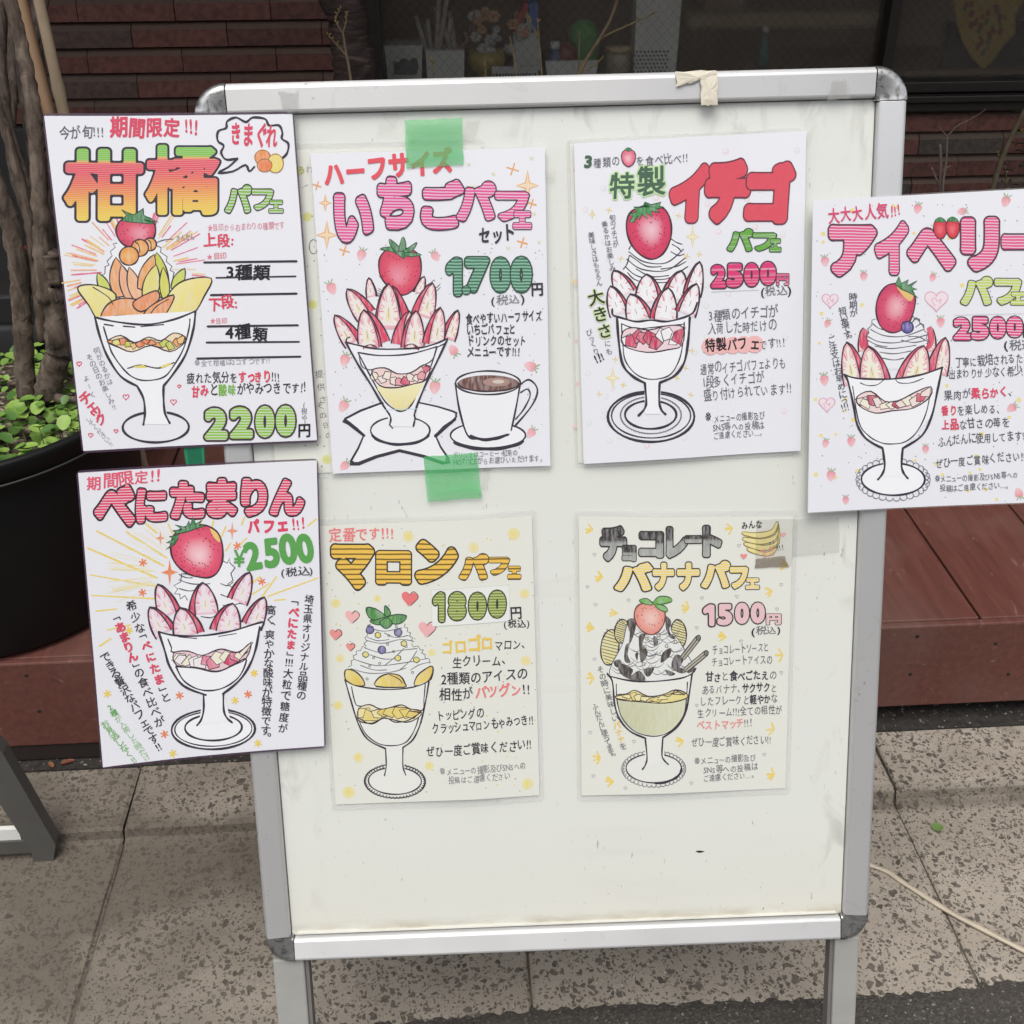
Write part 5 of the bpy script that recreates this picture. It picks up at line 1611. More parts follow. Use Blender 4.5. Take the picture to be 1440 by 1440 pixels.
a.slice(245, 730, 168, 622, 92, 1, yel=Y_); a.slice(470, 735, 514, 598, 96, -1, yel=Y_); a.slice(395, 770, 352, 610, 80, 1, cut=.5)
a.slice(332, 785, 334, 600, 112, -1, cut=.08, yel=Y_)
a.slice(195, 840, 118, 728, 86, 1, yel=Y_); a.slice(575, 825, 616, 708, 66, -1, yel=Y_); a.slice(300, 845, 250, 712, 92, 1, cut=.5); a.slice(262, 862, 236, 706, 100, 1, cut=.12, yel=Y_)
a.slice(392, 850, 420, 712, 100, -1, cut=.5); a.slice(432, 862, 446, 710, 100, -1, cut=.16, yel=Y_); a.slice(515, 848, 545, 697, 92, -1, yel=Y_)
a.fill([(163, 836), (300, 866), (450, 862), (572, 826), (530, 910), (455, 1080), (440, 1180), (340, 1180), (325, 1100)], '#f7f8fb')
a.slice(262, 866, 262, 848, 60, 1, lw=4); a.slice(430, 864, 434, 846, 60, 1, lw=4)
a.line([(163, 838), (210, 850), (300, 866), (450, 862), (520, 846), (574, 824)], 7, NIB); a.line([(163, 838), (168, 822), (180, 818)], 5, NIB); a.line([(574, 824), (568, 840), (530, 860)], 5, NIB)
a.line([(163, 838), (210, 925), (258, 1000), (305, 1080), (340, 1132)], 8, NIB); a.line([(570, 834), (532, 915), (492, 995), (456, 1080), (440, 1132)], 8, NIB)
a.line([(215, 882), (228, 935), (262, 950), (300, 942), (345, 960), (390, 968), (432, 958), (470, 935), (512, 910), (532, 858)], 5, '#55535c', 5)
a.line([(213, 880), (300, 892), (420, 886), (532, 856)], 6, NIB); a.line([(213, 882), (262, 975), (312, 1065), (345, 1100), (385, 1118), (425, 1096), (462, 1020), (505, 940), (530, 862)], 6, NIB)
a.fill([(290, 1016), (380, 1022), (478, 996), (440, 1070), (408, 1106), (385, 1115), (350, 1098), (318, 1062)], '#f8efb8', PEN, 3, grad=('#eedc80', (385, 1010), (385, 1115)))
a.chips([(268, 955), (320, 942), (372, 966), (430, 960), (478, 930), (504, 948), (484, 992), (440, 1006), (370, 1022), (300, 1014)], 10, ['#f6d2cc', '#e0506a', '#f7e4da', '#ee98a2', '#f7ecd8'])
a.line([(340, 1132), (345, 1150), (340, 1172)], 7, NIB); a.line([(440, 1132), (442, 1150), (436, 1178)], 7, NIB); a.line([(325, 1112), (450, 1108)], 3, '#b8d4e0'); a.line([(340, 1172), (352, 1186)], 5, NIB)
a.build('parfait_print', p)
a.text('ハーフサイズ', 74, 208, 598, 150, 104, '#ea4a55', .05, jit=.5)
a.bubbles([('い', 110, 230, 278, 442), ('ち', 286, 163, 442, 388), ('ご', 460, 178, 648, 388, -.03), ('パ', 605, 184, 775, 352, -.03), ('フ', 762, 224, 908, 352), ('ェ', 836, 304, 917, 384)], '#ea4f96', WST, d=.088, ol=.02, col='#3c2836')
a.text('セット', 698, 440, 850, 434, 76, BLK, .034)
a.build('title_lettering', p)
a.bubbles([('1', 563, 490, 642, 656), ('7', 640, 489, 748, 642), ('0', 743, 489, 834, 642), ('0', 825, 487, 920, 642), ('.', 630, 608, 670, 648)], '#4f9c78', 6, d=.085, ol=.024, col='#23402f')
a.text('円', 910, 655, 968, 653, 62, BLK, .03); a.text('(税込)', 748, 688, 892, 682, 42, '#77757c', .004, [(0, 1, BLK, .02), (3, 4, BLK, .02)])
a.build('price_lettering', p)
a.text('食べやすいハーフサイズ', 648, 768, 958, 752, 48, BLK, .018); a.text('いちごパフェと', 648, 812, 850, 806, 46, BLK, .018); a.text('ドリンクのセット', 654, 857, 892, 851, 46, BLK, .018); a.text('メニューです!!!', 650, 902, 868, 896, 46, BLK, .018)
a.text('ドリンクはコーヒー・紅茶の', 596, 1308, 858, 1298, 26, '#6a6a72', .002); a.text('HOT/ICEからお選びいただけます。', 596, 1338, 962, 1320, 30, '#6a6a72', .002)
a.build('body_lettering', p)

# --- 3: three kinds of strawberry
p, a = poster('white poster with solid red title over a tall strawberry parfait on a round lace plate', (790, 170, 2.88), [(48, 92), (988, 40), (965, 1335), (88, 1388)], -.0088, seed=33, curl=[(-.14, .0010), (-.06, .0032), (0, .0024), (.06, .0002), (.14, .003)])
rn = a.rn
for k in range(60):
    x, y = rn.uniform(90, 960), rn.uniform(90, 1330); c_ = rn.choice(['#e9e6ea', '#f2dde0', '#e4ebe4', '#e8e8ea'])
    a.dot(x, y, 13, c_); a.dot(x-2, y-2, 8, '#f2f0f3')
for x, y, r_ in ((528, 470, 45), (205, 1040, 46), (122, 380, 22)): a.star4(x, y, r_, '#f8edc8', '#e8cf7c', 4, .6)
for x, y in ((238, 558), (505, 548), (470, 385), (215, 965), (248, 1068), (150, 1105), (465, 1040), (525, 930), (520, 1108), (190, 362), (555, 540), (50, 650), (500, 1000)): a.cross(x, y, 11, '#ecd488', 4, .2)
a.build('background_pattern', p)
a.line(a.ell(360, 1196, 175, 102), 10, NIB, 0, True); a.line(a.ell(360, 1192, 160, 90), 6, NIB, 0, True)
a.line(a.ell(359, 1190, 122, 74), 3, '#55535c', 0, True); a.lace(359, 1190, 120, 72, 64, 5, 2)
a.line(a.ell(358, 1188, 104, 57), 9, NIB, 0, True)
a.fill([(268, 660), (248, 600), (272, 545), (265, 520), (330, 470), (440, 478), (484, 500), (482, 530), (505, 570), (510, 610), (470, 660), (380, 690)], '#f7f7f9', INK, 3)
for q in ([(270, 530), (330, 570), (420, 575), (490, 520)], [(262, 560), (320, 600), (420, 606), (498, 555)], [(255, 590), (310, 630), (420, 640), (508, 590)], [(275, 545), (340, 588), (400, 590)], [(400, 600), (460, 590), (500, 570)], [(440, 478), (462, 492), (484, 500)], [(445, 500), (470, 515), (482, 530)], [(440, 530), (470, 545), (492, 540)], [(270, 520), (280, 505), (300, 500)], [(248, 600), (262, 580), (272, 545)], [(300, 600), (360, 630), (430, 626)], [(380, 655), (440, 650), (480, 620)], [(265, 615), (290, 640), (330, 655)]): a.line(q, 5, '#3c3842', 5)
a.berry(353, 452, 90, 108, -.12, '#dd3c60', '#f7c4d0', '#d02c50', (.12, -.1), w=7, seeds=44)
lf = [(272, 412), (285, 385), (268, 380), (300, 368), (290, 350), (325, 350), (335, 330), (360, 340), (400, 330), (392, 345), (412, 350), (380, 358), (395, 372), (360, 366), (365, 392), (340, 370), (345, 398), (322, 378), (312, 402), (308, 384), (288, 412)]
a.fill(lf, '#3f8a4a', PEN); a.line(lf, 5, '#204028', 0, True)
for q in ((265, 700, 208, 605, 92), (352, 735, 342, 620, 118)): a.slice(*q, 1, red='#cf3656', face='#fbfafb', cut=.17, blush='#f6e4e8', lw=7)
a.slice(450, 720, 482, 606, 108, -1, red='#cf3656', face='#fbfafb', cut=.17, blush='#f6e4e8', lw=7); a.slice(525, 705, 556, 570, 80, -1, red='#cf3656', face='#fbfafb', cut=.17, blush='#f6e4e8', lw=7)
for q in ((235, 780, 196, 668, 92, 1), (318, 806, 276, 700, 112, 1), (408, 806, 428, 674, 116, -1), (498, 780, 544, 658, 92, -1)): a.slice(*q, red='#cf3656', face='#fbfafb', cut=.17, blush='#f6e4e8', lw=7)
a.fill([(203, 765), (215, 795), (300, 808), (420, 808), (520, 788), (546, 736), (516, 800), (508, 890), (490, 980), (400, 1056), (395, 1185), (335, 1185), (332, 1060), (262, 1010), (230, 900), (222, 800)], '#fafafc')
a.line([(203, 762), (206, 785), (240, 797), (300, 812), (360, 806), (420, 812), (490, 796), (530, 775), (546, 736)], 8, NIB)
a.line([(222, 800), (230, 900), (245, 985), (285, 1032), (335, 1060)], 10, NIB); a.line([(516, 795), (510, 885), (494, 975), (455, 1030), (395, 1058)], 10, NIB)
a.line([(240, 820), (245, 900), (256, 970), (300, 1025), (360, 1045), (430, 1030), (470, 975), (488, 900), (494, 815)], 5, NIB)
a.line([(243, 822), (300, 840), (380, 834), (492, 822)], 5, NIB)
a.chips([(246, 852), (290, 836), (350, 846), (430, 828), (490, 836), (484, 908), (430, 925), (340, 936), (248, 908)], 10, ['#f4d4da', '#c83656', '#fbf8f8', '#fbf8f8', '#d8506c'], r=24)
a.line([(334, 1060), (340, 1130), (334, 1162), (308, 1192)], 9, NIB); a.line([(394, 1058), (392, 1130), (400, 1166), (418, 1186)], 9, NIB)
a.build('parfait_print', p)
a.bubbles([('イ', 430, 168, 602, 418), ('チ', 573, 148, 767, 422), ('ゴ', 738, 160, 944, 422)], '#e34656', INK, d=.115, ol=.017, col='#6a2a38', sk=.08)
a.text('特製', 186, 318, 412, 300, 118, '#3c5c46', .022, halo=('#c4e6a4', .05))
a.bubbles([('パ', 665, 433, 778, 532), ('フ', 768, 450, 872, 530), ('ェ', 838, 474, 889, 533)], '#62a83c', DEN, d=.075, ol=.03, col='#23402c')
a.build('title_lettering', p)
a.bubbles([('2', 598, 578, 668, 682), ('5', 660, 572, 738, 680), ('0', 733, 570, 803, 676), ('0', 797, 565, 871, 670)], '#e03a72', DEN, d=.09, ol=.034); a.bubble('円', 866, 616, 920, 668, '#e03a72', DEN, .05, .035)
a.line([(604, 692), (798, 684)], 2, '#c8c8cc', 0); a.text('(税込)', 803, 712, 932, 704, 42, '#66666e', .004, [(0, 1, BLK, .03), (3, 4, BLK, .03)])
a.build('price_lettering', p)
a.text('3', 86, 192, 122, 190, 68, '#3c5c46', .05); a.text('種類の', 125, 192, 238, 186, 48, GRY, .002); a.text('を食べ比べ!!', 298, 188, 512, 172, 46, GRY, .002)
a.berry(268, 152, 28, 34, 0, '#f07c90', '#f9c0c8', '#ea5c78', w=4, seeds=8, top=[[(-.5, -1), (0, -1.25), (.5, -1), (0, -.8)]])
for q in ((592, 814, 872, 796, '3種類のイチゴが'), (588, 866, 870, 850, '入荷した時だけの'), (558, 1030, 908, 1002, '通常のイチゴパフェよりも'), (567, 1082, 820, 1060, '1段多くイチゴが'), (573, 1136, 932, 1104, '盛り付けられています!!')): a.text(q[4], *q[:4], 52, GRY, .002)
for k in range(5): a.dot(600+k*45, 912-k*2, 36, '#f8b8b4')
a.up(2); a.text('特製パフェ', 578, 936, 795, 922, 58, '#1c181c', .03); a.text('です!!!', 798, 926, 905, 916, 46, GRY, .002)
a.text('※', 578, 1225, 606, 1222, 44, BLK, .006); a.text('メニューの撮影及び', 614, 1222, 822, 1208, 36, GRY, .002); a.text('SNS等への投稿は', 610, 1258, 822, 1248, 36, GRY, .002); a.text('ご遠慮ください…。', 612, 1290, 815, 1276, 34, GRY, .002)
a.vtext('旬のイチゴが', 203, 392, 216, 500, 25, GRY, .004); a.vtext('乗るかはお楽しみ', 172, 418, 203, 596, 26, GRY, .004); a.vtext('美味しさはもちろん', 118, 462, 150, 656, 26, GRY, .004)
a.vtext('大きさ', 137, 714, 172, 850, 66, '#cfe0a0', .085); a.up(2); a.vtext('大きさ', 137, 714, 172, 850, 66, '#1e241c', .02)
a.vtext('にも', 184, 900, 190, 932, 28, GRY, .002); a.vtext('びっくり', 110, 856, 137, 932, 28, GRY, .002); a.text('!!!', 138, 984, 176, 968, 44, BLK, .03)
a.build('body_lettering', p)

# --- 4: big strawberry, hangs off the right edge
P4 = [(70, 65), (1006, 16), (958, 1330), (48, 1383)]
p, a = poster('white poster with pink striped title sticking out past the frame beside the deck', (1120, 260, 3.0), P4, .003, seed=44, margin=.001, curl=[(-.14, .0), (-.06, .0002), (0, .002), (.06, .006), (.14, .014)])
rn = a.rn
dots(a, 150, (80, 80, 960, 1330), '#8f8d9c', (1.8, 3.2)); dots(a, 46, (80, 80, 960, 1330), '#f4e08a', (6, 10))
for x, y, r_, t_ in ((508, 100, 22, .2), (690, 112, 20, 1.4), (868, 70, 24, .3), (120, 322, 22, -.1), (283, 385, 20, 0), (570, 390, 18, .3), (130, 585, 18, .4), (602, 578, 22, 0), (117, 822, 24, -.1), (890, 935, 22, 1), (122, 1090, 18, .2), (230, 1082, 22, 0), (540, 1113, 18, 0), (145, 1225, 24, .1), (207, 1330, 18, 0), (918, 1290, 22, 2.9), (958, 350, 22, .2), (957, 835, 18, 0)): a.mini(x, y, r_, t_, red='#e8788a')
for x, y, r_ in ((142, 486, 34), (585, 486, 48), (128, 924, 34)):
    a.heart(x, y, r_, '#f7e4ea', '#e0a0b8', 4); a.line([(x-r_*.1, y+r_*.5), (x-r_*.4, y), (x-.1*r_, y-r_*.2), (x+r_*.1, y+.1*r_), (x+r_*.4, y-r_*.1), (x+r_*.3, y+r_*.3)], 3, '#e0a0b8')
a.build('background_pattern', p)
a.lace(405, 1242, 140, 76, 30, 15, 4, '#77757f'); a.oval(405, 1240, 132, 68, 8, NIB, 0, '#fbfbfd')
a.slice(292, 700, 280, 604, 66, 1, cut=.05); a.slice(545, 700, 562, 598, 76, -1, cut=.05); a.fill([(272, 690), (266, 640), (284, 604), (310, 640), (330, 700)], '#d8405c', PEN, 3); a.fill([(520, 690), (540, 612), (566, 600), (576, 650), (560, 690)], '#d8405c', PEN, 3)
a.fill([(298, 650), (310, 600), (325, 565), (400, 600), (520, 575), (550, 650), (520, 720), (470, 770), (360, 770), (320, 710)], '#f2f2f5', INK, 3)
for q in ([(300, 640), (350, 662), (430, 664), (545, 632)], [(312, 610), (370, 636), (450, 638), (530, 610)], [(320, 585), (345, 604), (370, 612)], [(330, 680), (400, 690), (500, 676)], [(350, 705), (410, 712), (480, 700)], [(360, 730), (410, 738), (450, 730)], [(470, 640), (510, 640), (550, 660)], [(300, 655), (340, 676), (380, 682)], [(480, 590), (500, 560), (512, 572)], [(500, 600), (520, 586), (532, 600)], [(440, 655), (490, 664), (540, 655)]): a.line(q, 4.5, '#5a5862', 5)
zig(a, [(328, 565), (306, 610), (298, 660), (330, 700)], 9, 7, '#4a4852'); zig(a, [(548, 668), (540, 620), (510, 570), (480, 560)], 10, 7, '#4a4852')
a.berry(412, 520, 80, 102, .22, '#dc4668', '#f4b4bc', '#c8345a', (.1, -.1), w=6, seeds=40, pts=[(0, -1), (.5, -.96), (.9, -.66), (1, -.2), (.95, .3), (.72, .72), (.3, .98), (-.15, 1), (-.55, .82), (-.85, .42), (-.98, 0), (-.92, -.45), (-.68, -.82), (-.35, -.98)])
a.fill([(420, 425), (470, 430), (490, 470), (475, 490), (450, 470)], '#e8c070', INK, 3)
for q in (([(415, 420), (430, 385), (440, 415), (470, 400), (465, 425), (505, 405), (480, 430), (506, 440), (482, 446), (510, 478), (475, 455), (440, 440)],)): a.fill(q, '#3f8048', PEN); a.line(q, 4, '#23402c', 0, True)
a.dot(465, 600, 25, '#8478c0', PEN, '#40387e'); a.line(a.ell(465, 600, 25, 25), 5, '#2a2450', 0, True)
a.slice(252, 838, 212, 662, 112, 1, face='#f8f2dc', cut=.32, yel='#f0e4a8'); a.slice(585, 795, 622, 642, 96, -1, face='#f6ece0', cut=.42)
a.slice(335, 842, 302, 680, 134, 1, face='#f8f2dc', cut=.18, yel='#f0e4a8'); a.slice(478, 836, 532, 676, 140, -1, face='#f8f2dc', cut=.2, yel='#f0e4a8')
a.fill([(200, 800), (300, 818), (420, 815), (540, 796), (610, 768), (585, 880), (560, 980), (445, 1110), (440, 1225), (365, 1230), (362, 1110), (270, 1050), (235, 900)], '#fafafc')
a.line([(200, 800), (260, 816), (400, 818), (520, 800), (610, 768)], 8, NIB); a.line([(200, 800), (216, 828), (240, 930), (255, 1010), (295, 1072), (362, 1110)], 9, NIB); a.line([(608, 770), (590, 860), (566, 970), (525, 1055), (445, 1110)], 9, NIB)
a.line([(268, 835), (300, 846), (340, 842), (368, 820)], 4, NIB); a.line([(415, 818), (430, 834), (480, 834), (530, 815)], 4, NIB)
a.line([(236, 850), (262, 1000), (300, 1055), (350, 1085), (400, 1092), (460, 1080), (510, 1030), (545, 950), (562, 850)], 5, NIB)
a.chips([(256, 892), (312, 870), (370, 912), (430, 908), (500, 872), (560, 850), (558, 892), (490, 940), (400, 952), (330, 962), (262, 930)], 12, ['#f6d8d4', '#c83e58', '#f8f0d8', '#f6e2d8', '#d8586c'], r=22)
a.line([(362, 1110), (370, 1180), (362, 1215), (342, 1242)], 9, NIB); a.line([(445, 1110), (440, 1180), (448, 1212), (466, 1236)], 9, NIB)
a.build('parfait_print', p)
a.bubbles([('ア', 130, 163, 342, 392), ('イ', 325, 148, 473, 385), ('ヘ', 460, 178, 668, 368), ('リ', 680, 130, 846, 370), ('ー', 846, 203, 1000, 278)], '#ea4c86', WST, d=.10, ol=.02, col='#4a2c3a')
for x, y in ((601, 188), (652, 186)): a.berry(x, y, 28, 40, 0, '#e23a48', '#ee6a70', '#d02838', w=4, seeds=14, top=[[(-.8, -.9), (-.2, -1.25), (.3, -1.2), (.8, -.85), (.1, -.75)]])
a.bubbles([('パ', 681, 382, 818, 510), ('フ', 818, 390, 934, 508), ('ェ', 884, 448, 950, 507)], '#c2d85c', WST, d=.085, ol=.022, col='#3a4430')
a.text('大大大人気', 133, 166, 388, 140, 70, '#e2406a', .02); a.text('!!!', 394, 138, 440, 132, 62, '#e2406a', .02)
a.build('title_lettering', p)
a.bubbles([('2', 650, 553, 731, 658), ('5', 722, 550, 803, 657), ('0', 798, 549, 871, 650), ('0', 865, 548, 940, 645)], '#e6407c', WST, d=.09, ol=.03); a.text('円', 930, 642, 988, 638, 62, BLK, .02)
a.text('(税込)', 858, 696, 1000, 686, 46, '#66666e', .006, [(0, 1, BLK, .03), (3, 4, BLK, .03)]); a.line([(660, 548), (940, 540)], 1.5, '#cfcfd4', 0)
a.build('price_lettering', p)
for q in ((660, 770, 968, 745, '丁寧に栽培されるため', ()), (634, 818, 960, 800, '出まわりが少なく希少!!!', ()), (615, 908, 898, 886, '果肉が柔らかく、', [(3, 7, RED, .034)]), (605, 972, 848, 960, '香りを楽しめる、', [(0, 2, RED, .034)]), (605, 1032, 884, 1014, '上品な甘さの苺を', [(0, 2, RED, .034)]), (590, 1102, 955, 1068, 'ふんだんに使用してます!!', ()), (580, 1192, 948, 1158, 'ぜひ一度ご賞味ください!!', ())): a.text(q[4], *q[:4], 46, '#4c4c56', .005, q[5])
a.text('※メニューの撮影及びSNS等への', 576, 1256, 916, 1230, 32, GRY, .002); a.text('投稿はご遠慮ください…。', 598, 1294, 880, 1272, 32, GRY, .002)
a.vtext('時期が', 238, 472, 240, 540, 36, '#4c4c56', .006); a.vtext('短い苺です。', 194, 530, 218, 652, 36, '#4c4c56', .006); a.vtext('ご注文はお早めにっ', 147, 652, 200, 908, 36, '#4c4c56', .006); a.text('!!!', 192, 962, 226, 950, 42, '#4c4c56', .008)
a.build('body_lettering', p)

# --- 5: lower left
p, a = poster('white poster with yellow rays and red striped hiragana title hanging below the citrus poster', (100, 640, 3.273), [(48, 72), (1130, 25), (1165, 1338), (162, 1412)], .003, (radians(3), 0), film=M_FILM_D, seed=55, margin=.0019, curl=[(-.14, .016), (-.09, .009), (-.03, .003), (.05, .0), (.14, .001)])
rn = a.rn
for x0, y0, x1, y1 in ((130, 338, 430, 505), (262, 345, 445, 470), (92, 415, 400, 560), (105, 537, 395, 598), (110, 630, 395, 655), (130, 702, 218, 696), (145, 862, 195, 830), (350, 312, 400, 355), (450, 312, 470, 360), (690, 380, 712, 330), (712, 440, 735, 405), (775, 415, 808, 382), (785, 320, 798, 285), (1090, 325, 1128, 294), (835, 640, 912, 590), (880, 650, 945, 560), (905, 650, 1135, 565), (935, 668, 985, 664), (180, 790, 280, 770), (820, 600, 870, 560), (650, 330, 656, 302), (600, 322, 598, 300)): a.line([(x0, y0), (x1, y1)], 8, '#f3d45c', 0, mat=PEN)
for k in range(36):
    th = rn.uniform(.8, 1.35)*pi; r0 = rn.uniform(190, 250); a.line([(590+r0*cos(th), 540+r0*sin(th)*.7), (590+(r0+180)*cos(th), 540+(r0+180)*sin(th)*.7)], 2, '#f6e6a0', 0)
for x, y, r_ in ((415, 378, 34), (742, 348, 42), (457, 535, 60)): a.star4(x, y, r_, '#ee8450', None, 4, .66)
for x, y, c_ in ((337, 488, 0), (335, 625, 0), (765, 418, 0), (878, 582, 0), (503, 1100, 0), (815, 1100, 0), (435, 1275, 0), (180, 1080, 1), (843, 1003, 1), (755, 1128, 1), (860, 1325, 1), (473, 1365, 1), (275, 795, 1)): a.flower(x, y, 16, ('#ee7c4c', '#f2cf4c')[c_], 7)
a.build('ray_pattern', p)
a.bubbles([('べ', 113, 122, 308, 330), ('に', 298, 142, 452, 315), ('た', 452, 110, 622, 300), ('ま', 618, 98, 770, 296), ('り', 775, 98, 910, 290), ('ん', 908, 102, 1080, 286)], '#e6365e', WST, d=.082, ol=.030, col='#2c1a22')
a.text('期間限定!!', 84, 150, 418, 122, 70, '#e8506a', .022); a.text('パフェ', 812, 366, 998, 352, 78, '#e03c5c', .06); a.text('!!!', 1016, 350, 1082, 342, 68, '#e03c5c', .02)
a.build('title_lettering', p)
a.oval(657, 1258, 190, 92, 10, NIB, 0, '#fbfbfd'); a.line(a.ell(657, 1256, 176, 80), 6, NIB, 0, True); a.line(a.ell(657, 1250, 130, 60), 9, NIB, 0, True)
a.fill([(470, 620), (520, 560), (600, 560), (700, 480), (745, 480), (750, 560), (800, 680), (760, 740), (560, 740)], '#f7f7f9', INK, 2)
zig(a, [(530, 540), (490, 600), (500, 640), (540, 650)], 9, 14, '#3a3640', 5); zig(a, [(700, 490), (740, 480), (750, 545), (735, 600), (770, 650), (800, 690)], 12, 14, '#3a3640', 5)
for q in ([(500, 570), (560, 590), (640, 590)], [(500, 610), (550, 622), (600, 610)], [(690, 590), (720, 600), (745, 585)], [(690, 640), (720, 650), (740, 640)], [(500, 545), (530, 560), (560, 562)], [(700, 690), (740, 690), (780, 680)], [(600, 740), (650, 745), (680, 720)]): a.line(q, 5, '#4a4650', 5)
a.berry(583, 446, 116, 124, -.22, '#ea5470', '#fbd0d4', '#da3c5c', (.05, .15), w=8, seeds=56, pts=[(.1, -1), (.55, -.92), (.9, -.62), (1.02, -.2), (.98, .2), (.84, .6), (.55, .92), (.2, 1.0), (-.2, .88), (-.55, .68), (-.85, .35), (-1, -.05), (-.95, -.5), (-.72, -.85), (-.3, -1.02)])
a.fill([(640, 335), (675, 360), (688, 400), (660, 380)], '#f3c470', INK, 3)
for q in ([(490, 360), (470, 345), (515, 340), (482, 318), (530, 330), (545, 300), (552, 322), (562, 283), (575, 315), (605, 298), (590, 322), (632, 322), (580, 335), (540, 350)], [(500, 362), (455, 372), (478, 382), (442, 400), (470, 402), (440, 430), (478, 408), (492, 385)]): a.fill(q, '#3c7f48', PEN); a.line(q, 5, '#1f3a26', 0, True)
for q in ((462, 730, 404, 588, 108, 1), (612, 732, 606, 584, 142, -1), (765, 672, 822, 538, 104, -1), (440, 812, 368, 692, 108, 1), (548, 828, 506, 698, 146, 1), (706, 815, 744, 680, 146, -1), (830, 785, 890, 652, 104, -1)): a.slice(*q, red='#d63a5c', face='#f4e6ec', blush='#eec4d2', cut=.22, lw=8, yel='#f4ecd4')
a.fill([(408, 805), (480, 822), (600, 826), (740, 808), (880, 768), (840, 920), (780, 1030), (705, 1098), (735, 1220), (590, 1235), (610, 1100), (510, 1050), (445, 930)], '#fafafc')
a.line([(408, 806), (480, 824), (600, 828), (740, 808), (880, 768), (872, 800)], 9, NIB); a.line([(408, 806), (435, 890), (460, 970), (520, 1055), (622, 1100)], 10, NIB); a.line([(868, 790), (850, 890), (820, 970), (770, 1040), (700, 1096)], 10, NIB)
a.line([(450, 840), (466, 880), (470, 900), (540, 898), (605, 918), (690, 890), (770, 905), (830, 860)], 6, NIB); a.line([(500, 832), (580, 840)], 5, NIB); a.line([(680, 832), (760, 820)], 5, NIB)
a.chips([(476, 905), (540, 897), (606, 918), (690, 890), (768, 906), (828, 862), (806, 935), (740, 968), (672, 992), (580, 974), (490, 962)], 13, ['#f0c8d0', '#d8406a', '#f7f0d4', '#f8eef0', '#e88098', '#f7f0d4'], r=27)
a.line([(486, 966), (580, 976), (672, 994), (745, 965), (806, 936), (780, 1010), (720, 1060), (650, 1080), (580, 1070), (520, 1030), (486, 966)], 7, NIB)
a.line([(612, 1100), (612, 1170), (600, 1215), (582, 1238)], 9, NIB); a.line([(702, 1096), (704, 1170), (718, 1206), (742, 1228)], 9, NIB)
a.build('parfait_print', p)
a.text('¥', 748, 524, 802, 520, 104, '#4f9c44', .02); a.text('2500', 808, 540, 1130, 492, 176, '#4f9c44', .052, jit=.5); a.text('(税込)', 964, 560, 1120, 550, 44, BLK, .012)
a.build('price_lettering', p)
a.vtext('埼玉県オリジナル品種の', 1096, 662, 1060, 1104, 46, BLK, .012); a.vtext('「べにたま」!!!大粒で糖度が', 1030, 680, 975, 1256, 48, BLK, .012, [(1, 5, RED, .045)]); a.vtext('高く、爽やかな酸味が特徴です。', 920, 712, 894, 1300, 48, BLK, .012)
a.vtext('希少な「べにたま」と', 286, 682, 440, 1106, 48, BLK, .012, [(4, 8, RED, .045)]); a.vtext('「あまりん」の食べ比べが', 222, 742, 412, 1216, 48, BLK, .012, [(1, 5, RED, .045)]); a.vtext('できる贅沢なパフェです!!', 172, 912, 408, 1332, 48, BLK, .012)
a.vtext('2種が入荷した時だけ', 192, 1142, 355, 1376, 34, '#8fc47c', .0, [(0, 2, '#5caa48', .012)]); a.vtext('お見逃しなく!!', 170, 1216, 298, 1386, 38, '#6fb458', .008)
a.build('body_lettering', p)

# --- 6: chestnut
p, a = poster('aged cream poster with yellow striped title, chestnut parfait and pink hearts', (440, 700, 3.2735), [(30, 130), (1008, 85), (1043, 1368), (105, 1412)], -.0110, paper=M_PAPER_OLD, seed=66, margin=.006, curl=[(-.14, .0), (-.07, .0006), (-.01, .0022), (.04, .0034), (.09, .0010), (.14, .0)])
rn = a.rn
dots(a, 120, (60, 130, 1030, 1390), '#aaa69c', (2.5, 4)); dots(a, 50, (60, 130, 1030, 1390), '#e8d890', (3, 5))
for x, y, r_ in ((440, 175, 26), (740, 225, 25), (925, 165, 30), (105, 485, 22), (297, 462, 17), (975, 440, 24), (125, 738, 20), (115, 955, 22), (548, 708, 18), (980, 748, 24), (210, 1195, 25), (535, 1228, 21), (165, 1355, 29), (988, 1315, 28)): a.dot(x, y, r_, '#f0dc70', PEN, '#eee3a8')
for x, y, r_, c_ in ((445, 460, 38, '#ee7070'), (180, 546, 33, '#f6b4b0'), (104, 628, 29, '#f09088'), (172, 685, 21, '#f09088'), (525, 600, 40, '#f4aeb0')):
    a.heart(x, y, r_, c_, None, rot=.15); a.line([(x+r_*.1, y+r_*.9), (x+r_*.95, y+r_*.1), (x+r_*1.0, y-r_*.4), (x+r_*.5, y-r_*.8), (x, y-r_*.4)], 4, '#5c3a3c')
a.build('background_pattern', p)
a.line(a.ell(378, 1302, 138, 76), 3, NIB, 0, True); a.lace(378, 1302, 134, 72, 52, 8, 4, NIB); a.oval(378, 1300, 122, 62, 6, NIB, 0, '#eeefe6')
a.fill([(265, 580), (420, 580), (462, 650), (445, 672), (505, 690), (492, 712), (548, 745), (525, 790), (548, 810), (470, 870), (300, 870), (168, 780), (192, 742), (182, 712), (242, 680), (236, 650), (262, 620)], '#eceee8', INK)
for q, n in (([(262, 580), (250, 630), (242, 680)], 8), ([(240, 685), (205, 710), (188, 742), (172, 780)], 9), ([(422, 580), (448, 620), (462, 660)], 8), ([(455, 672), (500, 690), (515, 720), (545, 750)], 9)): zig(a, q, n, 8, '#5a5a60', 4)
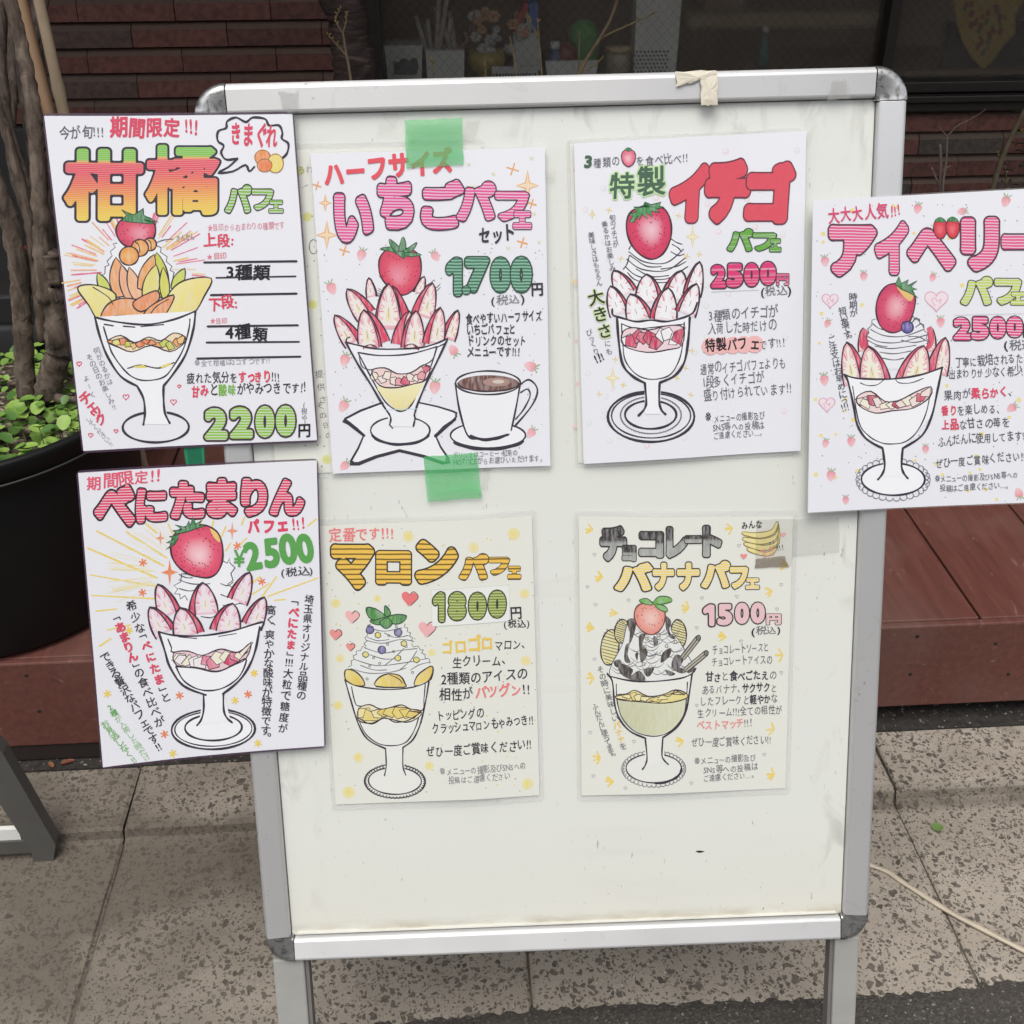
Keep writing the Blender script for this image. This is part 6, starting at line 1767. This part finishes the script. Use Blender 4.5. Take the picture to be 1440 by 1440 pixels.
for q in ([(246, 655), (320, 668), (400, 650), (460, 655)], [(240, 690), (320, 712), (400, 700), (480, 690)], [(190, 742), (290, 770), (400, 760), (530, 735)], [(175, 785), (260, 806), (360, 800), (430, 780)], [(265, 600), (330, 612), (410, 596)], [(250, 640), (300, 656), (350, 650)], [(330, 770), (380, 730), (420, 690)], [(400, 790), (450, 745), (480, 700)], [(260, 720), (330, 740), (400, 735)], [(450, 790), (490, 765), (540, 752)], [(330, 620), (380, 640), (440, 630)], [(220, 770), (280, 790), (340, 790)]): a.line(q, 4, '#6a6a70', 5)
for x, y in ((264, 606), (393, 617), (318, 698)): a.dot(x, y, 18, '#8c84b4', PEN, '#5c5488'); a.line(a.ell(x, y, 18, 18), 4, '#34304c', 0, True)
for x, y in ((300, 630), (420, 668), (243, 720), (392, 735), (477, 742), (560, 600)):
    if x < 550: P_ = a.ell(x, y, 15, 14, .4, 6); a.fill(P_, '#e8d870', PEN); a.line(P_, 4, NIB, 0, True)
for x, y in ((350, 632), (345, 672), (430, 682), (280, 735), (308, 760), (262, 772), (372, 705), (250, 832), (460, 800), (385, 590)): a.line(a.ell(x, y, 5, 5), 3, '#55555c', 0, True)
for q in ([(335, 545), (290, 510), (246, 505), (258, 548), (300, 568)], [(335, 545), (330, 515), (333, 494), (352, 512), (358, 535)], [(345, 550), (380, 535), (432, 540), (410, 572), (370, 578)], [(330, 548), (300, 558), (262, 565), (290, 582), (320, 578)], [(340, 550), (308, 572), (330, 598), (352, 594), (366, 572)]): a.fill(q, '#5d9c4e', PEN, 3, grad=('#3c7a3c', q[0], q[2])); a.line(q, 5, '#244028', 3, True)
for pl in ([(150, 792), (190, 795), (225, 825), (238, 862), (190, 862), (152, 838)], [(292, 866), (300, 830), (345, 808), (400, 815), (424, 850), (420, 868)], [(470, 862), (478, 820), (510, 790), (548, 770), (553, 800), (535, 840)]): a.fill(pl, '#f2dc74', PEN, 3, grad=('#e2be4c', pl[0], pl[3])); a.line(pl, 6, NIB, 3, True)
a.line([(355, 812), (395, 830), (412, 850)], 4, NIB)
a.fill([(148, 836), (200, 866), (330, 882), (450, 872), (540, 834), (510, 960), (490, 1050), (415, 1145), (425, 1270), (332, 1275), (335, 1150), (240, 1090), (190, 980)], '#eff0e8')
a.line([(148, 836), (200, 864), (330, 880), (450, 870), (528, 842), (552, 800)], 6, NIB); a.line([(148, 836), (175, 930), (210, 1040), (255, 1112), (335, 1152)], 7, NIB); a.line([(535, 840), (516, 950), (492, 1045), (460, 1110), (415, 1146)], 7, NIB)
a.line([(178, 868), (196, 945), (220, 958), (270, 964), (330, 970), (400, 958), (500, 976), (512, 920), (518, 850)], 5, NIB); a.line([(205, 1000), (240, 1080), (300, 1128), (370, 1138), (430, 1120), (470, 1060), (492, 990)], 5, NIB)
a.chips([(212, 968), (262, 950), (310, 970), (360, 962), (410, 950), (450, 968), (496, 976), (490, 1004), (430, 1030), (330, 1012), (270, 1036), (210, 1022)], 8, ['#f0e6b4', '#ecd26a', '#f2e296', '#e8c858'], r=34)
a.line([(212, 1012), (270, 1040), (330, 1010), (380, 1030), (440, 1020), (495, 985)], 5, NIB)
a.line([(335, 1150), (338, 1230), (330, 1276)], 6, NIB); a.line([(415, 1145), (415, 1230), (428, 1272)], 6, NIB)
a.build('parfait_print', p)
a.bubbles([('マ', 78, 207, 288, 428), ('ロ', 286, 237, 458, 403), ('ン', 466, 185, 673, 398), ('パ', 670, 250, 812, 378), ('フ', 806, 268, 908, 356), ('ェ', 894, 310, 960, 376)], '#f4c150', DST, d=.105, ol=.022, col='#2c2620')
a.text('定番です!!!', 74, 204, 378, 188, 66, '#f07a78', .018)
a.build('title_lettering', p)
a.fill([(545, 420), (903, 398), (906, 565), (550, 588)], '#f0f1ea'); a.line([(545, 420), (903, 398), (906, 565), (550, 588)], 2, '#c4c4ba', 0, True)
a.bubbles([('1', 548, 425, 616, 572), ('8', 618, 423, 710, 565), ('0', 712, 426, 803, 561), ('0', 802, 418, 894, 554)], '#a4b83c', 6, d=.09, ol=.028, col='#2c3020')
a.text('円', 906, 560, 964, 556, 62, BLK, .024); a.text('(税込)', 878, 600, 1002, 594, 42, BLK, .018)
a.build('price_lettering', p)
a.text('ゴロゴロ', 590, 716, 830, 696, 70, '#f0c850', .032); a.text('マロン、', 833, 702, 985, 694, 54, BLK, .010); a.text('生クリーム、', 640, 778, 895, 766, 54, BLK, .010); a.text('2種類のアイスの', 588, 858, 990, 836, 60, BLK, .012)
a.text('相性がバツグン!!', 580, 930, 1004, 906, 62, BLK, .012, [(3, 7, '#f07a78', .03)]); a.text('トッピングの', 570, 1022, 788, 1006, 52, BLK, .012); a.text('クラッシュマロンもやみつき!!', 550, 1082, 1018, 1044, 52, BLK, .014); a.text('ぜひ一度ご賞味ください!!', 522, 1192, 1010, 1156, 56, BLK, .012)
a.text('※メニューの撮影及びSNSへの', 586, 1276, 982, 1250, 38, '#77777c', .002); a.text('投稿はご遠慮ください', 624, 1312, 908, 1294, 38, '#77777c', .002)
a.build('body_lettering', p)

# --- 7: chocolate banana
p, a = poster('aged cream poster of a chocolate banana parfait with dark dripping title lettering', (800, 710, 3.35), [(45, 55), (1055, 55), (1020, 1335), (60, 1368)], -.0110, paper=M_PAPER_OLD, seed=77, margin=.006, curl=[(-.14, .0002), (-.09, .0010), (-.03, .0028), (.03, .0016), (.09, .0), (.14, .0006)])
rn = a.rn
for x, y in ((95, 115), (752, 108), (140, 338), (940, 405), (210, 508), (545, 482), (100, 578), (720, 620), (990, 708), (100, 815), (950, 1058), (520, 1108), (130, 1188), (190, 1300), (950, 1270), (1010, 285)): 
    for k in range(4): th = rn.uniform(-.4, .4)+pi*(.75+.18*k); a.line([(x+16, y), (x+16+32*cos(th), y+32*sin(th))], 9, '#f3d35c', 0, mat=PEN)
for x, y in ((120, 232), (125, 468), (280, 445), (120, 725), (625, 435), (790, 430), (980, 490), (600, 575), (810, 640), (1000, 790), (600, 940), (305, 1110), (115, 1275), (575, 1305), (920, 1175), (265, 1330), (1000, 375), (800, 190), (100, 1070), (480, 640), (87, 385)): a.heart(x, y, 8, None, '#b8b2b8', 3)
a.build('background_pattern', p)
a.lace(398, 1238, 140, 76, 40, 11, 4, '#77757c'); a.oval(398, 1235, 130, 68, 6, NIB, 0, '#eceee4'); a.line(a.ell(398, 1238, 130, 68, 0, 20, 0, 1.5), 11, NIB, 0)
for x, y, rx, ry, rt in ((192, 668, 42, 84, .12), (248, 592, 34, 56, .1), (515, 602, 36, 66, -.1)):
    a.fill(a.ell(x, y, rx, ry, rt), '#e6dc96', PEN)
    for k in range(-5, 6): 
        t_ = k/5.5; w_ = sqrt(1-t_*t_)*rx; a.line([(x-w_*.9, y+ry*t_-8), (x+w_*.9, y+ry*t_+10)], 4, '#55503c', 0)
    a.line(a.ell(x, y, rx, ry, rt), 6, NIB, 0, True)
mound = [(190, 790), (205, 740), (232, 690), (255, 640), (272, 560), (300, 532), (460, 532), (482, 590), (520, 640), (555, 700), (590, 765), (560, 805), (380, 825), (220, 812)]
a.fill(mound, '#eaebe6', INK, 3); a.line(mound, 4, '#55535a', 3, True)
for k in range(46):
    y = rn.uniform(590, 790); hw_ = 90+(y-560)*.48; x = 388+rn.uniform(-.92, .92)*hw_
    a.line([(x-30, y-12), (x, y+10), (x+30, y+2), (x+44, y-14)], 3.5, '#6a686c', 4, taper=True)
for q in ([(270, 545), (300, 530), (315, 560), (300, 620), (280, 660), (285, 600)], [(455, 520), (480, 545), (470, 590), (500, 620), (480, 625), (455, 580)], [(330, 610), (360, 605), (345, 650), (370, 690), (340, 740), (330, 680)], [(265, 660), (285, 650), (275, 700), (290, 740), (260, 730)], [(400, 610), (420, 640), (400, 660), (395, 630)], [(235, 740), (300, 770), (290, 800), (330, 775), (360, 820), (300, 822), (240, 790)], [(500, 700), (540, 720), (520, 760), (560, 770), (530, 790), (480, 760)], [(440, 690), (480, 670), (470, 710), (430, 740)], [(210, 735), (240, 725), (250, 760), (220, 760)], [(350, 770), (400, 760), (380, 800), (360, 800)], [(450, 770), (500, 790), (470, 800)], [(310, 700), (325, 690), (320, 730)], [(560, 740), (590, 768), (560, 790)]): a.fill(q, '#423c38', PEN, 3)
for x, y in ((365, 625), (355, 665), (458, 660), (420, 610), (350, 745), (500, 640)): a.line(a.ell(x, y, 7, 7), 4, '#807850', 0, True)
for (x0, y0, x1, y1) in ((532, 718, 608, 622), (545, 775, 645, 694)):
    dx, dy = x1-x0, y1-y0; L = hypot(dx, dy); nx, ny = -dy/L*12, dx/L*12
    q = [(x0+nx, y0+ny), (x1+nx, y1+ny), (x1-nx, y1-ny), (x0-nx, y0-ny)]; a.fill(q, '#b4ae98', PEN); a.line(q, 5, NIB, 0, True); a.line([(x0, y0), (x1, y1)], 6, '#5a564c', 0); a.oval(x1, y1, 10, 12, 4, NIB, 0, '#77736a')
a.berry(380, 530, 72, 76, -.1, '#eca090', '#f6cabc', '#e68878', (.1, 0), w=6, seeds=30, ink='#5c3430')
for q in ([(395, 465), (365, 436), (330, 445), (352, 462)], [(395, 462), (420, 428), (470, 430), (482, 450), (440, 462)], [(400, 462), (445, 470), (462, 488), (455, 500), (420, 486)]): a.fill(q, '#6fae50', PEN, 3); a.line(q, 5, '#3a6038', 3, True)
a.fill([(182, 792), (230, 815), (330, 826), (500, 816), (592, 776), (560, 900), (540, 980), (440, 1090), (450, 1205), (355, 1230), (358, 1092), (270, 1040), (222, 960)], '#eff0e6')
a.line([(180, 790), (200, 806), (330, 828), (500, 816), (570, 795), (596, 766)], 7, NIB); a.line([(182, 795), (204, 830), (214, 930), (235, 1000), (285, 1060), (360, 1094)], 8, NIB); a.line([(578, 792), (562, 900), (545, 980), (500, 1048), (440, 1090)], 8, NIB)
a.fill([(226, 908), (330, 922), (450, 926), (550, 900), (536, 985), (480, 1055), (400, 1080), (310, 1058), (250, 995)], '#d9dbb4', PEN, 3, grad=('#c4c49a', (380, 930), (240, 1000)))
a.line([(222, 840), (226, 920), (250, 1000), (310, 1062), (400, 1084), (480, 1058), (538, 985), (552, 900), (556, 830)], 5, NIB)
a.chips([(224, 892), (270, 886), (310, 868), (370, 896), (440, 888), (500, 866), (550, 882), (548, 908), (450, 928), (330, 922), (230, 912)], 11, ['#ecdc84', '#f0d76c', '#f4e69a', '#e8cc5c'], r=24)
a.line([(358, 1094), (366, 1180), (360, 1215), (345, 1240)], 7, NIB); a.line([(440, 1090), (436, 1170), (446, 1196), (466, 1216)], 7, NIB)
a.build('parfait_print', p)
gg = [(0, '#a4a6a0'), (.5, '#94968f'), (.6, '#3a3634'), (1, '#34302e')]
for q in (('チ', 142, 92, 274, 268), ('ョ', 246, 184, 318, 266), ('コ', 324, 118, 448, 250), ('レ', 452, 95, 560, 252), ('ー', 540, 138, 628, 182), ('ト', 624, 90, 722, 248)): a.bubble(q[0], *q[1:], '#808080', PEN, .088, .026, '#26221f', grad=gg)
a.bubbles([('バ', 207, 262, 400, 408), ('ナ', 388, 262, 498, 404), ('ナ', 502, 262, 618, 404), ('パ', 616, 255, 764, 395), ('フ', 752, 284, 848, 398), ('ェ', 828, 340, 900, 399)], '#f6d868', WST, d=.085, ol=.028, col='#2c2822')
a.build('title_lettering', p)
for q in ([(985, 85), (975, 82), (950, 118), (880, 130), (820, 125), (822, 140), (900, 155), (965, 135)], [(988, 90), (970, 140), (900, 160), (825, 150), (825, 168), (905, 185), (975, 160)], [(988, 92), (980, 165), (920, 190), (832, 175), (832, 192), (920, 215), (985, 180)], [(988, 95), (990, 180), (930, 222), (848, 200), (846, 218), (930, 240), (978, 208)]): a.fill(q, '#f0de86', PEN, 3); a.line(q, 4, '#8a7a3c', 3, True)
a.line([(945, 176), (948, 184)], 5, '#5a5030', 0); a.line([(962, 170), (964, 178)], 5, '#5a5030', 0); a.line([(946, 196), (956, 200), (966, 190)], 3, '#5a5030')
a.heart(822, 240, 16, '#f09088'); a.heart(1008, 140, 14, '#f4b4ac')
a.text('みんな', 812, 114, 908, 108, 40, BLK, .02); a.text('すき', 908, 258, 975, 232, 52, '#ee9488', .014); a.text('!!!', 982, 222, 1014, 212, 34, BLK, .004)
a.build('banana_print', p)
a.bubbles([('1', 624, 460, 694, 572), ('5', 692, 458, 774, 570), ('0', 775, 453, 853, 564), ('0', 850, 453, 928, 562), ('円', 926, 510, 1002, 566)], '#ecc0c2', INK, d=.07, ol=.03, col='#332a2c')
a.text('(税込)', 856, 614, 1002, 606, 42, '#66666c', .006, [(0, 1, BLK, .03), (3, 4, BLK, .03)])
a.build('price_lettering', p)
for q in ((674, 704, 942, 692, 'チョコレートソースと', ()), (670, 760, 958, 748, 'チョコレートアイスの', ()), (640, 830, 980, 822, '甘さと食べごたえの', [(0, 2, BLK, .022), (3, 8, BLK, .022)]), (622, 890, 982, 880, 'あるバナナ、サクサクと', [(6, 10, BLK, .024)]), (614, 942, 985, 934, 'したフレークと軽やかな', [(7, 10, BLK, .022)]), (603, 1000, 1004, 986, '生クリーム!!!全ての相性が', ()), (598, 1058, 864, 1046, 'ベストマッチ!!!', [(0, 6, '#f08c84', .016)]), (574, 1138, 954, 1126, 'ぜひ一度ご賞味ください!!', ())): a.text(q[4], *q[:4], 48, '#606066', .002, q[5])
a.text('※メニューの撮影及び', 588, 1222, 882, 1206, 38, '#6c6c72', .002); a.text('SNS等への投稿は', 630, 1264, 890, 1250, 38, '#6c6c72', .002); a.text('ご遠慮ください…。', 630, 1300, 876, 1286, 36, '#6c6c72', .002)
a.vtext('その時に美味しいバナナを', 148, 772, 254, 1132, 34, '#606066', .004, [(8, 11, '#f2cc58', .03)]); a.vtext('ふんだんに使ってます。', 122, 946, 208, 1186, 34, '#606066', .004)
a.build('body_lettering', p)

# --- older sheets underneath
p, a = poster('old faded sheet with yellow dots mostly hidden behind the half size poster', (0, 0, 1.0), [(356, 212), (676, 205), (690, 654), (388, 668)], -.0114, paper=M_PAPER_OLD, seed=88, margin=.005)
for x, y in ((432, 305), (440, 428), (460, 646), (425, 560), (422, 240)): a.dot(x, y, 7, '#d8d860', PEN, '#e4e4a0')
dots(a, 60, (400, 215, 470, 660), '#8a8a8c', (.8, 1.3))
a.vtext('提供さ', 449, 526, 454, 562, 11, '#6a6a70', .004); a.vtext('その日の', 450, 570, 462, 612, 10, '#6a6a70', .004); a.text('うれ', 420, 246, 440, 244, 12, '#88888c', .004); a.line(a.ell(441, 347, 6, 10), 1.4, '#6a6a70', 0, True); a.vtext('くだ', 426, 588, 434, 612, 10, '#77777c', .004)
a.build('body_lettering', p)
p, a = poster('plain laminated sheet peeping out left of the poster with the solid red title', (0, 0, 1.0), [(801, 203), (1122, 186), (1115, 634), (813, 651)], -.0112, paper=M_PAPER_OLD, seed=89, margin=.004)
for y in (240, 300, 395, 480, 540, 600): a.dot(808+a.rn.uniform(0, 4), y, 3, '#f0c8c8', PEN)
a.build('background_pattern', p)

# ------------------------------------------------------------------ tape, clip, leftovers on the sign
def sticker(name, label, cat, pts, d, mat, th=.0002, wav=0.):
    Q = [on_board(x, y, d) for x, y in pts]
    c = sum(Q)/len(Q)
    m = MB(); m.prism([(q[0]-c[0], q[1]-c[1], 0) for q in Q], (0, 0, th))
    o = m.build(name, mat, M=BM @ Matrix.Translation((c[0], c[1], d)))
    return tag(o, label, cat)
def tape_mat(name, col, alpha, rough=.4):
    alpha = 1-sqrt(1-alpha)            # a strip has two faces
    t = NT(name, Roughness=rough); t.set('Alpha', alpha)
    n_ = t.noise(70, 5, t.obj((.25, 1, 1)), dist=1.)
    t.set('Base Color', t.mix(n_, tuple(c*.8 for c in col), tuple(min(1, c*1.15) for c in col)))
    t.set('Alpha', t.ramp(n_, [(.3, g3(alpha*.82)), (.7, g3(min(1, alpha*1.15)))]) if alpha < 1 else 1.)
    t.bump(n_, .4, .002)
    return t.m
def ragged(pts, n, amp, seed):
    rn = random.Random(seed); out = []
    for i, p in enumerate(pts):
        q = pts[(i+1) % len(pts)]
        for k in range(n): t_ = k/n; out.append((p[0]+(q[0]-p[0])*t_+rn.uniform(-amp, amp), p[1]+(q[1]-p[1])*t_+rn.uniform(-amp, amp)))
    return out
GT = tape_mat('green_masking_tape', (.11, .60, .20), .56)
sticker('tape_strip', 'green tape strip above the half size poster, under the top rail', 'tape', ragged([(569, 169), (650, 166), (652, 232), (571, 237)], 6, .7, 1), -.0066, GT)
sticker('tape_strip', 'green tape strip along the lower edge of the half size poster', 'tape', ragged([(595, 642), (670, 637), (678, 700), (601, 706)], 6, .7, 2), -.0070, GT)
CT = tape_mat('crumpled_cream_tape', (.66, .61, .49), 1., .6)
def crumple():
    m = MB(); rn = random.Random(6)
    base = on_board(982, 118, 0)
    for (pts, d) in (([(950, 100.5), (1008, 99), (1010, 112), (985, 113), (952, 122)], .0006), ([(985, 108), (1010, 106), (1009, 147), (987, 149)], .0012)):
        Q = [on_board(x, y, d)-base for x, y in ragged(pts, 5, 1.4, 9)]
        c = sum(Q)/len(Q); n = len(Q)
        mid = [(c+(q-c)*.55)+np.array([rn.uniform(-.001, .001)]*2) for q in Q]
        vs = [(q[0], q[1], d-.0004) for q in Q]+[(q[0], q[1], d+rn.uniform(.0001, .0007)) for q in mid]+[(c[0], c[1], d+.0008)]
        m.add(vs, [(i, (i+1) % n, n+(i+1) % n, n+i) for i in range(n)]+[(n+i, n+(i+1) % n, 2*n) for i in range(n)])
    tag(m.build('tape_remnant', CT, M=BM @ Matrix.Translation((base[0], base[1], 0))), 'crumpled cream tape remnant stuck on the top rail', 'tape')
crumple()
RES = tape_mat('tape_residue', (.45, .45, .41), .28, .7)
sticker('tape_residue', 'grey patch of tape glue on the top rail near the right corner', 'tape mark', ragged([(1172, 113), (1190, 112), (1196, 139), (1162, 141)], 5, 1.2, 3), -.0006, RES, .00008)
sticker('tape_residue', 'grey glue blotch on the top rail above the citrus poster', 'tape mark', ragged([(392, 131), (418, 128), (423, 158), (398, 158)], 4, 3.0, 4), -.0006, RES, .00008)
WT = tape_mat('clear_tape_bit', (.62, .62, .55), .22, .3)
sticker('tape_remnant', 'yellowed clear tape scrap beside the upper green strip', 'tape', ragged([(654, 167), (674, 168), (668, 196), (652, 200)], 4, 1.5, 5), -.0100, WT)
sticker('tape_remnant', 'clear tape scrap at the right end of the lower green strip', 'tape', ragged([(679, 652), (692, 650), (686, 690), (679, 688)], 4, 1.5, 7), -.0100, WT)
sticker('tape_remnant', 'clear tape scrap at the top right corner of the half size poster', 'tape', ragged([(768, 238), (780, 240), (781, 252), (769, 252)], 3, 1.5, 8), -.0072, WT)
BT = tape_mat('smoky_tape', (.24, .22, .18), .13, .3)
sticker('tape_strip', 'smoky see-through tape over the corner of the chocolate banana poster', 'tape', ragged([(1063, 731), (1180, 728), (1180, 777), (1115, 783), (1112, 796), (1062, 799)], 4, .8, 10), -.0098, BT)
BB = tape_mat('brown_tape_edge', (.22, .15, .09), .5, .4)
sticker('tape_strip', 'short brown tape piece under the banana drawing', 'tape', ragged([(1063, 786), (1104, 781), (1109, 797), (1062, 800)], 4, .8, 11), -.0094, BB)
# green clip between the two left posters
q = on_board(277, 644, -.004)
clip = empty('green_clip', 'green plastic clip on the left rail between the two overhanging posters', 'clip', M=BM @ Matrix.Translation((q[0], q[1], 0)))
M_CLIP = plain('green_plastic', (.02, .20, .10), .3, .1, 30)
m = MB(); m.prism([(-.0085, -.022, 0), (.0075, -.022, 0), (.0095, .016, 0), (.004, .022, 0), (-.006, .022, 0), (-.0105, .012, 0)], (0, 0, .0018), M=Matrix.Translation((0, 0, .0002))); m.build('jaw', M_CLIP, clip, local=True)
m = MB(); m.box((-.007, -.006, .0021), (.006, .012, .0024), bev=.0001); m.build('grip', plain('dark_green_plastic', (.012, .13, .065), .3), clip, local=True)
# a small screw hole and scuff on the panel
sticker('panel_dent', 'small dark chipped dent low on the white panel', 'dent', [(978, 1197), (983, 1196), (991, 1197), (986, 1199), (982, 1199)], -.0119, M_DARK, .0002)
o = _to; COL.objects.unlink(o); bpy.data.objects.remove(o); bpy.data.curves.remove(_tc)

for o in COL.objects:
    if o.parent is None and 'category' in o:
        k = o.name.split('.')[0]
        g = {'menu_poster': 'laminated menu posters on the board', 'tape_strip': 'tape strips on the board', 'tape_remnant': 'scraps of old tape on the board', 'tape_residue': 'old glue marks on the top rail',
             'bare_shrub': 'bare budding twigs behind the board', 'planter_box': 'white planters in the window', 'fallen_leaf': 'fallen leaves on the pavement'}.get(k)
        if g: o['group'] = g
